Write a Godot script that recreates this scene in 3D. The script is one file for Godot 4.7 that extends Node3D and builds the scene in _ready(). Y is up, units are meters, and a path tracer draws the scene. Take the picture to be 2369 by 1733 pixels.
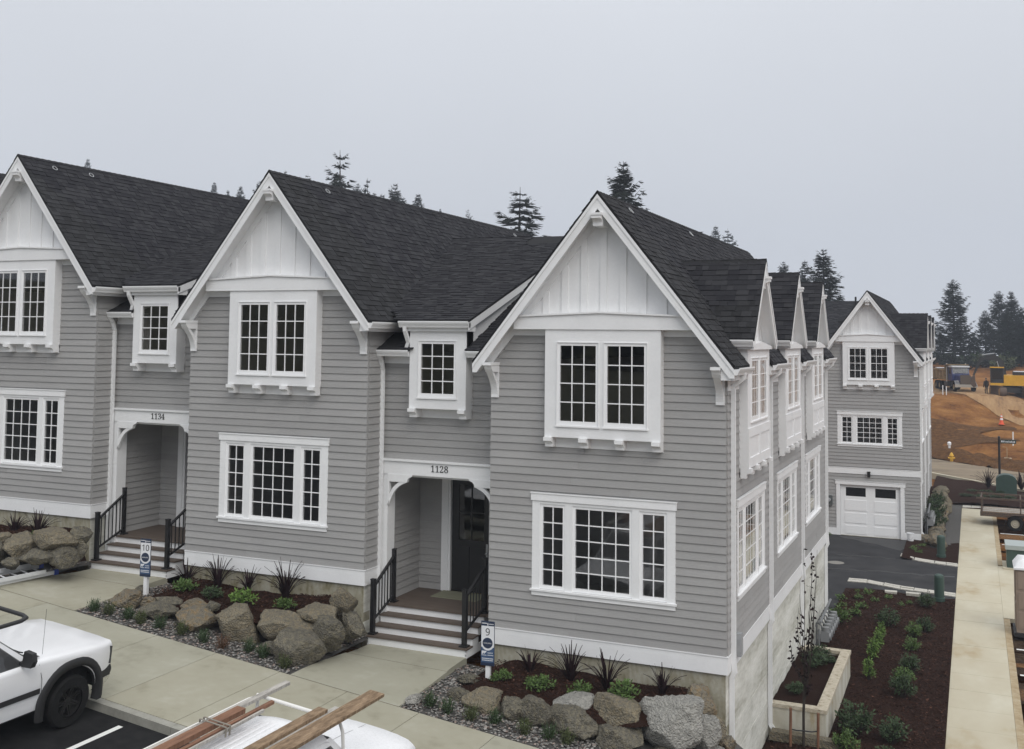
extends Node3D

const CAM := Vector3(4.4045, 6.3611, 20.5241)
const FR := 0.1065                       # fall of the street per metre to the right
const UNIT := 8.046                      # width of one townhouse
const STEP := 0.857                      # step in level between neighbours
const LAP := 0.16
const SLOPE := 1.263

var mats := {}
var rng := RandomNumberGenerator.new()
var used := {}
var unit_box: BoxMesh
var lap_mesh: ArrayMesh
var tab_mesh: ArrayMesh


# ---------------------------------------------------------------- mesh builder
class MB:
	var v := PackedVector3Array()
	var n := PackedVector3Array()
	var c := PackedColorArray()
	var uv := PackedVector2Array()
	var col := Color.WHITE
	var xf := Transform3D.IDENTITY

	func tri(a: Vector3, b: Vector3, d: Vector3) -> void:
		a = xf * a; b = xf * b; d = xf * d
		var m := (b - a).cross(d - a).normalized()
		v.append(a); v.append(d); v.append(b)
		n.append(m); n.append(m); n.append(m)
		c.append(col); c.append(col); c.append(col)

	func tri_n(a: Vector3, b: Vector3, d: Vector3, na: Vector3, nb: Vector3, nd: Vector3) -> void:
		if (b - a).cross(d - a).dot(na + nb + nd) < 0.0:
			var s := b; b = d; d = s
			s = nb; nb = nd; nd = s
		v.append(xf * a); v.append(xf * d); v.append(xf * b)
		n.append((xf.basis * na).normalized()); n.append((xf.basis * nd).normalized()); n.append((xf.basis * nb).normalized())
		c.append(col); c.append(col); c.append(col)

	func quad(a: Vector3, b: Vector3, d: Vector3, e: Vector3) -> void:
		tri(a, b, d)
		tri(a, d, e)

	func box(p: Vector3, q: Vector3) -> void:
		var a := Vector3(minf(p.x, q.x), minf(p.y, q.y), minf(p.z, q.z))
		var b := Vector3(maxf(p.x, q.x), maxf(p.y, q.y), maxf(p.z, q.z))
		quad(Vector3(a.x, a.y, b.z), Vector3(b.x, a.y, b.z), Vector3(b.x, b.y, b.z), Vector3(a.x, b.y, b.z))
		quad(Vector3(b.x, a.y, a.z), Vector3(a.x, a.y, a.z), Vector3(a.x, b.y, a.z), Vector3(b.x, b.y, a.z))
		quad(Vector3(b.x, a.y, b.z), Vector3(b.x, a.y, a.z), Vector3(b.x, b.y, a.z), Vector3(b.x, b.y, b.z))
		quad(Vector3(a.x, a.y, a.z), Vector3(a.x, a.y, b.z), Vector3(a.x, b.y, b.z), Vector3(a.x, b.y, a.z))
		quad(Vector3(a.x, b.y, b.z), Vector3(b.x, b.y, b.z), Vector3(b.x, b.y, a.z), Vector3(a.x, b.y, a.z))
		quad(Vector3(a.x, a.y, a.z), Vector3(b.x, a.y, a.z), Vector3(b.x, a.y, b.z), Vector3(a.x, a.y, b.z))

	# a polygon given in the plane (o, ux, uy), pushed out by d
	func prism(poly: PackedVector2Array, o: Vector3, ux: Vector3, uy: Vector3, d: Vector3) -> void:
		var p := poly.duplicate()
		if Geometry2D.is_polygon_clockwise(p) != (ux.cross(uy).dot(d) < 0.0):
			p.reverse()
		var t := Geometry2D.triangulate_polygon(p)
		var pts := []
		for q in p:
			pts.append(o + ux * q.x + uy * q.y)
		for i in range(0, t.size(), 3):
			var a: Vector3 = pts[t[i]]
			var b: Vector3 = pts[t[i + 1]]
			var e: Vector3 = pts[t[i + 2]]
			if (b - a).cross(e - a).dot(d) < 0.0:
				var s := b
				b = e
				e = s
			tri(a + d, b + d, e + d)
			tri(a, e, b)
		for i in pts.size():
			var a: Vector3 = pts[i]
			var b: Vector3 = pts[(i + 1) % pts.size()]
			quad(a, b, b + d, a + d)

	func tube(path: Array, r, sides := 6, caps := true) -> void:
		var rings := []
		var last_up := Vector3.UP
		for i in path.size():
			var p: Vector3 = path[i]
			var d: Vector3 = (path[mini(i + 1, path.size() - 1)] - path[maxi(i - 1, 0)]).normalized()
			var side := d.cross(last_up)
			if side.length() < 0.05:
				side = d.cross(Vector3.RIGHT)
			side = side.normalized()
			var up := side.cross(d).normalized()
			var rad: float = r[i] if r is Array else r
			var ring := []
			for k in sides:
				var a := TAU * k / sides
				ring.append([p + (side * cos(a) + up * sin(a)) * rad, side * cos(a) + up * sin(a)])
			rings.append(ring)
		for i in rings.size() - 1:
			for k in sides:
				var a = rings[i][k]
				var b = rings[i][(k + 1) % sides]
				var e = rings[i + 1][(k + 1) % sides]
				var f = rings[i + 1][k]
				tri_n(a[0], b[0], e[0], a[1], b[1], e[1])
				tri_n(a[0], e[0], f[0], a[1], e[1], f[1])
		if caps:
			for e in [0, rings.size() - 1]:
				for k in range(1, sides - 1):
					tri(rings[e][0][0], rings[e][k][0], rings[e][k + 1][0])

	# profile of [radius, height] turned about the axis ax through o
	func lathe(prof: Array, o: Vector3, ax: Vector3, sides := 16) -> void:
		var s := ax.cross(Vector3(0.31, 0.77, 0.55)).normalized()
		var t := ax.cross(s).normalized()
		for i in prof.size() - 1:
			for k in sides:
				var a0 := TAU * k / sides
				var a1 := TAU * (k + 1) / sides
				var e0 := s * cos(a0) + t * sin(a0)
				var e1 := s * cos(a1) + t * sin(a1)
				var p: Array = prof[i]
				var q: Array = prof[i + 1]
				var a: Vector3 = o + e0 * p[0] + ax * p[1]
				var b: Vector3 = o + e1 * p[0] + ax * p[1]
				var c2: Vector3 = o + e1 * q[0] + ax * q[1]
				var d: Vector3 = o + e0 * q[0] + ax * q[1]
				var nn := Vector2(q[1] - p[1], -(q[0] - p[0])).normalized()
				var n0 := e0 * nn.x + ax * nn.y
				var n1 := e1 * nn.x + ax * nn.y
				tri_n(a, b, c2, n0, n1, n1)
				tri_n(a, c2, d, n0, n1, n0)

	# smooth grid: rows of equal length
	func grid(rows: Array, flip := false) -> void:
		var h := rows.size()
		var w: int = rows[0].size()
		var nor := []
		for i in h:
			var r := []
			for j in w:
				var dx: Vector3 = rows[i][mini(j + 1, w - 1)] - rows[i][maxi(j - 1, 0)]
				var dy: Vector3 = rows[mini(i + 1, h - 1)][j] - rows[maxi(i - 1, 0)][j]
				var m := dx.cross(dy).normalized()
				r.append(-m if flip else m)
			nor.append(r)
		for i in h - 1:
			for j in w - 1:
				tri_n(rows[i][j], rows[i][j + 1], rows[i + 1][j + 1], nor[i][j], nor[i][j + 1], nor[i + 1][j + 1])
				tri_n(rows[i][j], rows[i + 1][j + 1], rows[i + 1][j], nor[i][j], nor[i + 1][j + 1], nor[i + 1][j])

	func mesh() -> ArrayMesh:
		var m := ArrayMesh.new()
		if v.is_empty():
			return m
		var a := []
		a.resize(Mesh.ARRAY_MAX)
		a[Mesh.ARRAY_VERTEX] = v
		a[Mesh.ARRAY_NORMAL] = n
		a[Mesh.ARRAY_COLOR] = c
		if uv.size() == v.size():
			a[Mesh.ARRAY_TEX_UV] = uv
		m.add_surface_from_arrays(Mesh.PRIMITIVE_TRIANGLES, a)
		return m


# ---------------------------------------------------------------- nodes
func obj(called: String, m, mat: Material, parent: Node, at := Transform3D.IDENTITY) -> MeshInstance3D:
	var o := MeshInstance3D.new()
	o.name = called
	o.mesh = m.mesh() if m is MB else m
	o.material_override = mat
	o.transform = at
	parent.add_child(o, true)
	return o


func numbered(called: String) -> String:
	var k: int = used.get(called, -1) + 1
	used[called] = k
	return called if k == 0 else "%s_%03d" % [called, k]


func thing(called: String, label: String, category: String, at := Vector3.ZERO, turn := 0.0, group := "") -> Node3D:
	var o := Node3D.new()
	o.name = numbered(called)
	add_child(o)
	o.position = at
	o.rotation.y = turn
	tag(o, label, category, group)
	return o


func tag(o: Node, label: String, category: String, group := "") -> void:
	o.set_meta("label", label)
	o.set_meta("category", category)
	if group:
		o.set_meta("group", group)


func one(called: String, label: String, category: String, m, mat: Material, at := Transform3D.IDENTITY, group := "") -> MeshInstance3D:
	var o := obj(numbered(called), m, mat, self, at)
	tag(o, label, category, group)
	return o


func struct(called: String, m, mat: Material, at := Transform3D.IDENTITY) -> MeshInstance3D:
	var o := obj(numbered(called), m, mat, self, at)
	o.set_meta("kind", "structure")
	return o


func copy(src: Node3D, at: Transform3D, label := "", group := "") -> Node3D:
	var o: Node3D = src.duplicate()
	var base := str(src.name)
	if base.length() > 4 and base[base.length() - 4] == "_" and base.right(3).is_valid_int():
		base = base.left(base.length() - 4)
	o.name = numbered(base)
	add_child(o)
	o.transform = at
	if label:
		o.set_meta("label", label)
	if group:
		o.set_meta("group", group)
	return o


const ORD := ["first", "second", "third", "fourth", "fifth", "sixth", "seventh", "eighth", "ninth", "tenth", "eleventh", "twelfth", "thirteenth", "fourteenth", "fifteenth", "sixteenth", "seventeenth", "eighteenth", "nineteenth", "twentieth", "twenty-first", "twenty-second", "twenty-third", "twenty-fourth", "twenty-fifth", "twenty-sixth", "twenty-seventh", "twenty-eighth", "twenty-ninth", "thirtieth"]
var counted := {}

# the next ordinal in a row of look-alikes
func nth(row: String) -> String:
	counted[row] = counted.get(row, -1) + 1
	return ORD[mini(counted[row], ORD.size() - 1)]


func T(x: float, y: float, z: float, turn := 0.0, s := Vector3.ONE) -> Transform3D:
	return Transform3D(Basis(Vector3.UP, turn) * Basis.from_scale(s), Vector3(x, y, z))


# ---------------------------------------------------------------- textures and materials
func noise(freq: float, octaves: int, seed_: int, kind := FastNoiseLite.TYPE_SIMPLEX_SMOOTH) -> FastNoiseLite:
	var f := FastNoiseLite.new()
	f.noise_type = kind
	f.frequency = freq
	f.fractal_octaves = octaves
	f.seed = seed_
	return f


# a colour texture from a coarse and a fine noise: ramp is a list of colours (sRGB)
func ramp_tex(ramp: Array, coarse: float, fine: float, mix: float, seed_: int, stretch := Vector2i(1, 1), size := 512) -> ImageTexture:
	var a := noise(coarse, 4, seed_).get_seamless_image(size / stretch.x, size / stretch.y)
	if stretch != Vector2i(1, 1):
		a.resize(size, size, Image.INTERPOLATE_CUBIC)
	var b := noise(fine, 3, seed_ + 7).get_seamless_image(size / stretch.x, size / stretch.y)
	if stretch != Vector2i(1, 1):
		b.resize(size, size, Image.INTERPOLATE_CUBIC)
	a.convert(Image.FORMAT_L8)
	b.convert(Image.FORMAT_L8)
	var da := a.get_data()
	var db := b.get_data()
	var lut := []
	for i in 256:
		var x := clampf((i / 255.0 - 0.5) * 1.25 + 0.5, 0.0, 0.9999) * (ramp.size() - 1)
		lut.append(ramp[int(x)].lerp(ramp[int(x) + 1], x - int(x)))
	var res := PackedByteArray()
	res.resize(da.size() * 3)
	for i in da.size():
		var c: Color = lut[int(da[i] * (1.0 - mix) + db[i] * mix)]
		res[i * 3] = c.r8
		res[i * 3 + 1] = c.g8
		res[i * 3 + 2] = c.b8
	return ImageTexture.create_from_image(Image.create_from_data(size, size, false, Image.FORMAT_RGB8, res))


func grey_tex(freq: float, octaves: int, seed_: int, stretch := Vector2i(1, 1), size := 512, kind := FastNoiseLite.TYPE_SIMPLEX_SMOOTH) -> ImageTexture:
	var a := noise(freq, octaves, seed_, kind).get_seamless_image(size / stretch.x, size / stretch.y)
	if stretch != Vector2i(1, 1):
		a.resize(size, size, Image.INTERPOLATE_CUBIC)
	return ImageTexture.create_from_image(a)


func flat(called: String, c: Color, rough := 0.6, metal := 0.0) -> StandardMaterial3D:
	if mats.has(called):
		return mats[called]
	var m := StandardMaterial3D.new()
	m.resource_name = called
	m.albedo_color = c
	m.roughness = rough
	m.metallic = metal
	mats[called] = m
	return m


func textured(called: String, tex: Texture2D, scale: float, rough := 0.8, bump: Texture2D = null, bump_cm := 0.0, vert := false) -> StandardMaterial3D:
	var m := flat(called, Color.WHITE, rough)
	m.albedo_texture = tex
	m.uv1_triplanar = true
	m.uv1_world_triplanar = true
	m.uv1_triplanar_sharpness = 4.0
	m.uv1_scale = Vector3.ONE * scale
	if bump:
		m.heightmap_enabled = true
		m.heightmap_texture = bump
		m.heightmap_scale = bump_cm
	m.vertex_color_use_as_albedo = vert
	return m


func lin(r: float, g: float, b: float) -> Color:
	return Color(r, g, b).linear_to_srgb()


func tones(base: Color, spread: float, k := 4) -> Array:
	var r := []
	for i in k:
		var f: float = 1.0 + spread * (2.0 * i / (k - 1) - 1.0)
		r.append(Color(base.r * f, base.g * f, base.b * f).linear_to_srgb())
	return r


func make_materials() -> void:
	var fine := grey_tex(0.05, 4, 3)
	var coarse := grey_tex(0.012, 5, 5)
	var grain := grey_tex(0.09, 3, 8, Vector2i(8, 1))
	var white := textured("white_paint", ramp_tex(tones(Color(0.78, 0.785, 0.79), 0.045), 0.006, 0.06, 0.35, 11), 0.35, 0.55, grain, 0.04)
	white.resource_name = "white_paint"
	flat("vinyl", lin(0.84, 0.845, 0.85), 0.35)
	textured("siding", ramp_tex(tones(Color(0.322, 0.318, 0.313), 0.07), 0.01, 0.09, 0.5, 21, Vector2i(4, 1)), 0.6, 0.7, grain, 0.06)
	textured("siding_b", ramp_tex(tones(Color(0.34, 0.335, 0.33), 0.06), 0.01, 0.09, 0.5, 27, Vector2i(4, 1)), 0.6, 0.7, grain, 0.06)
	textured("siding_c", ramp_tex(tones(Color(0.305, 0.3, 0.296), 0.06), 0.01, 0.09, 0.5, 29, Vector2i(4, 1)), 0.6, 0.7, grain, 0.06)
	var grit := grey_tex(0.22, 2, 33)
	for i in 4:
		var k: float = [0.022, 0.026, 0.030, 0.036][i]
		textured("shingle_%d" % i, ramp_tex(tones(Color(k, k * 1.01, k * 1.09), 0.4), 0.05, 0.3, 0.6, 40 + i, Vector2i(1, 1), 256), 1.2, 0.95, grit, 0.25)
	textured("shingle_mixed", ramp_tex(tones(Color(1, 1, 1), 0.0), 0.05, 0.3, 0.6, 44, Vector2i(1, 1), 64), 1.2, 0.95, grit, 0.25, true)
	# dull, dusty surfaces
	for q in ["shingle_0", "shingle_1", "shingle_2", "shingle_3", "shingle_mixed"]:
		mats[q].metallic_specular = 0.3
	var cg := grey_tex(0.06, 4, 50)
	textured("concrete", ramp_tex([lin(0.25, 0.24, 0.185), lin(0.305, 0.295, 0.23), lin(0.32, 0.31, 0.245), lin(0.36, 0.35, 0.285)], 0.008, 0.05, 0.3, 51), 0.16, 0.85, cg, 0.15)
	textured("concrete_b", ramp_tex([lin(0.25, 0.235, 0.175), lin(0.31, 0.295, 0.225), lin(0.33, 0.315, 0.245), lin(0.37, 0.355, 0.29)], 0.008, 0.05, 0.3, 57), 0.14, 0.85, cg, 0.15)
	textured("concrete_pale", ramp_tex([lin(0.37, 0.3, 0.19), lin(0.45, 0.405, 0.3), lin(0.48, 0.44, 0.335), lin(0.53, 0.5, 0.4)], 0.007, 0.05, 0.2, 53, Vector2i(1, 2)), 0.12, 0.85, cg, 0.15)
	textured("kerb_grey", ramp_tex([lin(0.22, 0.215, 0.19), lin(0.28, 0.275, 0.24), lin(0.33, 0.325, 0.29)], 0.01, 0.05, 0.3, 58), 0.4, 0.85, cg, 0.15)
	textured("kerb_tan", ramp_tex([lin(0.26, 0.19, 0.1), lin(0.36, 0.28, 0.17), lin(0.44, 0.38, 0.27)], 0.01, 0.05, 0.3, 59), 0.4, 0.85, cg, 0.15)
	textured("foundation", ramp_tex([lin(0.16, 0.14, 0.075), lin(0.27, 0.25, 0.18), lin(0.34, 0.325, 0.26), lin(0.4, 0.39, 0.33)], 0.012, 0.05, 0.35, 54, Vector2i(1, 2)), 0.35, 0.9, cg, 0.5)
	textured("foundation_side", ramp_tex([lin(0.36, 0.35, 0.29), lin(0.52, 0.515, 0.46), lin(0.64, 0.635, 0.58), lin(0.74, 0.735, 0.69)], 0.012, 0.08, 0.35, 55, Vector2i(4, 1)), 0.22, 0.9, cg, 0.5)
	textured("planter_wall", ramp_tex([lin(0.32, 0.24, 0.12), lin(0.42, 0.39, 0.31), lin(0.5, 0.48, 0.41), lin(0.55, 0.54, 0.48)], 0.01, 0.05, 0.3, 56, Vector2i(1, 3)), 0.3, 0.9, cg, 0.4)
	textured("planter_cap", ramp_tex([lin(0.13, 0.1, 0.06), lin(0.42, 0.37, 0.28), lin(0.5, 0.45, 0.36), lin(0.55, 0.5, 0.42)], 0.02, 0.1, 0.4, 66), 0.6, 0.9, cg, 0.4)
	var ag := grey_tex(0.25, 3, 60)
	textured("asphalt", ramp_tex([lin(0.012, 0.012, 0.0125), lin(0.018, 0.018, 0.0185), lin(0.028, 0.028, 0.029)], 0.008, 0.25, 0.5, 61), 0.6, 0.9, ag, 0.5)
	textured("asphalt_worn", ramp_tex([lin(0.024, 0.024, 0.026), lin(0.036, 0.036, 0.038), lin(0.044, 0.044, 0.046), lin(0.06, 0.059, 0.058)], 0.01, 0.2, 0.35, 62), 0.12, 0.9, ag, 0.5)
	textured("asphalt_wet", ramp_tex([lin(0.012, 0.012, 0.013), lin(0.02, 0.02, 0.021), lin(0.03, 0.03, 0.03)], 0.02, 0.2, 0.35, 67), 0.3, 0.55, ag, 0.3)
	textured("asphalt_muddy", ramp_tex([lin(0.03, 0.02, 0.015), lin(0.055, 0.038, 0.028), lin(0.075, 0.052, 0.036), lin(0.16, 0.11, 0.065)], 0.012, 0.15, 0.35, 63), 0.2, 0.9, ag, 0.5)
	textured("road_dust", ramp_tex([lin(0.1, 0.075, 0.05), lin(0.17, 0.13, 0.085), lin(0.21, 0.165, 0.11), lin(0.25, 0.19, 0.12)], 0.01, 0.1, 0.3, 64, Vector2i(4, 1)), 0.1, 0.9, ag, 0.5)
	var mg := grey_tex(0.2, 4, 70)
	textured("mulch", ramp_tex([lin(0.013, 0.0065, 0.005), lin(0.029, 0.0145, 0.0105), lin(0.048, 0.024, 0.017), lin(0.09, 0.047, 0.034)], 0.12, 0.35, 0.5, 71), 1.1, 0.95, mg, 3.5)
	textured("dirt", ramp_tex([lin(0.07, 0.028, 0.009), lin(0.16, 0.067, 0.02), lin(0.225, 0.103, 0.031), lin(0.3, 0.155, 0.054)], 0.012, 0.09, 0.35, 72, Vector2i(1, 1)), 0.045, 0.95, mg, 12.0)
	textured("dirt_dark", ramp_tex([lin(0.05, 0.025, 0.012), lin(0.095, 0.047, 0.02), lin(0.14, 0.07, 0.028), lin(0.2, 0.115, 0.055)], 0.03, 0.12, 0.4, 73), 0.12, 0.95, mg, 12.0)
	textured("dirt_track", ramp_tex([lin(0.14, 0.075, 0.03), lin(0.25, 0.14, 0.058), lin(0.31, 0.185, 0.08), lin(0.36, 0.22, 0.1)], 0.02, 0.1, 0.4, 74, Vector2i(1, 8)), 0.06, 0.95, mg, 6.0)
	textured("field", ramp_tex([lin(0.05, 0.05, 0.025), lin(0.08, 0.075, 0.035), lin(0.1, 0.09, 0.05)], 0.02, 0.1, 0.4, 75), 0.05, 0.95)
	textured("gravel_bed", ramp_tex([lin(0.05, 0.047, 0.043), lin(0.11, 0.105, 0.098), lin(0.19, 0.18, 0.17)], 0.1, 0.3, 0.5, 76), 1.4, 0.95, mg, 2.5)
	textured("pebble", ramp_tex(tones(Color(0.95, 0.95, 0.95), 0.05), 0.1, 0.3, 0.5, 77, Vector2i(1, 1), 64), 2.0, 0.85, null, 0.0, true)
	var rg := grey_tex(0.035, 5, 80)
	textured("rock_grey", ramp_tex([lin(0.038, 0.035, 0.027), lin(0.1, 0.093, 0.076), lin(0.15, 0.138, 0.107), lin(0.21, 0.18, 0.115), lin(0.3, 0.275, 0.22)], 0.014, 0.09, 0.5, 81), 1.2, 0.92, rg, 6.0)
	textured("rock_tan", ramp_tex([lin(0.06, 0.052, 0.038), lin(0.14, 0.125, 0.095), lin(0.2, 0.18, 0.135), lin(0.25, 0.2, 0.12), lin(0.36, 0.32, 0.25)], 0.014, 0.09, 0.5, 82), 1.2, 0.92, rg, 6.0)
	textured("rock_ochre", ramp_tex([lin(0.06, 0.056, 0.048), lin(0.14, 0.13, 0.11), lin(0.19, 0.165, 0.12), lin(0.24, 0.165, 0.08), lin(0.26, 0.15, 0.06)], 0.01, 0.09, 0.45, 83), 1.0, 0.92, rg, 6.0)
	textured("rock_pale", ramp_tex([lin(0.14, 0.14, 0.13), lin(0.27, 0.265, 0.245), lin(0.36, 0.35, 0.32), lin(0.42, 0.4, 0.35)], 0.016, 0.1, 0.5, 84), 1.2, 0.92, rg, 6.0)
	textured("stone_strip", ramp_tex([lin(0.3, 0.28, 0.24), lin(0.46, 0.44, 0.39), lin(0.55, 0.53, 0.48)], 0.03, 0.1, 0.4, 85), 0.7, 0.9, rg, 1.0)
	textured("deck", ramp_tex(tones(Color(0.1, 0.076, 0.06), 0.18), 0.02, 0.1, 0.4, 90, Vector2i(8, 1)), 0.6, 0.7, grain, 0.1)
	textured("cedar", ramp_tex([lin(0.11, 0.052, 0.03), lin(0.175, 0.085, 0.048), lin(0.24, 0.125, 0.075)], 0.03, 0.1, 0.4, 91, Vector2i(1, 8)), 0.7, 0.85, grain, 0.2)
	textured("old_plank", ramp_tex([lin(0.07, 0.045, 0.025), lin(0.16, 0.105, 0.06), lin(0.24, 0.165, 0.1), lin(0.33, 0.24, 0.15)], 0.03, 0.12, 0.4, 92, Vector2i(1, 6)), 0.8, 0.85, grain, 0.2)
	textured("grey_plank", ramp_tex([lin(0.2, 0.19, 0.17), lin(0.35, 0.33, 0.3), lin(0.45, 0.43, 0.39)], 0.03, 0.12, 0.4, 93, Vector2i(1, 6)), 0.8, 0.85, grain, 0.2)
	textured("interior", ramp_tex(tones(Color(0.42, 0.42, 0.41), 0.04), 0.01, 0.05, 0.3, 94, Vector2i(1, 1), 64), 0.3, 0.9)
	flat("meter_grey", lin(0.33, 0.34, 0.35), 0.5)
	flat("sign_white", lin(0.7, 0.71, 0.73), 0.45)
	flat("roof_white", lin(0.78, 0.79, 0.8), 0.4)
	flat("lamp_glass", lin(0.3, 0.3, 0.31), 0.1)
	flat("line_white", lin(0.72, 0.72, 0.7), 0.7)
	flat("truck_white", lin(0.65, 0.66, 0.68), 0.4)
	flat("dull_chrome", lin(0.42, 0.4, 0.36), 0.4)
	flat("pipe_grey", lin(0.14, 0.145, 0.15), 0.5)
	flat("black_metal", lin(0.012, 0.012, 0.013), 0.42)
	flat("door_black", lin(0.02, 0.02, 0.021), 0.4)
	flat("dark_gap", lin(0.02, 0.02, 0.02), 0.9)
	var g := flat("glass", Color(0.06, 0.07, 0.07, 0.1), 0.02)
	g.transparency = BaseMaterial3D.TRANSPARENCY_ALPHA
	g.metallic_specular = 0.6
	var cgm := flat("car_glass", Color(0.05, 0.055, 0.06, 0.75), 0.03)
	cgm.transparency = BaseMaterial3D.TRANSPARENCY_ALPHA
	var cp := flat("car_white", lin(0.78, 0.785, 0.8), 0.35)
	cp.clearcoat_enabled = true
	cp.clearcoat = 0.8
	cp.clearcoat_roughness = 0.08
	textured("van_white", ramp_tex([lin(0.6, 0.6, 0.6), lin(0.76, 0.765, 0.78), lin(0.8, 0.805, 0.82), lin(0.8, 0.805, 0.82)], 0.03, 0.12, 0.5, 95), 1.0, 0.4)
	flat("black_plastic", lin(0.018, 0.018, 0.019), 0.6)
	textured("tyre", ramp_tex(tones(Color(0.016, 0.016, 0.016), 0.3), 0.05, 0.2, 0.5, 96, Vector2i(1, 1), 64), 2.0, 0.85)
	flat("chrome", lin(0.75, 0.75, 0.74), 0.12, 1.0)
	flat("wheel_black", lin(0.012, 0.012, 0.012), 0.35)
	flat("galvanised", lin(0.45, 0.46, 0.47), 0.45, 0.8)
	textured("aluminium", ramp_tex(tones(Color(0.62, 0.63, 0.64), 0.08), 0.02, 0.1, 0.5, 97, Vector2i(1, 1), 64), 1.0, 0.4)
	flat("blue_plastic", lin(0.01, 0.045, 0.32), 0.45)
	textured("utility_green", ramp_tex(tones(Color(0.032, 0.062, 0.05), 0.15), 0.02, 0.1, 0.5, 98, Vector2i(1, 1), 128), 1.0, 0.55)
	textured("toilet_tan", ramp_tex(tones(Color(0.26, 0.2, 0.155), 0.08), 0.02, 0.1, 0.5, 99, Vector2i(1, 1), 128), 0.8, 0.6)
	textured("rusty_metal", ramp_tex([lin(0.03, 0.026, 0.024), lin(0.06, 0.05, 0.045), lin(0.12, 0.07, 0.04), lin(0.16, 0.08, 0.04)], 0.04, 0.12, 0.4, 100, Vector2i(1, 1), 256), 1.2, 0.75)
	textured("bark", ramp_tex(tones(Color(0.045, 0.038, 0.032), 0.4), 0.05, 0.2, 0.5, 101, Vector2i(1, 4), 128), 0.7, 0.95)
	for a in [["spruce", Color(0.021, 0.027, 0.02)], ["leaf_green", Color(0.075, 0.13, 0.03)], ["leaf_dark", Color(0.035, 0.062, 0.022)], ["leaf_olive", Color(0.06, 0.075, 0.025)], ["leaf_bright", Color(0.11, 0.19, 0.035)], ["leaf_plum", Color(0.022, 0.012, 0.014)], ["leaf_russet", Color(0.11, 0.06, 0.035)]]:
		var l := textured(a[0], ramp_tex(tones(a[1], 0.45), 0.06, 0.25, 0.5, 110, Vector2i(1, 1), 128), 1.6, 0.8)
		l.backlight_enabled = true
		l.backlight = Color(a[1].r * 1.5, a[1].g * 1.5, a[1].b)


func dull() -> void:
	for q in ["asphalt", "asphalt_worn", "asphalt_muddy", "mulch", "tyre", "dirt", "dirt_dark", "spruce", "bark", "leaf_plum", "pebble", "field"]:
		mats[q].metallic_specular = 0.2


func M(called: String) -> Material:
	return mats[called]


# ---------------------------------------------------------------- building parts
func make_shared() -> void:
	unit_box = BoxMesh.new()
	var b := MB.new()
	b.prism(PackedVector2Array([Vector2(0, 0.004), Vector2(0.027, 0), Vector2(0.027, 0.004), Vector2(0.004, LAP + 0.012), Vector2(0, LAP + 0.012)]), Vector3.ZERO, Vector3.BACK, Vector3.UP, Vector3.RIGHT)
	lap_mesh = b.mesh()
	b = MB.new()
	b.prism(PackedVector2Array([Vector2(0, 0), Vector2(0.22, 0), Vector2(0.22, 0.003), Vector2(0, 0.016)]), Vector3.ZERO, Vector3.UP, Vector3.BACK, Vector3.RIGHT)
	tab_mesh = b.mesh()


func hit(h: Array, y0: float, y1: float) -> bool:
	return minf(h[3], y1) - maxf(h[2], y0) > 0.1


# lapped boards on the wall plane of TT (x along the wall, y up, z out)
func siding(par: Node, TT: Transform3D, x0: float, x1: float, y0: float, y1: float, holes := [], clip = null, joints := true) -> void:
	var y := y0
	var row := 0
	while y < y1 - 0.05:
		var lo := x0
		var hi := x1
		if clip != null:
			var r: Vector2 = clip.call(y + LAP)
			lo = maxf(lo, r.x)
			hi = minf(hi, r.y)
		var spans := [[lo, hi]]
		for h in holes:
			if hit(h, y, y + LAP):
				var next := []
				for s in spans:
					if h[0] > s[0] + 0.02:
						next.append([s[0], minf(s[1], h[0])])
					if h[1] < s[1] - 0.02:
						next.append([maxf(s[0], h[1]), s[1]])
				spans = next
		for s in spans:
			var cuts := [s[0]]
			if joints and s[1] - s[0] > 3.7:
				var j: float = s[0] + 0.9 + fmod(row * 1.37 + s[0] * 0.7 + 20.0, 2.6)
				while j < s[1] - 0.5:
					cuts.append(j)
					j += 3.66
			cuts.append(s[1])
			for i in cuts.size() - 1:
				var w: float = cuts[i + 1] - cuts[i] - (0.003 if i + 1 < cuts.size() - 1 else 0.0)
				if w < 0.03:
					continue
				var t := rng.randf()
				var tr := TT * Transform3D(Basis.from_scale(Vector3(w, 1, 1)), Vector3(cuts[i], y, rng.randf_range(0.0, 0.0015)))
				obj("siding_board", lap_mesh, M("siding" if t < 0.6 else ("siding_b" if t < 0.82 else "siding_c")), par, tr)
		y += LAP
		row += 1


# a wall sheet with real openings; z from -thick to z1
func wall(par: Node, TT: Transform3D, called: String, mat: Material, x0: float, x1: float, y0: float, y1: float, z0: float, z1: float, holes := []) -> MeshInstance3D:
	var xs := [x0, x1]
	var ys := [y0, y1]
	for h in holes:
		for k in 2:
			if h[k] > x0 and h[k] < x1: xs.append(h[k])
			if h[2 + k] > y0 and h[2 + k] < y1: ys.append(h[2 + k])
	xs.sort()
	ys.sort()
	var b := MB.new()
	b.xf = TT
	for j in ys.size() - 1:
		if ys[j + 1] - ys[j] < 0.001: continue
		var start = null
		for i in xs.size() - 1:
			if xs[i + 1] - xs[i] < 0.001: continue
			var cx: float = (xs[i] + xs[i + 1]) / 2
			var cy: float = (ys[j] + ys[j + 1]) / 2
			var inside := false
			for h in holes:
				if cx > h[0] and cx < h[1] and cy > h[2] and cy < h[3]:
					inside = true
			if inside:
				if start != null:
					b.box(Vector3(start, ys[j], z0), Vector3(xs[i], ys[j + 1], z1))
				start = null
			elif start == null:
				start = xs[i]
		if start != null:
			b.box(Vector3(start, ys[j], z0), Vector3(x1, ys[j + 1], z1))
	return obj(called, b, mat, par)


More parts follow.
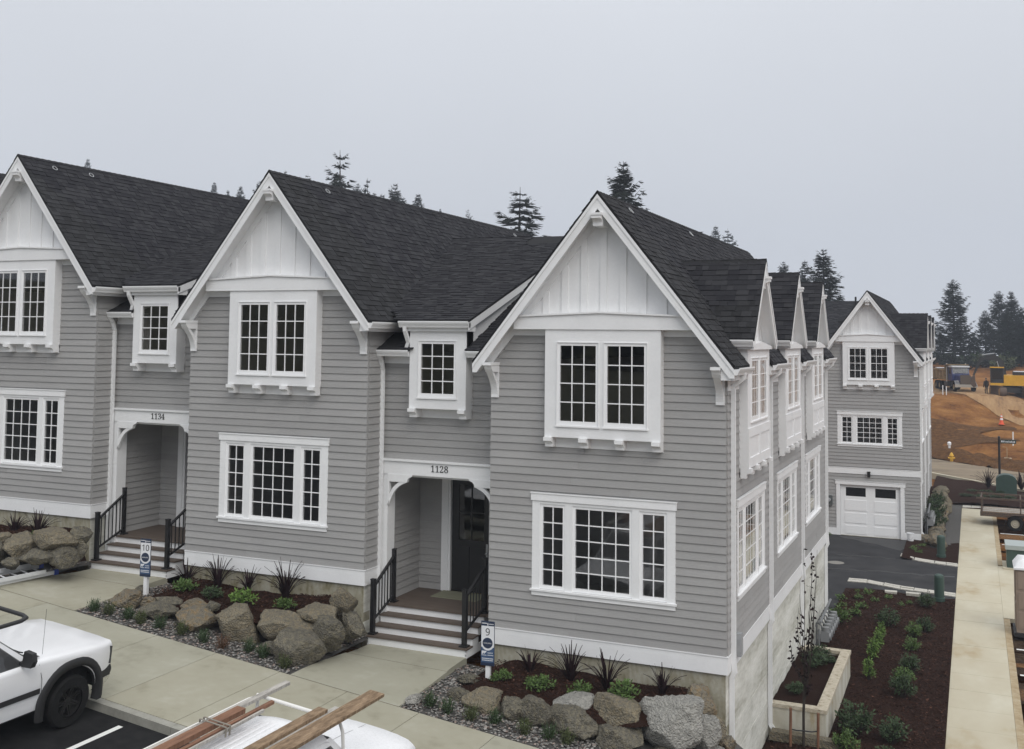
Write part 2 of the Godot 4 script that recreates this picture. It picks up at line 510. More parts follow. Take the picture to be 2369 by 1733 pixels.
func sash(par: Node, TT: Transform3D, x0: float, x1: float, y0: float, y1: float, cols: int, rows: int, fw := 0.06) -> void:
	var b := MB.new()
	b.xf = TT
	b.box(Vector3(x0, y0, -0.05), Vector3(x0 + fw, y1, 0.008))
	b.box(Vector3(x1 - fw, y0, -0.05), Vector3(x1, y1, 0.008))
	b.box(Vector3(x0 + fw, y0, -0.05), Vector3(x1 - fw, y0 + fw + 0.015, 0.008))
	b.box(Vector3(x0 + fw, y1 - fw, -0.05), Vector3(x1 - fw, y1, 0.008))
	# stepped inner edge of the frame
	b.box(Vector3(x0 - 0.012, y0 - 0.012, -0.05), Vector3(x0 - 0.001, y1 + 0.012, 0.026))
	b.box(Vector3(x1 + 0.001, y0 - 0.012, -0.05), Vector3(x1 + 0.012, y1 + 0.012, 0.03))
	b.box(Vector3(x0, y1 + 0.001, -0.05), Vector3(x1, y1 + 0.012, 0.03))
	var gx0 := x0 + fw
	var gx1 := x1 - fw
	var gy0 := y0 + fw + 0.015
	var gy1 := y1 - fw
	var win := obj("window", b, M("vinyl"), par)
	var gr := MB.new()
	gr.xf = TT
	for i in range(1, cols):
		var x := lerpf(gx0, gx1, float(i) / cols)
		gr.box(Vector3(x - 0.011, gy0, -0.02), Vector3(x + 0.011, gy1, 0.002))
	for j in range(1, rows):
		var y := lerpf(gy0, gy1, float(j) / rows)
		gr.box(Vector3(gx0, y - 0.011, -0.019), Vector3(gx1, y + 0.011, 0.0015))
	obj("glazing_bars", gr, M("vinyl"), win)
	for i in cols:
		for j in rows:
			var a := lerpf(gx0, gx1, float(i) / cols) + (0.011 if i else 0.0)
			var e := lerpf(gx0, gx1, float(i + 1) / cols) - (0.011 if i < cols - 1 else 0.0)
			var c := lerpf(gy0, gy1, float(j) / rows) + (0.011 if j else 0.0)
			var d := lerpf(gy0, gy1, float(j + 1) / rows) - (0.011 if j < rows - 1 else 0.0)
			obj("pane", unit_box, M("glass"), win, TT * Transform3D(Basis.from_scale(Vector3(e - a, d - c, 0.006)), Vector3((a + e) / 2, (c + d) / 2, -0.005)))


# three sashes side by side with head, casings, sill and apron; x is the centre
func triple(par: Node, TT: Transform3D, xc: float, w: float, y0: float, y1: float, rows := 5) -> Array:
	var k := w / 3.03
	var cas := 0.16 * k
	var side := 0.58 * k
	var mul := 0.13 * k
	var x := xc - w / 2
	var b := MB.new()
	b.xf = TT
	var top := y1 - 0.145
	var bot := y0 + 0.13
	b.box(Vector3(x - 0.025, top, 0), Vector3(x + w + 0.025, y1, 0.055))
	b.box(Vector3(x - 0.035, y1, 0), Vector3(x + w + 0.035, y1 + 0.022, 0.07))
	b.box(Vector3(x, y0, 0), Vector3(x + w, bot - 0.04, 0.042))
	b.box(Vector3(x - 0.03, bot - 0.04, -0.05), Vector3(x + w + 0.03, bot, 0.075))
	for c in [[x, x + cas], [x + cas + side, x + cas + side + mul], [x + w - cas - side - mul, x + w - cas - side], [x + w - cas, x + w]]:
		b.box(Vector3(c[0], bot, -0.05), Vector3(c[1], top, 0.03))
	b.box(Vector3(x + cas, top - 0.05, -0.05), Vector3(x + w - cas, top, 0.027))
	obj("window_trim", b, M("white_paint"), par)
	var s0 := bot + 0.006
	var s1 := top - 0.063
	sash(par, TT, x + cas + 0.013, x + cas + side - 0.013, s0, s1, 2, rows)
	sash(par, TT, x + cas + side + mul + 0.013, x + w - cas - side - mul - 0.013, s0, s1, 4, rows)
	sash(par, TT, x + w - cas - side + 0.013, x + w - cas - 0.013, s0, s1, 2, rows)
	return [[x, x + w, y0, y1 + 0.02], [x + cas, x + w - cas, bot, top - 0.05]]


func corbel(b: MB, x: float, y: float, w: float, d: float) -> void:
	var p := PackedVector2Array([Vector2(0, 0), Vector2(d, 0), Vector2(d, -0.075), Vector2(d - 0.02, -0.085), Vector2(d - 0.05, -0.09), Vector2(d - 0.085, -0.11), Vector2(d - 0.105, -0.15), Vector2(d - 0.11, -0.2), Vector2(0, -0.2)])
	b.prism(p, Vector3(x - w / 2, y, 0), Vector3.BACK, Vector3.UP, Vector3(w, 0, 0))


# a projecting white window box: face at z1, wall at 0
func window_box(par: Node, TT: Transform3D, x0: float, x1: float, y0: float, y1: float, z1: float, sashes: Array, corbels: int, panels := 0.0) -> void:
	var holes := []
	for s in sashes:
		holes.append([s[0] + 0.01, s[1] - 0.01, s[2] + 0.01, s[3] - 0.01])
	var face := wall(par, TT, "bay_window", M("white_paint"), x0, x1, y0, y1, z1 - 0.06, z1, holes)
	face.set_meta("label", "projecting white window box on corbels")
	var b := MB.new()
	b.xf = TT
	b.box(Vector3(x0, y0, 0.002), Vector3(x0 + 0.03, y1, z1 - 0.06))
	b.box(Vector3(x1 - 0.03, y0, 0.002), Vector3(x1, y1, z1 - 0.06))
	b.box(Vector3(x0 + 0.03, y0, 0.002), Vector3(x1 - 0.03, y0 + 0.04, z1 - 0.06))
	b.box(Vector3(x0, y0 - 0.22, 0), Vector3(x1, y0, 0.035))
	obj("box_cheeks", b, M("white_paint"), face)
	for i in corbels:
		var cb := MB.new()
		cb.xf = TT
		corbel(cb, lerpf(x0 + 0.085, x1 - 0.085, float(i) / maxi(1, corbels - 1)), y0 - 0.001, 0.17, z1 + 0.07)
		obj("corbel", cb, M("white_paint"), face)
	for s in sashes:
		sash(par, TT * Transform3D(Basis.IDENTITY, Vector3(0, 0, z1 - 0.005)), s[0], s[1], s[2], s[3], s[4], s[5])
		var tb := MB.new()
		tb.xf = TT
		tb.box(Vector3(s[0] - 0.03, s[2] - 0.045, z1), Vector3(s[1] + 0.03, s[2] - 0.013, z1 + 0.035))
		obj("sill", tb, M("vinyl"), face)
	if panels > 0.0:
		var pb := MB.new()
		pb.xf = TT
		var w := x1 - x0
		pb.box(Vector3(x0, y0, z1), Vector3(x1, y0 + 0.2, z1 + 0.02))
		pb.box(Vector3(x0, y0 + panels, z1), Vector3(x1, y0 + panels + 0.18, z1 + 0.02))
		for e in [x0, x0 + w / 2 - 0.07, x1 - 0.14]:
			pb.box(Vector3(e, y0 + 0.2, z1), Vector3(e + 0.14, y0 + panels, z1 + 0.02))
		obj("panel_frame", pb, M("white_paint"), face)


# rakes, soffits, boarded gable face and ridge bracket of one gable
func gable(par: Node, TT: Transform3D, xc: float, half: float, ytip: float, ypk: float, zo: float, ybeam: float, batten := 0.42, deep := 0.34, bracket := 0.2) -> void:
	var sl := (ypk - ytip) / half
	for s in [-1.0, 1.0]:
		var b := MB.new()
		b.xf = TT
		var xi: float = half - (deep - 0.22) / sl
		b.prism(PackedVector2Array([Vector2(0, ypk - 0.05), Vector2(s * half, ytip - 0.05), Vector2(s * half, ytip - 0.22), Vector2(s * xi, ytip - 0.22), Vector2(0, ypk - deep)]), Vector3(xc, 0, zo - 0.035), Vector3.RIGHT, Vector3.UP, Vector3(0, 0, 0.035))
		b.prism(PackedVector2Array([Vector2(0, ypk - 0.045), Vector2(s * half, ytip - 0.045), Vector2(s * half, ytip - 0.13), Vector2(0, ypk - 0.13)]), Vector3(xc, 0, zo), Vector3.RIGHT, Vector3.UP, Vector3(0, 0, 0.018))
		obj("rake_board", b, M("white_paint"), par)
		b = MB.new()
		b.xf = TT
		b.prism(PackedVector2Array([Vector2(0, ypk - 0.18), Vector2(s * half, ytip - 0.18), Vector2(s * half, ytip - 0.21), Vector2(0, ypk - 0.21)]), Vector3(xc, 0, 0.0), Vector3.RIGHT, Vector3.UP, Vector3(0, 0, zo - 0.035))
		obj("soffit", b, M("white_paint"), par)
		# frieze along the wall below the soffit
		b = MB.new()
		b.xf = TT
		b.prism(PackedVector2Array([Vector2(0, ypk - 0.21), Vector2(s * (half - 0.16), ytip - 0.21 + 0.16 * sl), Vector2(s * (half - 0.16), ytip - 0.38 + 0.16 * sl), Vector2(0, ypk - 0.44)]), Vector3(xc, 0, 0.0), Vector3.RIGHT, Vector3.UP, Vector3(0, 0, 0.045))
		obj("frieze_board", b, M("white_paint"), par)
	# boarded face
	var ww := (ypk - 0.2 - ybeam) / sl
	var f := MB.new()
	f.xf = TT
	f.prism(PackedVector2Array([Vector2(-ww, ybeam), Vector2(ww, ybeam), Vector2(0, ypk - 0.2)]), Vector3(xc, 0, -0.05), Vector3.RIGHT, Vector3.UP, Vector3(0, 0, 0.062))
	var face := obj("gable_face", f, M("white_paint"), par)
	var n := int(ww / batten)
	for i in range(-n, n + 1):
		var top: float = ypk - 0.3 - sl * (absf(i * batten) + 0.07)
		if top > ybeam + 0.1:
			var bb := MB.new()
			bb.xf = TT
			bb.box(Vector3(xc + i * batten - 0.07, ybeam, 0.012), Vector3(xc + i * batten + 0.07, top, 0.042))
			obj("batten", bb, M("white_paint"), face)
	var r := MB.new()
	r.xf = TT
	var yb: float = ypk - deep - 0.14 - (bracket - 0.2)
	var d := zo + 0.1
	r.prism(PackedVector2Array([Vector2(0, 0), Vector2(d, 0), Vector2(d, -0.06), Vector2(d - 0.03, -0.07), Vector2(d - 0.08, -0.09), Vector2(d - 0.11, -0.14), Vector2(d - 0.115, -0.21), Vector2(0, -0.21)]), Vector3(xc - bracket / 2, yb, 0.0), Vector3.BACK, Vector3.UP, Vector3(bracket, 0, 0))
	r.box(Vector3(xc - bracket / 2 - 0.02, yb, 0.0), Vector3(xc + bracket / 2 + 0.02, yb + 0.05, d + 0.015))
	obj("ridge_bracket", r, M("white_paint"), par)


# curved knee brace under the foot of a rake; wall plane z=0, x centre
func knee(par: Node, TT: Transform3D, x: float, ytop: float, d := 0.42) -> void:
	var b := MB.new()
	b.xf = TT
	var w := 0.085
	b.box(Vector3(x - w - 0.012, ytop - 0.06, 0.012), Vector3(x + w + 0.012, ytop, d + 0.06))
	b.prism(PackedVector2Array([Vector2(0.012, -0.06), Vector2(d + 0.02, -0.06), Vector2(d - 0.02, -0.14), Vector2(d - 0.07, -0.2), Vector2(0.012, -0.2)]), Vector3(x - w, ytop, 0), Vector3.BACK, Vector3.UP, Vector3(2 * w, 0, 0))
	b.box(Vector3(x - w, ytop - 0.74, 0.012), Vector3(x + w, ytop - 0.2, 0.055))
	var arc := PackedVector2Array()
	for i in 9:
		var t := i / 8.0
		arc.append(Vector2(lerpf(d - 0.07, 0.05, t) - 0.06 * sin(PI * t), lerpf(-0.2, -0.7, t)))
	for i in range(8, -1, -1):
		var t := i / 8.0
		arc.append(Vector2(maxf(0.05, lerpf(d - 0.16, 0.05, t) - 0.06 * sin(PI * t)), lerpf(-0.2, -0.58, t)))
	b.prism(arc, Vector3(x - w + 0.015, ytop, 0), Vector3.BACK, Vector3.UP, Vector3(2 * w - 0.03, 0, 0))
	obj("knee_brace", b, M("white_paint"), par)


func gutter(par: Node, a: Vector3, b: Vector3, out_dir: Vector3) -> void:
	# K-shaped gutter from a to b (inner top edge), hanging out towards out_dir
	var m := MB.new()
	m.prism(PackedVector2Array([Vector2(0, 0), Vector2(0.0, -0.13), Vector2(0.085, -0.13), Vector2(0.1, -0.09), Vector2(0.125, -0.05), Vector2(0.14, -0.015), Vector2(0.14, 0.012), Vector2(0.125, 0.012), Vector2(0.12, -0.01), Vector2(0.015, -0.02)]), a, out_dir, Vector3.UP, b - a)
	obj("gutter", m, M("white_paint"), par)


func downspout(par: Node, path: Array, w := 0.045) -> void:
	var m := MB.new()
	for i in path.size() - 1:
		var a: Vector3 = path[i]
		var b: Vector3 = path[i + 1]
		var d := (b - a).normalized()
		var s := d.cross(Vector3(0.0, 0.05, 1.0)).normalized()
		var t := s.cross(d).normalized()
		m.prism(PackedVector2Array([Vector2(-w, -0.035), Vector2(w, -0.035), Vector2(w, 0.035), Vector2(-w, 0.035)]), a - d * 0.02, s, t, (b - a) + d * 0.02)
	obj("downspout", m, M("white_paint"), par)


# ---------------------------------------------------------------- shingles
func lay(tabs: Array, O: Vector3, U: Vector3, V: Vector3, length: float, rise: float, keep = null, shown := true) -> void:
	var N := U.cross(V)
	var step := 0.145
	var t := 0.0
	while t < rise:
		var x := -rng.randf() * 0.2
		while x < length:
			var w := rng.randf_range(0.12, 0.29)
			var a := maxf(x, 0.0)
			var e := minf(x + w, length)
			if e - a > 0.03:
				var p := O + U * a + V * t
				if keep == null or keep.call(p + U * (e - a) * 0.5 + V * 0.07):
					var lift := 0.009 if rng.randf() < 0.5 else 0.0
					var tone := mini(3, int(rng.randf() * 4.0))
					var l: float = minf(1.0, (rise - t) / 0.22 + 0.02)
					tabs.append([Transform3D(Basis(U * (e - a - 0.003), V * l, N * (1.0 + lift * 60.0)), p + N * 0.006), tone, shown])
			x += w
		t += step


func finish_roof(root: Node3D, roof: Node3D, tabs: Array, most := 300) -> void:
	var order := []
	for i in tabs.size():
		var p: Vector3 = root.transform * tabs[i][0].origin
		order.append([p.distance_to(CAM) + (0.0 if tabs[i][2] else 1000.0), i])
	order.sort_custom(func(a, b): return a[0] < b[0])
	var rest := MB.new()
	var ks := [0.022, 0.026, 0.030, 0.036]
	for j in order.size():
		var t = tabs[order[j][1]]
		if j < most and t[2]:
			obj("shingle", tab_mesh, M("shingle_%d" % t[1]), roof, t[0])
		else:
			var k: float = ks[t[1]]
			rest.col = Color(k, k * 1.01, k * 1.09)
			var tr: Transform3D = t[0]
			var o := tr.origin
			var u := tr.basis.x
			var w := tr.basis.y * 0.22
			var nn := tr.basis.z * 0.016
			rest.quad(o + nn, o + u + nn, o + u + w + nn * 0.2, o + w + nn * 0.2)
			rest.quad(o, o + u, o + u + nn, o + nn)
			rest.tri(o, o + nn, o + w + nn * 0.2)
			rest.tri(o + u, o + u + w + nn * 0.2, o + u + nn)
	if rest.v.size():
		var r := obj("shingles", rest, M("shingle_mixed"), roof)
		r.set_meta("kind", "stuff")


func ridge_caps(roof: Node, a: Vector3, b: Vector3, side: Vector3, sl: float) -> void:
	var m := MB.new()
	var d := (b - a)
	var n := int(d.length() / 0.2)
	var dn := d.normalized()
	for i in n:
		var p := a + dn * (i * 0.2)
		var q := p + dn * 0.26
		var up0 := Vector3.UP * 0.032
		var up1 := Vector3.UP * 0.018
		for s in [-1.0, 1.0]:
			var off: Vector3 = (side * s * 0.13 - Vector3.UP * 0.13 * sl)
			m.quad(p + up0, p + off + up0, q + off + up1, q + up1)
			m.quad(p + up0 - Vector3.UP * 0.02, p + off + up0 - Vector3.UP * 0.02, p + off + up0, p + up0)
	obj("ridge_cap", m, M("shingle_1"), roof)


# ---------------------------------------------------------------- the townhouses
func front_stairs(h: Node3D, x0: float, x1: float) -> void:
	var deck := MB.new()
	deck.box(Vector3(-8.0, 0.3, -2.44), Vector3(-5.0, 0.335, -0.74))
	deck.box(Vector3(x0 - 0.02, 0.3, -0.74), Vector3(x1 + 0.02, 0.335, -0.7))
	obj("porch_deck", deck, M("deck"), h)
	for i in 4:
		var y := 0.3 - i * 0.166
		var z := -0.735 + i * 0.28
		var r := MB.new()
		r.box(Vector3(x0, y - 0.166 + (0.03 if i < 3 else 0.0), z - 0.02), Vector3(x1, y, z))
		# end closures of the stair
		r.box(Vector3(x0, y - 0.166, z - 0.3), Vector3(x0 + 0.03, y - 0.002, z - 0.02))
		r.box(Vector3(x1 - 0.03, y - 0.166 - i * 0.0, z - 0.3 - (3 - i) * 0.0), Vector3(x1, y - 0.002, z - 0.02))
		obj("riser", r, M("white_paint"), h)
		if i < 3:
			var t := MB.new()
			t.box(Vector3(x0 - 0.02, y - 0.166, z), Vector3(x1 + 0.02, y - 0.136, z + 0.31))
			obj("tread", t, M("deck"), h)
	var s := MB.new()
	for x in [x0, x1 - 0.03]:
		s.prism(PackedVector2Array([Vector2(-0.735, -0.37), Vector2(0.105, -0.37), Vector2(0.105, -0.2), Vector2(-0.735, -0.2)]), Vector3(x + 0.002, 0, 0), Vector3.BACK, Vector3.UP, Vector3(0.026, 0, 0))
	obj("stringer", s, M("white_paint"), h)
	for e in [[x0 + 0.05, x0 + 0.05], [x1 - 0.12, x1 - 0.07]]:
		var rail := MB.new()
		var lo := Vector3(e[0], -0.166, -0.03)
		var hi := Vector3(e[1], 0.335, -0.92)
		for p in [[lo, 1.17], [hi, 1.17]]:
			var q: Vector3 = p[0]
			rail.box(q + Vector3(-0.045, 0, -0.045), q + Vector3(0.045, p[1], 0.045))
			rail.box(q + Vector3(-0.09, 0, -0.09), q + Vector3(0.09, 0.03, 0.09))
			rail.box(q + Vector3(-0.05, p[1], -0.05), q + Vector3(0.05, p[1] + 0.025, 0.05))
		var hr := obj("handrail", rail, M("black_metal"), h)
		var bars := MB.new()
		var a0 := lo + Vector3(0, 1.02, -0.04)
		var a1 := hi + Vector3(0, 1.0, 0.04)
		var b0 := lo + Vector3(0, 0.3, -0.04)
		var b1 := hi + Vector3(0, 0.12, 0.04)
		bars.prism(PackedVector2Array([Vector2(-0.03, -0.02), Vector2(0.03, -0.02), Vector2(0.03, 0.025), Vector2(-0.03, 0.025)]), a0, Vector3.RIGHT, Vector3.UP, a1 - a0)
		bars.prism(PackedVector2Array([Vector2(-0.02, -0.02), Vector2(0.02, -0.02), Vector2(0.02, 0.02), Vector2(-0.02, 0.02)]), b0, Vector3.RIGHT, Vector3.UP, b1 - b0)
		obj("rail", bars, M("black_metal"), hr)
		for i in 6:
			var t := (i + 0.7) / 6.4
			var bal := MB.new()
			var p0 := b0.lerp(b1, t)
			var p1 := a0.lerp(a1, t)
			bal.box(p0 - Vector3(0.01, 0, 0.01), Vector3(p0.x + 0.01, p1.y, p0.z + 0.01))
			obj("baluster", bal, M("black_metal"), hr)


func porch_bracket(h: Node3D, x: float, s: float, y: float) -> void:
	var b := MB.new()
	var o := Vector3(x, y, -0.72)
	var d := Vector3(0, 0, 0.1)
	var ux := Vector3(s, 0, 0)
	b.prism(PackedVector2Array([Vector2(0, 0), Vector2(0.64, 0), Vector2(0.62, -0.04), Vector2(0.56, -0.06), Vector2(0.52, -0.1), Vector2(0.5, -0.17), Vector2(0, -0.17)]), o, ux, Vector3.UP, d)
	b.prism(PackedVector2Array([Vector2(0, -0.17), Vector2(0.045, -0.17), Vector2(0.045, -0.6), Vector2(0, -0.7)]), o, ux, Vector3.UP, d)
	var arc := PackedVector2Array()
	for i in 9:
		var t := i / 8.0
		arc.append(Vector2(lerpf(0.5, 0.03, t) - 0.05 * sin(PI * t), lerpf(-0.17, -0.71, t) + 0.1 * sin(PI * t)))
	for i in range(8, -1, -1):
		var t := i / 8.0
		arc.append(Vector2(maxf(0.044, lerpf(0.3, 0.0, t) - 0.03 * sin(PI * t)), lerpf(-0.17, -0.6, t) + 0.06 * sin(PI * t)))
	b.prism(arc, o + Vector3(0, 0, 0.012), ux, Vector3.UP, Vector3(0, 0, 0.076))
	obj("porch_bracket", b, M("white_paint"), h)


func lettering(par: Node, text: String, size: float, at: Transform3D, mat: Material, serif := true, depth := 0.012, called := "house_number") -> MeshInstance3D:
	var f := SystemFont.new()
	f.font_names = PackedStringArray(["Droid Serif" if serif else "Droid Sans"])
	var t := TextMesh.new()
	t.text = text
	t.font = f
	t.font_size = 64
	t.pixel_size = size / 64.0
	t.depth = depth
	return obj(called, t, mat, par, at)


func porch(h: Node3D, number: String) -> void:
	var I := Transform3D.IDENTITY
	# lintel, cap and posts
	var b := MB.new()
	b.box(Vector3(-8.02, 3.26, -0.78), Vector3(-5.0, 3.56, -0.63))
	b.box(Vector3(-8.02, 3.56, -0.72), Vector3(-5.0, 3.6, -0.585))
	obj("lintel", b, M("white_paint"), h)
	for p in [[-8.02, -7.86], [-5.17, -5.01]]:
		var q := MB.new()
		q.box(Vector3(p[0], -0.9, -0.98), Vector3(p[1], 3.26, -0.65))
		obj("porch_post", q, M("white_paint"), h)
	porch_bracket(h, -7.86, 1.0, 3.26)
	porch_bracket(h, -5.17, -1.0, 3.26)
	lettering(h, number, 0.2, T(-6.54, 3.43, -0.625), M("black_metal"))
	# inner walls
	var L := Transform3D(Basis(Vector3(0, 0, -1), Vector3.UP, Vector3(1, 0, 0)), Vector3(-7.99, 0, -0.98))
	wall(h, L, "porch_wall", M("siding"), 0.0, 1.44, 0.336, 3.2, -0.05, 0.0)
	siding(h, L, 0.0, 1.44, 0.34, 3.2)
	var B := Transform3D(Basis.IDENTITY, Vector3(0, 0, -2.42))
	wall(h, B, "porch_wall", M("siding"), -8.0, -5.0, 0.336, 3.2, -0.12, 0.0, [[-7.14, -6.14, 0.33, 3.0]])
	siding(h, B, -7.99, -7.36, 0.34, 3.2)
	siding(h, B, -5.95, -5.0, 0.34, 3.2)
	var R := Transform3D(Basis(Vector3(0, 0, 1), Vector3.UP, Vector3(-1, 0, 0)), Vector3(-5.0, 0, -2.42))
	wall(h, R, "porch_wall", M("siding"), 0.0, 1.44, 0.336, 3.2, -0.05, 0.0)
	siding(h, R, 0.0, 1.44, 0.34, 3.2)
	var c := MB.new()
	c.box(Vector3(-8.04, 3.2, -2.6), Vector3(-4.98, 3.25, -0.78))
	obj("porch_ceiling", c, M("white_paint"), h)
	# door
	var tr := MB.new()
	tr.box(Vector3(-7.36, 0.336, -2.42), Vector3(-7.19, 3.05, -2.36))
	tr.box(Vector3(-6.1, 0.336, -2.42), Vector3(-5.94, 3.05, -2.36))
	tr.box(Vector3(-7.36, 3.05, -2.42), Vector3(-5.94, 3.19, -2.355))
	tr.box(Vector3(-7.19, 0.336, -2.5), Vector3(-7.13, 3.02, -2.385))
	obj("door_trim", tr, M("white_paint"), h)
	var dm := wall(h, T(0, 0, -2.47), "front_door", M("door_black"), -7.13, -6.1, 0.345, 3.02, -0.045, 0.0, [[-6.95, -6.28, 1.55, 2.86]])
	dm.set_meta("label", "black front door with four glass panes")
	var db := MB.new()
	db.box(Vector3(-6.63, 1.55, -2.5), Vector3(-6.6, 2.86, -2.475))
	db.box(Vector3(-6.95, 2.19, -2.5), Vector3(-6.28, 2.22, -2.476))
	db.box(Vector3(-6.98, 0.55, -2.47), Vector3(-6.66, 1.4, -2.455))
	db.box(Vector3(-6.57, 0.55, -2.47), Vector3(-6.25, 1.4, -2.455))
	obj("door_panels", db, M("door_black"), dm)
	for i in 2:
		for j in 2:
			obj("pane", unit_box, M("glass"), dm, Transform3D(Basis.from_scale(Vector3(0.32, 0.63, 0.006)), Vector3(-6.79 + i * 0.35, 1.87 + j * 0.67, -2.492)))
	var kn := MB.new()
	kn.box(Vector3(-6.22, 1.2, -2.47), Vector3(-6.17, 1.5, -2.45))
	kn.lathe([[0.0, 0.0], [0.03, 0.0], [0.032, 0.04], [0.0, 0.06]], Vector3(-6.195, 1.28, -2.45), Vector3.BACK, 10)
	obj("door_handle", kn, M("galvanised"), dm)
	front_stairs(h, -7.88, -5.46)


func bay_front(h: Node3D, o: Dictionary) -> void:
	var I := Transform3D.IDENTITY
	var w: float = o.w
	var xc := -w / 2
	var half: float = o.half
	var sl: float = (o.ypk - o.ytip) / half
	var holes := []
	var cuts := []
	var yb: float = o.ybeam                       # underside of the beam
	if o.open:
		var tw := triple(h, I, o.twx, o.tww, o.tw0, o.tw1)
		holes.append(tw[0])
		cuts.append(tw[1])
		var bx: float = o.boxx
		var bw: float = o.boxw
		var s := bw / 2.445
		var a0: float = bx - bw / 2 + 0.275 * s
		var a1: float = bx + bw / 2 - 0.275 * s
		window_box(h, I, bx - bw / 2, bx + bw / 2, o.box0, yb, o.boxz, [[a0, bx - 0.062 * s, o.box0 + 0.26, yb - 0.27, 3, 4], [bx + 0.062 * s, a1, o.box0 + 0.26, yb - 0.27, 3, 4]], 4)
		holes.append([bx - bw / 2, bx + bw / 2, o.box0 - 0.22, yb])
		cuts.append([bx - bw / 2 + 0.05, bx + bw / 2 - 0.05, o.box0 + 0.06, yb - 0.06])
	for e in o.get("more_holes", []):
		holes.append(e[0])
		cuts.append(e[1])
	wall(h, I, "wall", M("siding"), -w, 0.0, o.get("wall0", 0.0), o.ytip - 0.1, -0.17, -0.002, cuts)
	var g := MB.new()
	var lift: float = 0.12
	g.prism(PackedVector2Array([Vector2(-w, o.ytip - 0.1), Vector2(o.boxx - o.boxw / 2 + 0.05, o.ytip - 0.1), Vector2(o.boxx - o.boxw / 2 + 0.05, yb - 0.06), Vector2(o.boxx + o.boxw / 2 - 0.05, yb - 0.06), Vector2(o.boxx + o.boxw / 2 - 0.05, o.ytip - 0.1), Vector2(0, o.ytip - 0.1), Vector2(xc + (o.ypk - lift - yb - 0.3) / sl, yb + 0.3), Vector2(xc - (o.ypk - lift - yb - 0.3) / sl, yb + 0.3)]), Vector3(0, 0, -0.17), Vector3.RIGHT, Vector3.UP, Vector3(0, 0, 0.168))
	obj("wall", g, M("siding"), h)
	var top: float = o.ypk - 0.3
	siding(h, I, -w, 0.0, o.get("side0", 0.345), yb - 0.05, holes, func(y): return Vector2(xc - (top - y) / sl, xc + (top - y) / sl))
	# beam with its shallow peaked cap
	var ww: float = (o.ypk - 0.2 - yb - 0.2) / sl
	var bm := MB.new()
	bm.box(Vector3(xc - ww, yb, 0.02), Vector3(xc + ww, yb + 0.25, o.boxz + 0.03))
	bm.prism(PackedVector2Array([Vector2(xc - ww, yb + 0.25), Vector2(xc + ww, yb + 0.25), Vector2(xc, yb + 0.33)]), Vector3(0, 0, 0.02), Vector3.RIGHT, Vector3.UP, Vector3(0, 0, o.boxz + 0.01))
	obj("beam", bm, M("white_paint"), h)
	var cap := MB.new()
	for s in [-1.0, 1.0]:
		cap.prism(PackedVector2Array([Vector2(xc, yb + 0.33), Vector2(xc, yb + 0.365), Vector2(xc + s * ww, yb + 0.285), Vector2(xc + s * ww, yb + 0.25)]), Vector3(0, 0, 0.02), Vector3.RIGHT, Vector3.UP, Vector3(0, 0, o.boxz + 0.045))
	obj("beam_cap", cap, M("white_paint"), h)
	# frieze below the beam, either side of the window box
	for s in [[xc - ww - 0.25, o.boxx - o.boxw / 2], [o.boxx + o.boxw / 2, xc + ww + 0.25]]:
		var fr := MB.new()
		fr.box(Vector3(maxf(-w, s[0]), yb - 0.13, 0), Vector3(minf(0.0, s[1]), yb, 0.04))
		obj("frieze_board", fr, M("white_paint"), h)
	gable(h, I, xc, half, o.ytip, o.ypk, o.zo, yb + 0.27, o.get("batten", 0.42), 0.34, o.get("ridge_bracket", 0.2))
	knee(h, I, -w + 0.1, o.ytip - 0.01, 0.42)
	knee(h, I, -0.11, o.ytip - 0.01, 0.42)


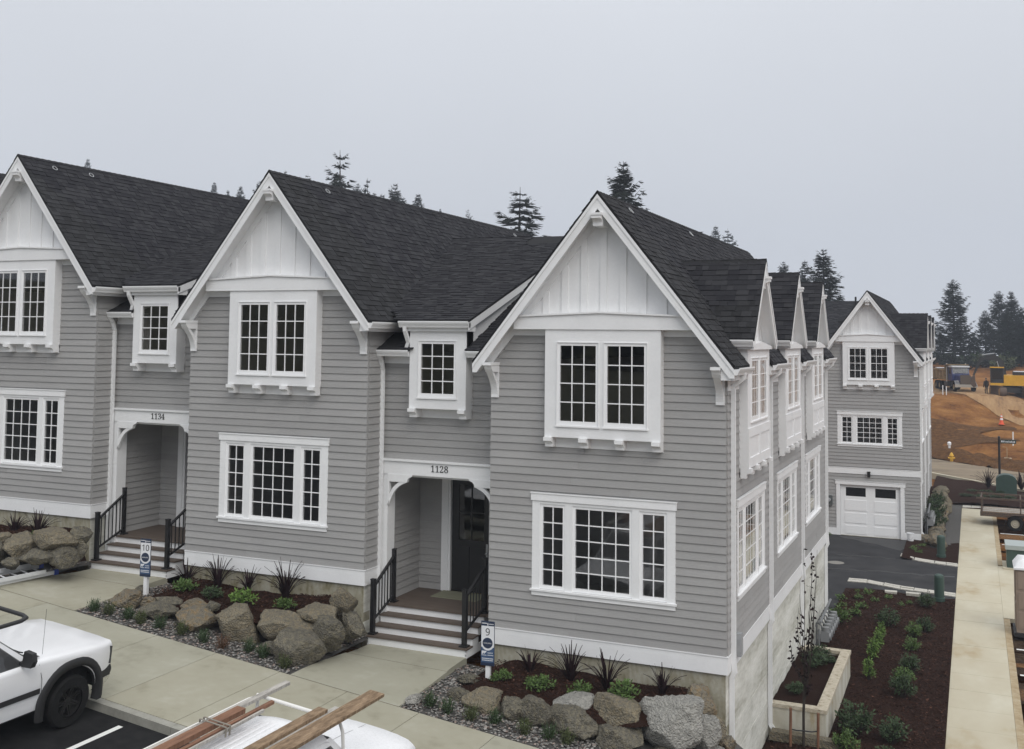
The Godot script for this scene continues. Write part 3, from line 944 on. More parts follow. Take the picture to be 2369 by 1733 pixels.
func townhouse(at: Vector3, label: String, o: Dictionary) -> Node3D:
	var h := thing("townhouse", label, "house", at)
	var w: float = o.w
	var xc := -w / 2
	var half: float = o.half
	var sl: float = (o.ypk - o.ytip) / half
	var depth: float = o.depth
	var I := Transform3D.IDENTITY
	var S := Transform3D(Basis(Vector3(0, 0, -1), Vector3.UP, Vector3(1, 0, 0)), Vector3.ZERO)   # right-hand wall: x runs back
	var xl: float = -UNIT if o.recess else -w
	# foundation
	var low: float = o.low
	var f := MB.new()
	f.box(Vector3(-w + 0.03, low, -0.3), Vector3(-0.03, o.get("wall0", 0.0), -0.03))
	obj("foundation", f, M("foundation"), h)
	if o.low < o.get("wall0", 0.0) - 0.01:
		var fs := MB.new()
		var y := low
		while y < o.get("wall0", 0.0) - 0.001:
			var y2 := minf(y + 0.2, o.get("wall0", 0.0))
			fs.box(Vector3(-0.3, y + 0.004, -depth + 0.03), Vector3(-0.028 + rng.randf_range(-0.004, 0.004), y2, -0.035))
			y += 0.2
		obj("foundation", fs, M("foundation_side"), h)
	bay_front(h, o)
	# skirt board
	if o.get("skirt", true):
		var sk := MB.new()
		sk.box(Vector3(-w, 0.0, -0.1), Vector3(0.028, 0.325, 0.028))
		sk.box(Vector3(-w, 0.325, -0.1), Vector3(0.04, 0.345, 0.04))
		sk.box(Vector3(-0.1, 0.0, -depth if o.side else -0.72), Vector3(0.028, 0.325, -0.1))
		sk.box(Vector3(-0.1, 0.325, -depth if o.side else -0.72), Vector3(0.04, 0.345, -0.1))
		obj("skirt_board", sk, M("white_paint"), h)
	# right-hand wall
	var roof := obj("roof", MB.new().mesh(), M("shingle_1"), h)
	var tabs := []
	var rm := MB.new()
	# the slopes end behind the wall where a dormer breaks the eave
	var runs := [[-1.0, o.zo + 0.012, -depth - 0.4, half]]
	var zs: float = o.zo + 0.012
	for dz in o.get("dormers", []):
		runs.append([1.0, zs, dz + o.d_half - 0.03, half])
		runs.append([1.0, dz + o.d_half - 0.03, dz - o.d_half + 0.03, half - 0.32])
		zs = dz - o.d_half + 0.03
	runs.append([1.0, zs, -depth - 0.4, half])
	for q in runs:
		var s: float = q[0]
		var hh: float = q[3]
		var yt: float = o.ypk - sl * hh
		rm.prism(PackedVector2Array([Vector2(0, o.ypk), Vector2(s * hh, yt), Vector2(s * hh, yt - 0.045), Vector2(0, o.ypk - 0.045)]), Vector3(xc, 0, q[1]), Vector3.RIGHT, Vector3.UP, Vector3(0, 0, q[2] - q[1]))
		rm.prism(PackedVector2Array([Vector2(0, o.ypk - 0.045), Vector2(s * hh, yt - 0.045), Vector2(s * hh, yt - 0.1), Vector2(0, o.ypk - 0.15)]), Vector3(xc, 0, minf(q[1], -0.2)), Vector3.RIGHT, Vector3.UP, Vector3(0, 0, q[2] - minf(q[1], -0.2)))
	var V := Vector3(-1, sl, 0).normalized()
	var rise := Vector2(half, o.ypk - o.ytip).length()
	var zend: float = -depth - 0.4
	var eave := Vector3(xc + half, o.ytip, o.zo + 0.012)
	var dormers: Array = o.get("dormers", [])
	var cross_y: float = o.get("next_cross", -1.0)      # the lower neighbour's cross roof starts here
	lay(tabs, eave, Vector3.FORWARD, V, eave.z - zend, rise, func(p):
		for dz in dormers:
			var dy: float = o.d_ridge - (o.d_ridge - o.d_eave) / o.d_half * absf(p.z - dz)
			if p.y < dy - 0.12 and dy > o.d_eave:
				return false
		if cross_y > 0.0 and p.z < -0.5 and p.y < cross_y + 0.335 * (-p.z - 0.235) - 0.15 and p.z > -7.6:
			return false
		return true)
	lay(tabs, Vector3(xc - half, o.ytip, zend), Vector3.BACK, Vector3(1, sl, 0).normalized(), eave.z - zend, rise, null, false)
	ridge_caps(roof, Vector3(xc, o.ypk, o.zo + 0.02), Vector3(xc, o.ypk, zend), Vector3.RIGHT, sl)
	for z in o.get("anchors", []):
		var an := MB.new()
		for i in 12:
			var a0 := TAU * i / 12
			var a1 := TAU * (i + 1) / 12
			an.tube([Vector3(cos(a0) * 0.07, sin(a0) * 0.07, 0), Vector3(cos(a1) * 0.07, sin(a1) * 0.07, 0)], 0.012, 5, false)
		var tr := Transform3D(Basis(Vector3(0, 0, 1), V, Vector3(0, 0, 1).cross(V)), Vector3(xc + 0.2, o.ypk - 0.2 * sl + 0.05, z))
		obj("roof_anchor", an, M("galvanised"), roof, tr)
	if o.side:
		side_wall(h, roof, tabs, rm, o, S)
	else:
		wall(h, S, "wall", M("siding"), 0.175, depth, 0.0, o.ytip - 0.1, -0.12, -0.002)
		siding(h, S, 0.02, 0.72, 0.345, o.ytip - 0.25)
		gutter(h, Vector3(xc + half - 0.03, o.ytip - 0.04, o.zo - 0.01), Vector3(xc + half - 0.03, o.ytip - 0.04, -1.9), Vector3.RIGHT)
		var ret := MB.new()
		ret.box(Vector3(0.0, o.ytip - 0.24, o.zo - 0.04), Vector3(xc + half - 0.03, o.ytip - 0.06, -1.9))
		obj("eave_box", ret, M("white_paint"), h)
	if o.recess:
		recess(h, roof, tabs, rm, o)
	var rb := obj("roof_deck", rm, M("shingle_0"), roof)
	finish_roof(h, roof, tabs, o.get("singles", 300))
	# floors and partitions
	if o.open:
		var it := MB.new()
		it.box(Vector3(xl + 0.1, 3.42, -depth + 0.1), Vector3(-0.17, 3.54, -0.75))
		it.box(Vector3(-w + 0.1, 3.42, -0.75), Vector3(-0.17, 3.54, -0.17))
		it.box(Vector3(-w + 0.1, o.get("floor", 0.2), -depth + 0.1), Vector3(-0.17, o.get("floor", 0.2) + 0.1, -0.17))
		it.box(Vector3(-w + 0.02, o.get("floor", 0.2), -depth + 0.1), Vector3(-w + 0.09, o.ytip, -0.75))
		it.box(Vector3(-w + 0.1, 0.3, -4.9), Vector3(-0.2, o.ytip - 0.3, -4.78))
		it.box(Vector3(xc - (o.ypk - o.ybeam - 0.45) / sl, o.ybeam + 0.2, -depth + 0.1), Vector3(xc + (o.ypk - o.ybeam - 0.45) / sl, o.ybeam + 0.25, -0.05))
		obj("interior", it, M("interior"), h)
		if o.recess:
			var ib := MB.new()
			ib.box(Vector3(xl + 0.1, 3.5, -3.6), Vector3(-w, 6.0, -3.5))
			obj("interior", ib, M("interior"), h)
	var bk := MB.new()
	bk.box(Vector3(xl, low, -depth), Vector3(0.0, o.ytip, -depth + 0.1))
	bk.prism(PackedVector2Array([Vector2(-half, o.ytip), Vector2(half, o.ytip), Vector2(0, o.ypk - 0.1)]), Vector3(xc, 0, -depth), Vector3.RIGHT, Vector3.UP, Vector3(0, 0, 0.1))
	obj("back_wall", bk, M("siding"), h)
	return h


func side_wall(h: Node3D, roof: Node3D, tabs: Array, rm: MB, o: Dictionary, S: Transform3D) -> void:
	var depth: float = o.depth
	var holes := []
	var cuts := []
	var xc: float = -o.w / 2
	var tip: float = xc + o.half
	var sl: float = (o.ypk - o.ytip) / o.half
	var rg: float = o.d_ridge
	var ev: float = o.d_eave
	var hw: float = o.d_half
	var ds := (rg - ev) / hw
	var xin: float = xc + (o.ypk - rg) / sl - 0.15
	for dz in o.dormers:
		var c: float = -dz
		var tw := triple(h, S, c, 3.03, o.tw0 + 0.08, o.tw1)
		holes.append(tw[0])
		cuts.append(tw[1])
		var x0 := c - 1.25
		var x1 := c + 1.25
		var t1: float = ev - 0.22
		var t0: float = t1 - 2.4
		window_box(h, S, x0, x1, t0, t1, 0.19, [[c - 0.9, c - 0.05, t0 + 0.94, t1 - 0.18, 4, 4], [c + 0.05, c + 0.9, t0 + 0.94, t1 - 0.18, 4, 4]], 4, 0.62)
		holes.append([x0, x1, t0 - 0.22, t1 + 0.12])
		cuts.append([x0 + 0.06, x1 - 0.06, t0 + 0.07, t1 - 0.13])
		# the box's own peaked cap
		var cp := MB.new()
		cp.xf = S
		cp.prism(PackedVector2Array([Vector2(x0 - 0.06, t1), Vector2(x1 + 0.06, t1), Vector2(x1 + 0.06, t1 + 0.06), Vector2(c, t1 + 0.17), Vector2(x0 - 0.06, t1 + 0.06)]), Vector3(0, 0, 0.0), Vector3.RIGHT, Vector3.UP, Vector3(0, 0, 0.25))
		obj("beam_cap", cp, M("white_paint"), h)
		# dormer gable above
		gable(h, S, c, hw, ev, rg, 0.34, t1 + 0.02, 0.36, 0.3, 0.17)
		var q := MB.new()
		q.xf = S
		q.box(Vector3(x0 + 0.02, o.ytip - 0.2, -0.9), Vector3(x0 + 0.1, ev - 0.04, 0.0))
		q.box(Vector3(x1 - 0.1, o.ytip - 0.2, -0.9), Vector3(x1 - 0.02, ev - 0.04, 0.0))
		obj("dormer_cheek", q, M("white_paint"), h)
		for s in [-1.0, 1.0]:
			rm.prism(PackedVector2Array([Vector2(dz, rg), Vector2(dz + hw * s, ev), Vector2(dz + hw * s, ev - 0.045), Vector2(dz, rg - 0.045)]), Vector3(xin, 0, 0), Vector3.BACK, Vector3.UP, Vector3(0.352 - xin, 0, 0))
			var V := Vector3(0, ds, -s).normalized()
			var U := Vector3.RIGHT if s > 0.0 else Vector3.LEFT
			var O := Vector3(xin if s > 0.0 else 0.352, ev, dz + hw * s)
			lay(tabs, O, U, V, 0.352 - xin, Vector2(hw, rg - ev).length(), func(p): return p.y > o.ypk - sl * (p.x - xc) - 0.1, s > 0.0)
			gutter(h, Vector3(-0.2, ev - 0.03, dz + (hw - 0.02) * s), Vector3(0.34, ev - 0.03, dz + (hw - 0.02) * s), Vector3(0, 0, s))
		ridge_caps(roof, Vector3(0.36, rg, dz), Vector3(xin, rg, dz), Vector3.BACK, ds)
	wall(h, S, "wall", M("siding"), 0.0, depth, o.get("wall0", 0.0), o.ytip + 0.1, -0.16, -0.002, cuts)
	siding(h, S, 0.02, depth, o.get("side0", 0.345), o.ytip - 0.2, holes)
	# eaves between the dormers
	var z0: float = o.zo - 0.01
	for i in o.dormers.size() + 1:
		var z1: float = (o.dormers[i] + hw - 0.02) if i < o.dormers.size() else -depth - 0.3
		gutter(h, Vector3(tip - 0.03, o.ytip - 0.03, z0), Vector3(tip - 0.03, o.ytip - 0.03, z1), Vector3.RIGHT)
		var ret := MB.new()
		ret.box(Vector3(-0.02, o.ytip - 0.26, z0 - (0.03 if i == 0 else 0.0)), Vector3(tip - 0.03, o.ytip - 0.06, z1))
		ret.box(Vector3(0.0, o.ytip - 0.48, minf(z0, -0.02)), Vector3(0.035, o.ytip - 0.26, z1))
		obj("eave_box", ret, M("white_paint"), h)
		if i < o.dormers.size():
			z0 = o.dormers[i] - hw + 0.02
	var foot: float = o.get("foot", -2.5)
	for z in o.spouts:
		downspout(h, [Vector3(tip + 0.04, o.ytip - 0.15, z), Vector3(tip + 0.02, o.ytip - 0.24, z), Vector3(0.07, o.ytip - 0.4, z), Vector3(0.065, 0.36, z), Vector3(0.07, 0.2, z), Vector3(0.085, -0.02, z), Vector3(0.03, -0.14, z), Vector3(0.03, foot, z), Vector3(0.13, foot - 0.14, z + 0.02)])


func recess(h: Node3D, roof: Node3D, tabs: Array, rm: MB, o: Dictionary) -> void:
	var Z := Transform3D(Basis.IDENTITY, Vector3(0, 0, -0.72))
	var holes := [[-7.2, -5.79, 4.58, 6.5]]
	wall(h, Z, "wall", M("siding"), -UNIT, -5.0, 3.4, 6.02, -0.12, -0.002, [[-7.1, -5.9, 4.85, 6.02]])
	siding(h, Z, -UNIT, -5.0, 3.6, 5.86, holes)
	for s in [[-UNIT, -7.2], [-5.79, -5.0]]:
		var fr := MB.new()
		fr.box(Vector3(s[0], 5.76, -0.72), Vector3(s[1], 5.93, -0.68))
		fr.box(Vector3(s[0], 5.93, -0.9), Vector3(s[1], 6.05, -0.42))
		obj("frieze_board", fr, M("white_paint"), h)
	# small dormer box with its window
	window_box(h, Z, -7.2, -5.79, 4.78, 6.52, 0.35, [[-6.965, -6.03, 5.045, 6.28, 3, 4]], 2)
	var ch := MB.new()
	for x in [-7.2, -5.82]:
		ch.prism(PackedVector2Array([Vector2(-0.4, 6.0), Vector2(-0.4, 6.68), Vector2(-5.4, 8.4), Vector2(-5.4, 8.2)]), Vector3(x, 0, 0), Vector3.BACK, Vector3.UP, Vector3(0.03, 0, 0))
	ch.box(Vector3(-7.3, 6.5, -0.6), Vector3(-5.68, 6.66, -0.3))
	obj("dormer_cheek", ch, M("white_paint"), h)
	var ys := func(z): return 6.74 + 0.335 * (-z - 0.235)
	var ym := func(z): return 6.08 + 0.44 * (-z - 0.3)
	var rk := MB.new()
	rk.prism(PackedVector2Array([Vector2(-0.235, 6.71), Vector2(-0.235, 6.53), Vector2(-4.2, ys.call(-4.2) - 0.21), Vector2(-4.2, ys.call(-4.2) - 0.03)]), Vector3(-5.69, 0, 0), Vector3.BACK, Vector3.UP, Vector3(0.03, 0, 0))
	obj("rake_board", rk, M("white_paint"), h)
	gutter(h, Vector3(-7.4, 6.71, -0.3), Vector3(-5.66, 6.71, -0.3), Vector3.BACK)
	gutter(h, Vector3(-8.03, 6.06, -0.42), Vector3(-7.21, 6.06, -0.42), Vector3.BACK)
	gutter(h, Vector3(-5.78, 6.06, -0.42), Vector3(-5.05, 6.06, -0.42), Vector3.BACK)
	downspout(h, [Vector3(-7.26, 6.6, -0.24), Vector3(-7.26, 6.5, -0.25), Vector3(-7.24, 6.25, -0.38), Vector3(-7.3, 6.1, -0.4)], 0.04)
	downspout(h, [Vector3(-7.98, 5.95, -0.36), Vector3(-7.99, 5.8, -0.48), Vector3(-8.0, 5.6, -0.56), Vector3(-8.0, -0.35, -0.56)], 0.045)
	# roofs: the cross roof and, flatter, the dormer's roof on it
	var zr := -7.6
	var sl := 1.262
	var left_of := func(y): return -UNIT + (-2.5) + (o.ypk + STEP - y) / sl      # neighbour's right slope
	var right_of := func(y): return -2.5 - (o.ypk - y) / sl                      # own left slope
	var a0 := Vector3(-UNIT, 6.08, -0.3)
	var b0 := Vector3(right_of.call(6.08) + 0.3, 6.08, -0.3)
	var yr: float = ym.call(zr)
	var a1 := Vector3(left_of.call(yr) - 0.3, yr, zr)
	var b1 := Vector3(right_of.call(yr) + 0.3, yr, zr)
	var zc := -0.72                                  # the dormer box stands through the roof up to here
	var yc: float = ym.call(zc)
	for q in [[-UNIT, -7.2], [-5.79, b0.x]]:
		rm.quad(Vector3(q[0], 6.08, -0.3), Vector3(q[1], 6.08, -0.3), Vector3(q[1], yc, zc), Vector3(q[0], yc, zc))
		rm.quad(Vector3(q[0], 6.03, -0.3), Vector3(q[1], 6.03, -0.3), Vector3(q[1], 6.08, -0.3), Vector3(q[0], 6.08, -0.3))
	rm.quad(Vector3(-UNIT, yc, zc), Vector3(b0.x, yc, zc), b1, a1)
	lay(tabs, Vector3(a1.x, 6.08, -0.3), Vector3.RIGHT, Vector3(0, 0.44, -1).normalized(), b1.x - a1.x, Vector2(yr - 6.08, 7.3).length(), func(p):
		if p.x < left_of.call(p.y) - 0.12 or p.x > right_of.call(p.y) + 0.12 or p.x < -UNIT and p.y < 6.5: return false
		return not (p.x > -7.2 and p.x < -5.8 and p.y < ys.call(p.z) - 0.1 and p.z < -0.45) and not (p.x > -7.2 and p.x < -5.8))
	# dormer roof
	var c0 := Vector3(-7.4, 6.74, -0.235)
	var c1 := Vector3(-5.66, 6.74, -0.235)
	var e1 := Vector3(-5.66, ys.call(zr), zr)
	var e0 := Vector3(left_of.call(ys.call(zr)) - 0.3, ys.call(zr), zr)
	var cm := Vector3(-7.86, ys.call(-0.8), -0.8)
	rm.quad(c0, c1, e1, e0)
	rm.tri(c0, e0, cm)
	rm.quad(c0 + Vector3(0, -0.04, 0), c1 + Vector3(0, -0.04, 0), c1, c0)
	rm.quad(c1 + Vector3(0, -0.04, 0), e1 + Vector3(0, -0.04, 0), e1, c1)
	# from the dormer's right edge over to this house's own gable the roof closes at the ridge
	lay(tabs, Vector3(e0.x, 6.74, -0.235), Vector3.RIGHT, Vector3(0, 0.335, -1).normalized(), -5.66 - e0.x, Vector2(ys.call(zr) - 6.74, 7.365).length(), func(p):
		if p.x < left_of.call(p.y) - 0.1: return false
		return p.x > -7.4 or p.z < -0.235 - (-7.4 - p.x) * 1.2)
	var back := MB.new()
	back.quad(Vector3(e0.x, 9.2, zr), Vector3(-3.0, 9.2, zr), Vector3(-3.0, 6.5, -13.5), Vector3(e0.x, 6.5, -13.5))
	obj("roof_deck", back, M("shingle_0"), roof)
	ridge_caps(roof, Vector3(left_of.call(9.2), 9.215, zr), Vector3(right_of.call(9.2), 9.215, zr), Vector3.BACK, 0.35)


# ---------------------------------------------------------------- the site
func street_y(x: float) -> float:
	return -0.325 - FR * (x + 6.7)


func smooth(a: float, b: float, x: float) -> float:
	return smoothstep(a, b, x)


var hills: FastNoiseLite

func land(x: float, z: float) -> float:
	var front := maxf(street_y(maxf(x, -60.0)), -3.4) - 0.35
	var back := -2.8 + maxf(0.0, -x - 1.0) * 0.1 * smooth(-14.0, -20.0, z)
	var y := lerpf(front, back, smooth(3.0, 0.5, z)) if x > -3.0 else lerpf(front, minf(back, front), smooth(-10.0, -16.0, z))
	if z < -56.0 and x > -70.0:
		var d := -z
		var r := -2.8
		var ds := d + 1.15 * (clampf(x, -6.0, 14.0) - 3.6)
		r += 0.9 * smooth(66.0, 82.0, ds) + 3.0 * smooth(70.0, 116.0, d) + 2.6 * smooth(112.0, 165.0, d) - 24.0 * smooth(190.0, 320.0, d)
		r += (hills.get_noise_2d(x * 2.2, z * 2.2) * 0.9 + hills.get_noise_2d(x * 9.0, z * 9.0) * 0.25) * smooth(68.0, 76.0, ds)
		# a bank between the lower pad and the upper haul road
		r += 0.7 * smooth(79.0, 86.0, d) * (1.0 - smooth(-2.0, 9.0, x - (d - 80.0) * 0.1)) * (1.0 - smooth(97.0, 105.0, d))
		y = lerpf(y, r, smooth(56.0, 60.0, d))
	var hill := clampf((-x - 25.0) / 230.0, 0.0, 1.0) * clampf((-z - 35.0) / 190.0, 0.0, 1.0) * 92.0
	hill = minf(hill, maxf(0.0, 0.095 * Vector2(x - CAM.x, z - CAM.z).length() - 3.0))
	if z > 30.0:
		y -= (z - 30.0) * 0.02
	return y + hill


func ground() -> void:
	var xs := []
	var zs := []
	var x := -420.0
	while x <= 420.0:
		xs.append(x)
		x += 1.2 if x > -12.0 and x < 26.0 else (4.0 if absf(x) < 60.0 else 20.0)
	var z := 300.0
	while z >= -620.0:
		zs.append(z)
		z -= 1.2 if z < -54.0 and z > -128.0 else (2.5 if absf(z) < 60.0 else 20.0)
	var rows := []
	for zz in zs:
		var r := []
		for xx in xs:
			r.append(Vector3(xx, land(xx, zz), zz))
		rows.append(r)
	var b := MB.new()
	b.grid(rows)
	struct("ground", b, M("dirt"))


# a sheet over a rectangle of the sloping street, y offset dy
func street_sheet(b: MB, x0: float, x1: float, z0: float, z1: float, dy: float, n := 1) -> void:
	for i in n:
		var a := lerpf(x0, x1, float(i) / n)
		var c := lerpf(x0, x1, float(i + 1) / n)
		b.quad(Vector3(a, street_y(a) + dy, z1), Vector3(c, street_y(c) + dy, z1), Vector3(c, street_y(c) + dy, z0), Vector3(a, street_y(a) + dy, z0))


# a slab with thickness, sheared to the fall of the street
func street_slab(b: MB, x0: float, x1: float, z0: float, z1: float, dy: float, thick: float) -> void:
	var p := []
	for x in [x0, x1]:
		for z in [z0, z1]:
			p.append(Vector3(x, street_y(x) + dy, z))
	var d := Vector3(0, -thick, 0)
	b.quad(p[1], p[3], p[2], p[0])
	b.quad(p[1] + d, p[3] + d, p[3], p[1])
	b.quad(p[2] + d, p[0] + d, p[0], p[2])
	b.quad(p[3] + d, p[2] + d, p[2], p[3])
	b.quad(p[0] + d, p[1] + d, p[1], p[0])


func site_front() -> void:
	var b := MB.new()
	street_sheet(b, -40.0, 14.0, 6.1, 19.0, -0.15)
	var park := struct("parking_lot", b, M("asphalt"))
	for x in [-14.4, -11.65 - 0.1, -8.93, -6.2, -3.4, -0.6]:
		var l := MB.new()
		street_sheet(l, x, x + 0.1, 6.38, 11.5, -0.146)
		obj("parking_line", l, flat("line_white", lin(0.72, 0.72, 0.7), 0.7), park)
	b = MB.new()
	street_sheet(b, -60.0, 16.0, 18.9, 30.0, -0.17)
	struct("road", b, M("asphalt_worn"))
	b = MB.new()
	street_sheet(b, -160.0, 120.0, 30.0, 290.0, 0.35)
	struct("field", b, M("field"))
	# kerb in lengths
	b = MB.new()
	var kerb := struct("kerb", MB.new().mesh(), M("kerb_grey"))
	var x := -32.0
	while x < 8.0:
		var k := MB.new()
		street_slab(k, x + 0.004, x + 2.996, 6.0, 6.17, -0.004, 0.3)
		obj("kerb_stone", k, M("kerb_grey"), kerb)
		x += 3.0
	# pavement slabs
	var pv := struct("pavement", MB.new().mesh(), M("concrete"))
	var sub := MB.new()
	street_sheet(sub, -32.0, 8.0, 2.98, 6.0, -0.03)
	obj("slab_bed", sub, M("kerb_grey"), pv)
	x = -11.17 - 1.54 * 12
	while x < 6.0:
		var s := MB.new()
		street_slab(s, x + 0.006, x + 1.534, 3.0, 5.99, 0.0, 0.12)
		obj("slab", s, M("concrete" if rng.randf() < 0.6 else "concrete_b"), pv)
		x += 1.54
	# walkways to the stairs
	for u in 3:
		var ox := -UNIT * u
		var oy := STEP * u
		var w := struct("walkway", MB.new().mesh(), M("concrete"))
		for q in [[-7.86, -5.45, 1.0, 2.985], [-7.82, -5.47, 0.06, 0.99]]:
			var p := MB.new()
			var a: float = q[0] + ox
			var c: float = q[1] + ox
			var rows := []
			for i in 7:
				var z := lerpf(q[2], q[3], i / 6.0)
				var lv := 1.0 - smooth(0.1, 2.6, z)
				var r := []
				for j in 5:
					var xx := lerpf(a, c, j / 4.0)
					r.append(Vector3(xx, lerpf(street_y(xx), -0.345 + oy, lv), z))
				rows.append(r)
			p.grid(rows, true)
			for s in [0, 4]:
				for i in 6:
					p.quad(rows[i][s], rows[i + 1][s], rows[i + 1][s] - Vector3(0, 0.2, 0), rows[i][s] - Vector3(0, 0.2, 0))
			obj("slab", p, M("concrete" if u != 1 else "concrete_b"), w)
	# gravel beds and mulch mounds
	for u in 3:
		var ox := -UNIT * u
		var oy := STEP * u
		var gb := MB.new()
		var rows := []
		for i in 22:
			var r := []
			for j in 14:
				var xx := lerpf(-5.47, (0.9 if u == 0 else 0.2), i / 21.0) + ox
				var z := lerpf(2.98, 0.0, j / 13.0)
				var yy := street_y(xx) - 0.03 + hills.get_noise_2d(xx * 60.0, z * 60.0) * 0.03
				if u == 0:
					yy -= 0.5 * smooth(-0.2, 0.9, xx)
				r.append(Vector3(xx, yy, z))
			rows.append(r)
		gb.grid(rows)
		struct("gravel_bed", gb, M("gravel_bed"))
		var mm := MB.new()
		rows = []
		for i in 40:
			var r := []
			for j in 16:
				var t := i / 39.0
				var xx := lerpf(-4.95, -0.1, t) + ox
				var zmax := 1.95 - 0.9 * smooth(0.75, 1.0, t) - 0.45 * (1.0 - smooth(0.0, 0.18, t))
				var z := lerpf(-0.03, zmax, j / 15.0)
				var yy := -0.36 + oy + 0.05 * sin(t * 7.0 + u) + hills.get_noise_2d(xx * 40.0, z * 40.0) * 0.07
				yy -= 0.16 * smooth(0.8, 1.0, j / 15.0)
				yy = lerpf(yy, street_y(xx) + 0.02, 1.0 - smooth(0.0, 0.1, t))
				yy = lerpf(yy, street_y(xx) - 0.05, smooth(0.93, 1.0, t))
				r.append(Vector3(xx, yy, z))
			rows.append(r)
		mm.grid(rows, true)
		struct("mulch_bed", mm, M("mulch"))


func pebbles() -> void:
	var pm := MB.new()
	var v := []
	# a squashed eight-sided pebble
	for i in 6:
		v.append(Vector3(cos(TAU * i / 6), rng.randf_range(-0.15, 0.15), sin(TAU * i / 6) * 0.75))
	for i in 6:
		pm.tri(v[(i + 1) % 6], v[i], Vector3(0.1, 0.6, 0.0))
		pm.tri(v[i], v[(i + 1) % 6], Vector3(0, -0.5, 0.05))
	var mesh := pm.mesh()
	for u in 3:
		var ox := -UNIT * u
		var spots := []
		for k in (7000 if u < 2 else 3500):
			var x := rng.randf_range(-5.45, 0.1)
			var z := rng.randf_range(0.1, 2.96)
			# nearer the pavement, or along the walkway
			if z < 2.0 and x > -4.85 and (u == 0 or x < -0.1): continue
			if u == 0 and x > 0.0: continue
			var y := street_y(x + ox) - 0.02 + hills.get_noise_2d((x + ox) * 60.0, z * 60.0) * 0.03
			spots.append(Vector3(x + ox, y + rng.randf_range(0.0, 0.02), z))
		var mmi := MultiMesh.new()
		mmi.transform_format = MultiMesh.TRANSFORM_3D
		mmi.use_colors = true
		mmi.mesh = mesh
		mmi.instance_count = spots.size()
		for i in spots.size():
			var s := rng.randf_range(0.016, 0.038)
			var bas := Basis.from_euler(Vector3(rng.randf_range(-0.4, 0.4), rng.randf() * TAU, rng.randf_range(-0.4, 0.4))).scaled(Vector3(s, s * 0.8, s))
			mmi.set_instance_transform(i, Transform3D(bas, spots[i]))
			var t := rng.randf()
			var g := rng.randf_range(0.07, 0.33)
			mmi.set_instance_color(i, Color(g * 1.02, g * 0.98, g * 0.92) if t < 0.75 else Color(g * 1.15, g * 0.92, g * 0.8))
		var n := MultiMeshInstance3D.new()
		n.name = numbered("gravel")
		n.multimesh = mmi
		n.material_override = M("pebble")
		n.set_meta("label", ["grey pebbles round the rock wall of the end house", "grey pebbles round the rock wall of the second house", "grey pebbles below the rock wall beside the ladder"][u])
		n.set_meta("category", "gravel")
		n.set_meta("kind", "stuff")
		add_child(n)


func chips() -> void:
	var cm := MB.new()
	cm.prism(PackedVector2Array([Vector2(-1, -0.3), Vector2(0.8, -0.35), Vector2(1, 0.2), Vector2(-0.7, 0.35)]), Vector3(0, -0.1, 0), Vector3.RIGHT, Vector3.BACK, Vector3(0, 0.22, 0))
	var mesh := cm.mesh()
	for u in 4:
		var spots := []
		if u < 3:
			for k in 4200:
				var t := rng.randf()
				var j := rng.randf()
				var xx := lerpf(-4.75, -0.5, t) - UNIT * u
				var zmax := 1.95 - 0.9 * smooth(0.75, 1.0, t) - 0.45 * (1.0 - smooth(0.0, 0.18, t))
				var z := j * zmax
				var yy := -0.36 + STEP * u + 0.05 * sin(t * 7.0 + u) + hills.get_noise_2d(xx * 40.0, z * 40.0) * 0.07 - 0.16 * smooth(0.8, 1.0, j)
				spots.append(Vector3(xx, yy, z))
		else:
			for k in 16000:
				var xx := rng.randf_range(0.0, 3.66)
				var z := rng.randf_range(-20.3, -3.0)
				if xx < 1.3 and z > -9.7 and z < -4.5: continue
				spots.append(Vector3(xx, bed_y(xx, z), z))
		var mmi := MultiMesh.new()
		mmi.transform_format = MultiMesh.TRANSFORM_3D
		mmi.use_colors = true
		mmi.mesh = mesh
		mmi.instance_count = spots.size()
		for i in spots.size():
			var s := rng.randf_range(0.012, 0.034) * (1.0 if u < 3 else 1.3)
			mmi.set_instance_transform(i, Transform3D(Basis.from_euler(Vector3(rng.randf_range(-0.5, 0.5), rng.randf() * TAU, rng.randf_range(-0.5, 0.5))).scaled(Vector3.ONE * s), spots[i] + Vector3(0, 0.008, 0)))
			var g := rng.randf_range(0.3, 1.5)
			if rng.randf() < 0.04: g *= 2.5
			mmi.set_instance_color(i, Color(0.046 * g, 0.023 * g, 0.0165 * g))
		var n := MultiMeshInstance3D.new()
		n.name = numbered("bark_mulch")
		n.multimesh = mmi
		n.material_override = M("pebble")
		n.set_meta("label", ["dark bark chips in the rock-walled bed of the end house", "dark bark chips in the rock-walled bed of the second house", "dark bark chips in the rock-walled bed beside the ladder", "dark bark chips between the concrete planter and the long footpath"][u])
		n.set_meta("category", "mulch")
		n.set_meta("kind", "stuff")
		add_child(n)


func bed_y(x: float, z: float) -> float:
	return -2.62 + hills.get_noise_2d(x * 30.0, z * 30.0) * 0.06 + 0.05 * sin(x * 1.7)


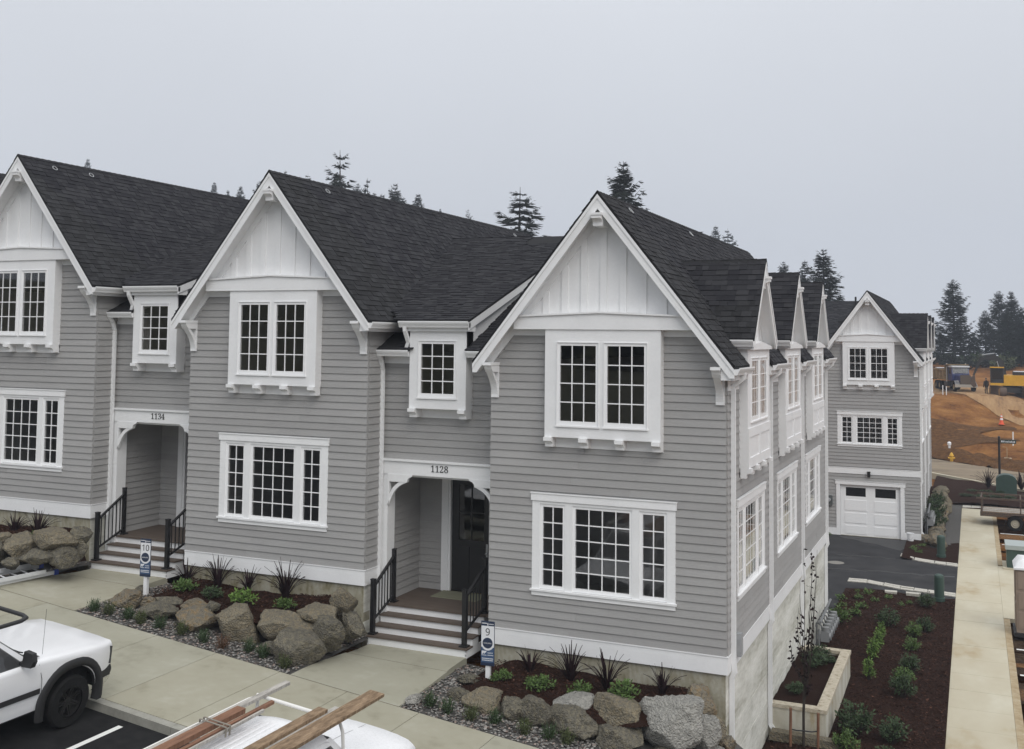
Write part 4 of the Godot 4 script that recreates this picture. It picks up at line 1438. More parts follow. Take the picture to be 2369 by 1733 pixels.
func site_right() -> void:
	# mulch bed beside the house
	var b := MB.new()
	var rows := []
	for i in 64:
		var r := []
		for j in 16:
			var z := lerpf(1.0, -20.4, i / 63.0)
			var x := lerpf(-0.02, 3.68, j / 15.0)
			var y := bed_y(x, z)
			if z > -3.0:
				y += 0.9 * smooth(-3.0, 1.0, z) * (1.0 - smooth(0.5, 3.0, x))
			r.append(Vector3(x, y, z))
		rows.append(r)
	b.grid(rows)
	struct("mulch_bed", b, M("mulch"))
	b = MB.new()
	rows = []
	for i in 20:
		var r := []
		for j in 14:
			var z := lerpf(-27.0, -31.6, i / 19.0)
			var x := lerpf(1.5, 3.68, j / 13.0)
			r.append(Vector3(x, bed_y(x, z) + 0.02, z))
		rows.append(r)
	b.grid(rows)
	struct("mulch_bed", b, M("mulch"))
	b = MB.new()
	rows = []
	for i in 26:
		var r := []
		for j in 8:
			var z := lerpf(-31.6, -44.4, i / 25.0)
			var x := lerpf(2.0, 3.02, j / 7.0)
			r.append(Vector3(x, bed_y(x, z) + 0.9 * smooth(-31.5, -42.0, z), z))
		rows.append(r)
	b.grid(rows)
	struct("mulch_bed", b, M("mulch"))
	b = MB.new()
	rows = []
	for i in 24:
		var r := []
		for j in 24:
			var x := lerpf(2.0, 12.0, j / 23.0)
			var z := lerpf(-44.0, -54.8 + 1.15 * (x - 3.6), i / 23.0)
			r.append(Vector3(x, bed_y(x, z) + 0.12 + 0.1 * sin(PI * i / 23.0), z))
		rows.append(r)
	b.grid(rows)
	struct("mulch_bed", b, M("mulch"))
	# pebbles between the far rock wall and the path
	b = MB.new()
	b.quad(Vector3(3.0, -2.64, -31.2), Vector3(3.69, -2.64, -31.2), Vector3(3.69, -2.64, -44.2), Vector3(3.0, -2.64, -44.2))
	struct("gravel_bed", b, M("gravel_bed"))
	# the long footpath
	var fp := struct("footpath", MB.new().mesh(), M("concrete_pale"))
	var base := MB.new()
	base.box(Vector3(3.695, -2.8, -43.0), Vector3(5.165, -2.675, 0.0))
	obj("slab_bed", base, M("kerb_grey"), fp)
	var z := -1.0
	while z > -43.0:
		var s := MB.new()
		s.box(Vector3(3.69, -2.8, z - 1.492), Vector3(5.17, -2.65 + rng.randf_range(-0.003, 0.003), z))
		obj("slab", s, M("concrete_pale"), fp)
		z -= 1.5
	var kb := struct("kerb", MB.new().mesh(), M("kerb_tan"))
	for s in [[-1.0, -18.4], [-27.6, -43.0]]:
		z = s[0]
		while z > s[1] + 0.1:
			var k := MB.new()
			var z1 := maxf(z - 3.0, s[1])
			k.box(Vector3(5.175, -2.85, z1 + 0.004), Vector3(5.36, -2.652, z))
			obj("kerb_stone", k, M("kerb_tan"), kb)
			z = z1
	b = MB.new()
	b.box(Vector3(5.175, -2.85, -27.4), Vector3(9.0, -2.66, -18.5))
	struct("footpath", b, M("concrete_pale"))
	b = MB.new()
	b.quad(Vector3(5.3, -2.8, 2.0), Vector3(24.0, -2.8, 2.0), Vector3(24.0, -2.8, -44.0), Vector3(5.3, -2.8, -44.0))
	var lot := struct("parking_lot", b, M("asphalt_muddy"))
	for lz in [-6.6, -9.6, -12.56, -15.26, -33.34, -36.4]:
		var l := MB.new()
		l.box(Vector3(5.45, -2.8, lz - 0.06), Vector3(10.5, -2.795, lz + 0.06))
		obj("parking_line", l, M("line_white"), lot)
	# lane between the houses
	b = MB.new()
	b.quad(Vector3(-30.0, -2.66, -20.3), Vector3(3.69, -2.66, -20.3), Vector3(3.69, -2.66, -31.66), Vector3(-30.0, -2.66, -31.66))
	b.quad(Vector3(-30.0, -2.66, -14.7), Vector3(-0.2, -2.66, -14.7), Vector3(-0.2, -2.66, -20.3), Vector3(-30.0, -2.66, -20.3))
	b.tri(Vector3(-0.2, -2.66, -14.9), Vector3(0.1, -2.66, -20.4), Vector3(-0.2, -2.66, -20.4))
	var lane := struct("lane", b, M("asphalt_worn"))
	# damp patch in front of the garage and old wheel seams
	var wp := MB.new()
	var poly := PackedVector2Array()
	for p in [[-0.6, -30.6], [-0.3, -30.2], [0.3, -30.0], [0.8, -29.4], [1.35, -28.9], [1.48, -29.4], [1.46, -31.5], [-0.9, -31.5], [-1.5, -31.3], [-1.2, -30.9]]:
		poly.append(Vector2(p[0], -p[1]))
	var t := Geometry2D.triangulate_polygon(poly)
	for i in range(0, t.size(), 3):
		wp.tri(Vector3(poly[t[i]].x, -2.656, -poly[t[i]].y), Vector3(poly[t[i + 1]].x, -2.656, -poly[t[i + 1]].y), Vector3(poly[t[i + 2]].x, -2.656, -poly[t[i + 2]].y))
	obj("damp_patch", wp, M("asphalt_wet"), lane)
	for sz in [[-24.0, 0.16, 0.5], [-26.9, 0.1, 0.9]]:
		var sm := MB.new()
		var pr := Vector3.ZERO
		for i in 30:
			var x := lerpf(-2.0, 3.6, i / 29.0)
			var c := Vector3(x, -2.6555, sz[0] - 0.1 * x + hills.get_noise_2d(x * 50.0, sz[0] * 9.0) * 0.25)
			if i and (sz[1] > 0.12 or x < 1.4):
				sm.quad(pr + Vector3(0, 0, sz[1]), c + Vector3(0, 0, sz[1] * (1.0 + hills.get_noise_2d(x * 90.0, 3.0))), c - Vector3(0, 0, sz[1] * 0.6), pr - Vector3(0, 0, sz[1] * 0.6))
			pr = c
		obj("seam", sm, M("asphalt_wet"), lane)
	var mh := MB.new()
	mh.lathe([[0.0, 0.012], [0.27, 0.012], [0.3, 0.008], [0.33, 0.0]], Vector3(-0.9, -2.66, -25.1), Vector3.UP, 20)
	one("manhole_cover", "round grey manhole cover set in the lane", "manhole cover", mh, flat("iron", lin(0.2, 0.19, 0.17), 0.7))
	# crazy-paved edging strips
	edging([[-0.1, -21.7], [0.6, -21.75], [1.8, -21.2], [3.69, -20.85]], 0.52, "pale crazy paving edging the lane beside the mulch bed")
	edging([[1.42, -27.6], [2.0, -26.95], [2.8, -26.6], [3.69, -26.4]], 0.55, "pale crazy paving edging the lane below the white bucket")
	edging([[3.7, -43.2], [4.6, -43.5], [6.0, -43.7], [8.0, -43.8]], 0.9, "pale crazy paving at the far end of the footpath")
	# far street
	b = MB.new()
	for i in 40:
		var x0 := -30.0 + i * 2.0
		var f := func(x, k): return Vector3(x, -2.62 + k * 0.05, (-55.0 if k == 0 else -66.0) + 1.15 * (x - 3.6))
		b.quad(f.call(x0, 0), f.call(x0 + 2.0, 0), f.call(x0 + 2.0, 1), f.call(x0, 1))
	struct("road", b, M("road_dust"))
	b = MB.new()
	for i in 30:
		var x0 := -10.0 + i * 1.5
		for k in 2:
			pass
		var y := -2.4
		b.prism(PackedVector2Array([Vector2(0, 0), Vector2(0.35, 0), Vector2(0.35, -0.5), Vector2(0, -0.5)]), Vector3(x0, y, -55.1 + 1.15 * (x0 - 3.6)), Vector3(0, 0, 1), Vector3.UP, Vector3(1.496, 0, 1.725))
	struct("kerb", b, M("concrete_pale"))


func edging(path: Array, width: float, label: String) -> void:
	var g := thing("stone_edging", label, "paving")
	var bed := MB.new()
	for i in path.size() - 1:
		var a := Vector3(path[i][0], -2.652, path[i][1])
		var c := Vector3(path[i + 1][0], -2.652, path[i + 1][1])
		bed.quad(a, c, c - Vector3(0, 0, width), a - Vector3(0, 0, width))
	obj("mortar", bed, M("kerb_grey"), g)
	for i in path.size() - 1:
		var a := Vector2(path[i][0], path[i][1])
		var c := Vector2(path[i + 1][0], path[i + 1][1])
		var n := maxi(1, int((c - a).length() / 0.45))
		for k in n:
			for r in 2:
				var split := width * rng.randf_range(0.4, 0.6)
				var z0 := 0.0 if r == 0 else split + 0.02
				var z1 := split if r == 0 else width
				var p := a.lerp(c, float(k) / n)
				var q := a.lerp(c, float(k + 1) / n)
				var j := rng.randf_range(-0.08, 0.08)
				var s := MB.new()
				s.prism(PackedVector2Array([Vector2(p.x + 0.02, -p.y + z0), Vector2(q.x - 0.015 + j * 0.5, -q.y + z0), Vector2(q.x - 0.015 - j * 0.5, -q.y + z1), Vector2(lerpf(p.x, q.x, 0.4), -lerpf(p.y, q.y, 0.4) + z1 - 0.02), Vector2(p.x + 0.02, -p.y + z1)]), Vector3(0, -2.66, 0), Vector3.RIGHT, Vector3(0, 0, -1), Vector3(0, 0.03 + rng.randf() * 0.015, 0))
				obj("paving_stone", s, M("stone_strip"), g)


# ---------------------------------------------------------------- rocks
func boulder(seed_: int, size: Vector3) -> ArrayMesh:
	var r := RandomNumberGenerator.new()
	r.seed = seed_
	var nz := noise(1.1, 4, seed_)
	var planes := []
	for i in 20:
		var d := Vector3(r.randf_range(-1, 1), r.randf_range(-1, 1), r.randf_range(-1, 1)).normalized()
		planes.append([d, r.randf_range(0.56, 0.84)])
	planes.append([Vector3(0.1 * r.randf(), 1, 0.1 * r.randf()).normalized(), 0.72])
	var n := 16
	var b := MB.new()
	for f in 6:
		var rows := []
		for i in n + 1:
			var row := []
			for j in n + 1:
				var u := 2.0 * i / n - 1.0
				var w := 2.0 * j / n - 1.0
				var p: Vector3 = [Vector3(1, u, w), Vector3(-1, w, u), Vector3(u, w, 1), Vector3(w, u, -1), Vector3(w, 1, u), Vector3(u, -1, w)][f]
				p = p.normalized().lerp(p * 0.8, 0.45)
				for q in planes:
					var over: float = p.dot(q[0]) - q[1]
					if over > 0.0:
						p -= q[0] * over * 0.985
				p += p.normalized() * (nz.get_noise_3dv(p * 1.6) * 0.08 + absf(nz.get_noise_3dv(p * 4.0)) * 0.09)
				row.append(p * size * 0.5 / 0.78)
			rows.append(row)
		b.grid(rows)
	return b.mesh()


func rocks() -> void:
	var near := [[-4.77, -0.5, 1.95, 0.42, 0.28, 0], [-4.18, -0.48, 2.1, 0.71, 0.45, 1], [-3.56, -0.55, 2.15, 0.5, 0.45, 0], [-3.12, -0.56, 2.1, 0.62, 0.53, 0], [-2.45, -0.64, 2.1, 0.96, 0.56, 0], [-2.5, -0.39, 1.75, 0.67, 0.27, 3], [-1.69, -0.45, 1.7, 0.96, 0.56, 1], [-1.54, -0.78, 2.1, 0.88, 0.44, 0], [-0.64, -0.52, 1.7, 1.28, 0.87, 3], [-0.39, -0.41, 0.8, 0.6, 0.72, 2], [-0.15, -0.76, 1.3, 0.53, 0.6, 3], [-0.01, -0.82, 0.9, 0.3, 0.55, 1], [0.11, -1.09, 0.6, 0.3, 0.3, 2], [-4.91, -0.42, 1.2, 0.47, 0.19, 0], [-5.32, -0.44, 2.7, 0.24, 0.21, 3], [0.05, -1.3, 1.4, 0.7, 0.6, 3], [-0.7, -1.1, 1.9, 0.8, 0.5, 0]]
	var mid := [[-13.07, 0.45, 2.0, 0.72, 0.33, 2], [-12.41, 0.43, 2.0, 0.36, 0.27, 2], [-12.02, 0.46, 1.85, 0.6, 0.22, 0], [-11.95, 0.34, 2.2, 0.7, 0.37, 0], [-11.23, 0.49, 1.9, 0.62, 0.26, 2], [-10.74, 0.51, 1.9, 0.31, 0.2, 0], [-10.96, 0.29, 2.2, 0.99, 0.46, 2], [-9.93, 0.3, 2.2, 0.97, 0.7, 1], [-8.86, 0.3, 2.0, 1.21, 0.59, 1], [-8.34, 0.55, 1.5, 0.85, 0.37, 1], [-8.19, 0.61, 0.8, 0.63, 0.64, 1], [-8.11, 0.09, 2.4, 0.95, 0.6, 0], [-7.92, 0.22, 1.8, 0.74, 0.67, 0], [-7.77, 0.19, 1.0, 0.53, 0.57, 0], [-8.88, 0.0, 2.4, 0.49, 0.25, 0], [-13.44, 0.45, 1.1, 0.34, 0.14, 0]]
	var far := [[-16.4, 1.33, 2.0, 0.91, 0.57, 1], [-15.6, 1.47, 1.7, 1.05, 0.5, 1], [-15.41, 1.52, 1.1, 0.59, 0.36, 0], [-15.38, 1.2, 1.2, 0.56, 0.5, 0], [-15.76, 1.14, 2.1, 0.83, 0.35, 0], [-15.31, 1.15, 1.8, 0.67, 0.44, 0], [-17.2, 1.43, 1.7, 0.39, 0.18, 1], [-16.07, 1.06, 2.5, 0.49, 0.26, 0], [-17.1, 1.2, 2.2, 0.7, 0.5, 0]]
	var kinds := [["rock_grey", "rough grey"], ["rock_tan", "weathered tan"], ["rock_ochre", "ochre-stained"], ["rock_pale", "pale speckled"]]
	var k := 0
	for set_ in [[near, "rock wall of the end house"], [mid, "rock wall of the second house"], [far, "rock wall beside the ladder"]]:
		var row: Array = set_[0]
		row.sort_custom(func(p, q): return p[0] < q[0])
		for a in row:
			k += 1
			var size := Vector3(a[3], a[4] * 1.12, clampf(a[3] * 0.85, 0.35, 0.8))
			var how := "large" if a[3] > 0.9 else ("small" if a[3] < 0.5 else "middling")
			var label: String = "small round grey stone on gravel at the walkway corner"
			if a[0] != -5.32:
				label = "%s %s boulder, %s from uphill in the %s" % [how, kinds[a[5]][1], nth(set_[1]), set_[1]]
			one("boulder", label, "boulder", boulder(300 + k, size), M(kinds[a[5]][0]), T(a[0], a[1], a[2] - size.z * 0.25, 0.0), set_[1])
	# the low wall by the far house
	var z := -30.6
	while z > -44.0:
		var s := rng.randf_range(0.55, 0.95)
		var lev := 0.9 * smooth(-31.5, -42.0, z)
		k += 1
		var kk: int = [2, 1, 0, 2][k % 4]
		one("boulder", "%s boulder, %s from the green pedestal along the far footpath wall" % [kinds[kk][1], nth("far wall")], "boulder", boulder(300 + k, Vector3(0.7, 0.55 + lev * 0.4, s * 1.2)), M(kinds[kk][0]), T(2.75 + rng.randf_range(-0.1, 0.1), -2.5 + lev * 0.35, z, 0.0), "boulders edging the footpath by the far house")
		if lev > 0.45:
			k += 1
			one("boulder", "flat tan boulder, %s on top of the far footpath wall" % nth("far wall top"), "boulder", boulder(300 + k, Vector3(0.75, 0.4, s * 1.3)), M("rock_tan"), T(2.65, -2.2 + lev * 0.55, z + 0.1, 0.0), "boulders edging the footpath by the far house")
		z -= s * 1.05
	for a in [[2.15, -2.55, -31.9, 0.5], [2.55, -2.5, -31.2, 0.6], [2.25, -2.1, -38.8, 1.2]]:
		k += 1
		one("boulder", "%s ochre rock lying beside the gas meters of the far house" % nth("far rocks"), "boulder", boulder(300 + k, Vector3(a[3], 0.35, 0.5)), M("rock_ochre"), T(a[0], a[1], a[2]), "boulders edging the footpath by the far house")
	for a in [[1.55, -20.25, 0.42, "rough pale paving offcut lying on the mulch"], [2.3, -20.3, 0.5, "square pale paver lying on the mulch by the green pedestal"]]:
		var s := MB.new()
		s.prism(PackedVector2Array([Vector2(-a[2] / 2, -0.12), Vector2(a[2] / 2, -0.14), Vector2(a[2] / 2.1, 0.12), Vector2(-a[2] / 2.2, 0.13)]), Vector3(a[0], -2.62, a[1]), Vector3.RIGHT, Vector3.BACK, Vector3(0, 0.09, 0))
		one("paver", a[3], "paver", s, M("stone_strip"))
	# planter at the side of the house
	var pl := thing("planter", "long concrete planter against the side foundation", "planter", Vector3(0, 0, 0))
	var w := MB.new()
	w.box(Vector3(-0.02, -2.75, -4.72), Vector3(1.25, -1.96, -4.52))
	w.box(Vector3(1.05, -2.75, -9.6), Vector3(1.25, -1.96, -4.72))
	w.box(Vector3(-0.02, -2.75, -9.6), Vector3(1.05, -1.96, -9.4))
	obj("planter_wall", w, M("planter_wall"), pl)
	var cp := MB.new()
	cp.box(Vector3(-0.02, -1.96, -4.74), Vector3(1.275, -1.876, -4.5))
	cp.box(Vector3(1.03, -1.96, -9.62), Vector3(1.275, -1.876, -4.74))
	cp.box(Vector3(-0.02, -1.96, -9.62), Vector3(1.03, -1.876, -9.38))
	obj("coping", cp, M("planter_cap"), pl)
	var so := MB.new()
	var rows := []
	for i in 26:
		var r := []
		for j in 8:
			var zz := lerpf(-4.74, -9.4, i / 25.0)
			var x := lerpf(-0.02, 1.05, j / 7.0)
			r.append(Vector3(x, -1.99 + hills.get_noise_2d(x * 50.0, zz * 50.0) * 0.06, zz))
		rows.append(r)
	so.grid(rows)
	obj("soil", so, M("mulch"), pl)
	# low footing stone and mulch step in front of the planter
	var st := MB.new()
	st.prism(PackedVector2Array([Vector2(0, 0), Vector2(1.5, 0), Vector2(1.45, 0.16), Vector2(0.05, 0.2)]), Vector3(0.05, -2.56, -4.35), Vector3.RIGHT, Vector3.UP, Vector3(0, 0, 0.26))
	one("footing_stone", "tan stone step at the foot of the planter", "stone", st, M("rock_tan"))


# ---------------------------------------------------------------- plants
func leaf(b: MB, p: Vector3, d: Vector3, up: Vector3, l: float, w: float) -> void:
	var s := d.cross(up).normalized() * w
	var m := p + d * l * 0.5 + up * l * 0.06
	b.tri(p, m + s, m - s)
	b.tri(m + s, p + d * l, m - s)


func rdir(r: RandomNumberGenerator) -> Vector3:
	return Vector3(r.randf_range(-1, 1), r.randf_range(-1, 1), r.randf_range(-1, 1)).normalized()


# a rounded shrub of many leaves; returns [stems, leaves]
func shrub_mesh(seed_: int, rad: float, height: float, count: int, ll: float) -> Array:
	var r := RandomNumberGenerator.new()
	r.seed = seed_
	var st := MB.new()
	var lv := MB.new()
	var n := maxi(6, count / 22)
	for i in n:
		var a := TAU * i / n + r.randf()
		var k := sqrt(r.randf()) * rad
		var tip := Vector3(cos(a) * k, height * (1.0 - 0.55 * pow(k / rad, 2.0)) * r.randf_range(0.7, 1.05), sin(a) * k)
		var base := Vector3(cos(a), 0, sin(a)) * rad * 0.12
		st.tube([base, base.lerp(tip, 0.5) + Vector3(0, height * 0.08, 0), tip], [ll * 0.09, ll * 0.07, ll * 0.03], 4, false)
		for j in count / n:
			var t := pow(r.randf(), 0.6)
			var p := base.lerp(tip, 0.35 + 0.65 * t) + rdir(r) * ll * 0.7
			var d := (rdir(r) + Vector3(cos(a), 0.7, sin(a)) * 0.7).normalized()
			leaf(lv, p, d, (Vector3.UP + rdir(r) * 0.5).normalized(), ll * r.randf_range(0.7, 1.25), ll * 0.26)
	return [st.mesh(), lv.mesh()]


func flax_mesh(seed_: int, n: int, l: float) -> ArrayMesh:
	var r := RandomNumberGenerator.new()
	r.seed = seed_
	var b := MB.new()
	for i in n:
		var a := r.randf() * TAU
		var lean := r.randf_range(0.1, 0.75)
		var len := l * r.randf_range(0.6, 1.05)
		var dir := Vector3(cos(a), 0, sin(a))
		var side := Vector3(-sin(a), 0, cos(a))
		var prev := []
		for k in 6:
			var t := k / 5.0
			var p := dir * (0.04 + len * lean * (t * 0.55 + t * t * 0.5)) + Vector3.UP * len * (t * (1.0 - 0.3 * lean) - lean * t * t * t * 0.35)
			var w := 0.023 * (1.0 - t * 0.85) * (0.6 + t)
			var e := [p - side * w, p + Vector3(0, -0.008, 0), p + side * w]
			if k:
				b.quad(prev[0], prev[1], e[1], e[0])
				b.quad(prev[1], prev[2], e[2], e[1])
			prev = e
	return b.mesh()


func tuft_mesh(seed_: int, n: int, l: float) -> ArrayMesh:
	var r := RandomNumberGenerator.new()
	r.seed = seed_
	var b := MB.new()
	for i in n:
		var a := r.randf() * TAU
		var dir := Vector3(cos(a), 0, sin(a))
		var p := dir * r.randf() * l * 0.35
		var tip := p + dir * l * r.randf_range(0.1, 0.5) + Vector3.UP * l * r.randf_range(0.45, 1.0)
		var s := Vector3(-sin(a), 0, cos(a)) * 0.008
		b.quad(p - s, p + s, tip + s * 0.4, tip - s * 0.4)
		for k in 4:
			var q := p.lerp(tip, 0.35 + 0.16 * k)
			leaf(b, q, (dir * 0.4 + rdir(r)).normalized(), Vector3.UP, 0.05, 0.012)
	return b.mesh()


func plants() -> void:
	# dark flax clumps against the foundations
	var fl := []
	for i in 4:
		fl.append(flax_mesh(500 + i, [34, 44, 46, 32][i], [0.62, 0.85, 0.8, 0.62][i]))
	var k := 0
	for a in [[-3.86, -0.36, 0.48, 0], [-2.96, -0.36, 0.57, 1], [-2.18, -0.36, 0.67, 2], [-1.14, -0.38, 0.42, 3], [-12.68, 0.52, 0.35, 0], [-11.73, 0.55, 0.4, 1], [-10.95, 0.52, 0.3, 3], [-9.81, 0.52, 0.45, 1], [-16.9, 1.3, 0.9, 1], [-17.9, 1.3, 0.7, 0]]:
		var g := "dark flax plants in the house beds"
		var where: String = "end house" if a[0] > -6 else ("second house" if a[0] > -14 else "house beside the ladder")
		var lab: String = "dark purple flax clump, %s from the uphill side of the %s bed" % [nth("flax " + where), where]
		one("flax_plant", lab, "plant", fl[a[3]], M("leaf_plum"), T(a[0], a[1], a[2], k * 1.3, Vector3.ONE * (1.15 if k == 7 else 1.0)), g)
		k += 1
	for a in [[5.1, -2.35, -50.4, 1], [6.9, -2.35, -50.4, 2]]:
		one("flax_plant", "dark flax clump, %s beside the street name sign" % nth("flax sign"), "plant", fl[a[3]], M("leaf_plum"), T(a[0], a[1], a[2], a[3], Vector3.ONE * 1.5), "dark flax plants by the street sign")
	# green mounds in the beds
	var sm := []
	for i in 4:
		sm.append(shrub_mesh(520 + i, 0.3, 0.26, 420, 0.075))
	k = 0
	for a in [[-4.15, -0.34, 1.2, 0.75, "leaf_green"], [-3.31, -0.36, 1.3, 1.0, "leaf_green"], [-2.53, -0.36, 1.2, 0.8, "leaf_green"], [-1.67, -0.34, 1.15, 1.15, "leaf_green"], [-12.2, 0.5, 1.0, 1.0, "leaf_green"], [-11.29, 0.5, 1.16, 0.85, "leaf_dark"], [-10.37, 0.5, 1.25, 1.1, "leaf_bright"], [-9.26, 0.5, 1.25, 0.85, "leaf_green"], [-16.6, 1.32, 1.4, 0.8, "leaf_green"]]:
		var s := thing("low_shrub", "low %s mound shrub, %s from the uphill side of the %s bed" % ["bright green" if a[4] == "leaf_bright" else ("dull green" if a[4] == "leaf_dark" else "yellow green"), nth("mound " + str(int(a[0] / 7.0))), "end house" if a[0] > -6 else ("second house" if a[0] > -14 else "ladder house")], "shrub", Vector3(a[0], a[1], a[2]), k * 1.1, "mound shrubs in the house beds")
		s.scale = Vector3.ONE * a[3]
		var m: Array = sm[k % 4]
		obj("stems", m[0], M("bark"), s)
		obj("leaves", m[1], M(a[4]), s)
		k += 1
	# wispy tufts in the gravel
	var tf := []
	for i in 3:
		tf.append(tuft_mesh(540 + i, 60, 0.3))
	k = 0
	for a in [[-5.02, 2.57, 0], [-4.61, 2.64, 0], [-4.12, 2.63, 1], [-3.71, 2.51, 0], [-3.09, 2.56, 1], [-2.64, 2.48, 0], [-2.31, 2.5, 1], [-13.18, 2.71, 0], [-12.82, 2.63, 1], [-12.35, 2.58, 0], [-11.94, 2.64, 1], [-11.43, 2.61, 0], [-10.89, 2.59, 1], [-10.25, 2.66, 0], [-9.72, 2.69, 2], [-9.24, 2.48, 0], [-8.83, 2.55, 0], [-8.17, 2.72, 1]]:
		var c: String = ["leaf_dark", "leaf_olive", "leaf_russet"][a[2]]
		one("heather_tuft", "%s tuft, %s from the walkway in the gravel of the %s" % [["small dark green", "small olive", "small russet"][a[2]], nth("tuft " + str(a[0] > -6)), "end house" if a[0] > -6 else "second house"], "plant", tf[k % 3], M(c), T(a[0], street_y(a[0]) - 0.02, a[1], k * 2.1, Vector3(0.9, 1.0, 0.9)), "tufts planted in the gravel")
		k += 1
	# shrubs in the side bed
	var big := []
	for i in 4:
		big.append(shrub_mesh(560 + i, 0.42, 0.75, 620, 0.1))
	var up := []
	for i in 2:
		up.append(shrub_mesh(570 + i, 0.16, 0.72, 330, 0.09))
	var cl := []
	for i in 3:
		cl.append(shrub_mesh(580 + i, 0.22, 0.24, 90, 0.12))
	k = 0
	var lst := [[0.36, -15.18, 0, 1.05], [1.79, -15.57, 0, 1.1], [1.71, -9.65, 1, 1.0], [1.67, -11.53, 1, 1.0], [1.72, -12.53, 1, 1.0], [1.71, -13.96, 1, 0.8], [2.61, -14.81, 0, 0.85], [2.88, -15.66, 0, 0.9], [2.78, -18.96, 0, 0.95], [2.62, -13.21, 0, 0.75], [2.67, -11.08, 0, 0.95], [2.6, -8.76, 0, 1.05], [2.58, -9.9, 0, 0.9], [1.8, -5.3, 0, 1.35], [2.59, -5.4, 0, 1.1], [1.68, -4.2, 0, 0.9], [2.6, -3.9, 0, 0.9], [0.0, -18.66, 2, 1.0], [0.18, -17.52, 2, 0.9], [0.58, -18.77, 2, 0.9], [0.85, -19.64, 2, 1.0], [1.12, -18.68, 2, 0.9], [0.71, -16.28, 2, 1.2], [0.81, -17.48, 2, 1.1], [1.99, -18.57, 2, 0.6], [2.23, -19.04, 2, 0.7], [1.53, -19.24, 2, 0.9], [0.45, -19.9, 2, 0.5], [1.9, -29.3, 2, 0.9], [2.1, -28.6, 2, 1.0], [2.2, -30.3, 2, 0.8], [3.05, -29.4, 2, 0.9], [-1.9, -31.0, 2, 0.7]]
	for a in lst:
		var m: Array = [big, up, cl][a[2]][k % ([4, 2, 3][a[2]])]
		var lab: String = ["bushy green shrub number %s of the row beside the long footpath", "slim upright bright green shrub, %s in the middle of the mulch bed", "low leafy green clump, %s on the mulch by the lane"][a[2]] % nth("bed %d" % a[2])
		if a[1] < -25.0:
			lab = "low leafy clump, %s on the mulch by the white bucket" % nth("bucket")
		elif a[2] == 0 and a[0] < 1.0:
			lab = "bushy dark shrub beside the gas meters at the house corner"
		var s := thing("shrub", lab, "shrub", Vector3(a[0], bed_y(a[0], a[1]) - 0.02, a[1]), k * 1.7, "shrubs in the side mulch beds")
		s.scale = Vector3.ONE * a[3] * [0.78, 0.9, 0.72][a[2]]
		obj("stems", m[0], M("bark"), s)
		obj("leaves", m[1], M(["leaf_dark" if k % 3 else "leaf_green", "leaf_bright", "leaf_green"][a[2]]), s)
		k += 1
	for a in [[0.5, -8.19, 0.8], [0.55, -8.96, 0.75], [0.42, -5.8, 0.6], [0.8, -8.6, 0.5]]:
		var s := thing("shrub", "%s dark green shrub growing in the concrete planter" % nth("planter"), "shrub", Vector3(a[0], -2.0, a[1]), k * 1.7, "shrubs in the planter")
		s.scale = Vector3(a[2], a[2] * 0.6, a[2])
		obj("stems", big[k % 4][0], M("bark"), s)
		obj("leaves", big[k % 4][1], M("leaf_dark"), s)
		k += 1
	for i in 6:
		var s := thing("shrub", "dense dark hedge shrub, %s behind the far footpath boulders" % nth("hedge"), "shrub", Vector3(2.45 + 0.2 * (i % 2), -2.5 + 0.9 * smooth(-31.5, -42.0, -33.5 - i * 0.95), -33.5 - i * 0.95), i * 1.3, "hedge shrubs by the far house")
		s.scale = Vector3(0.85, 0.95, 1.1)
		obj("stems", big[i % 4][0], M("bark"), s)
		obj("leaves", big[i % 4][1], M("leaf_dark"), s)
	for i in 7:
		var s := thing("shrub", "low dark ground shrub, %s on the mulch below the street sign" % nth("low ground"), "shrub", Vector3(3.9 + (i % 4) * 0.75 + 0.3 * (i / 4), -2.45, -46.3 - (i / 4) * 2.1), i * 1.3, "ground shrubs by the street sign")
		s.scale = Vector3(1.0, 0.3, 0.8)
		obj("stems", big[i % 4][0], M("bark"), s)
		obj("leaves", big[i % 4][1], M("leaf_dark"), s)
	sapling()


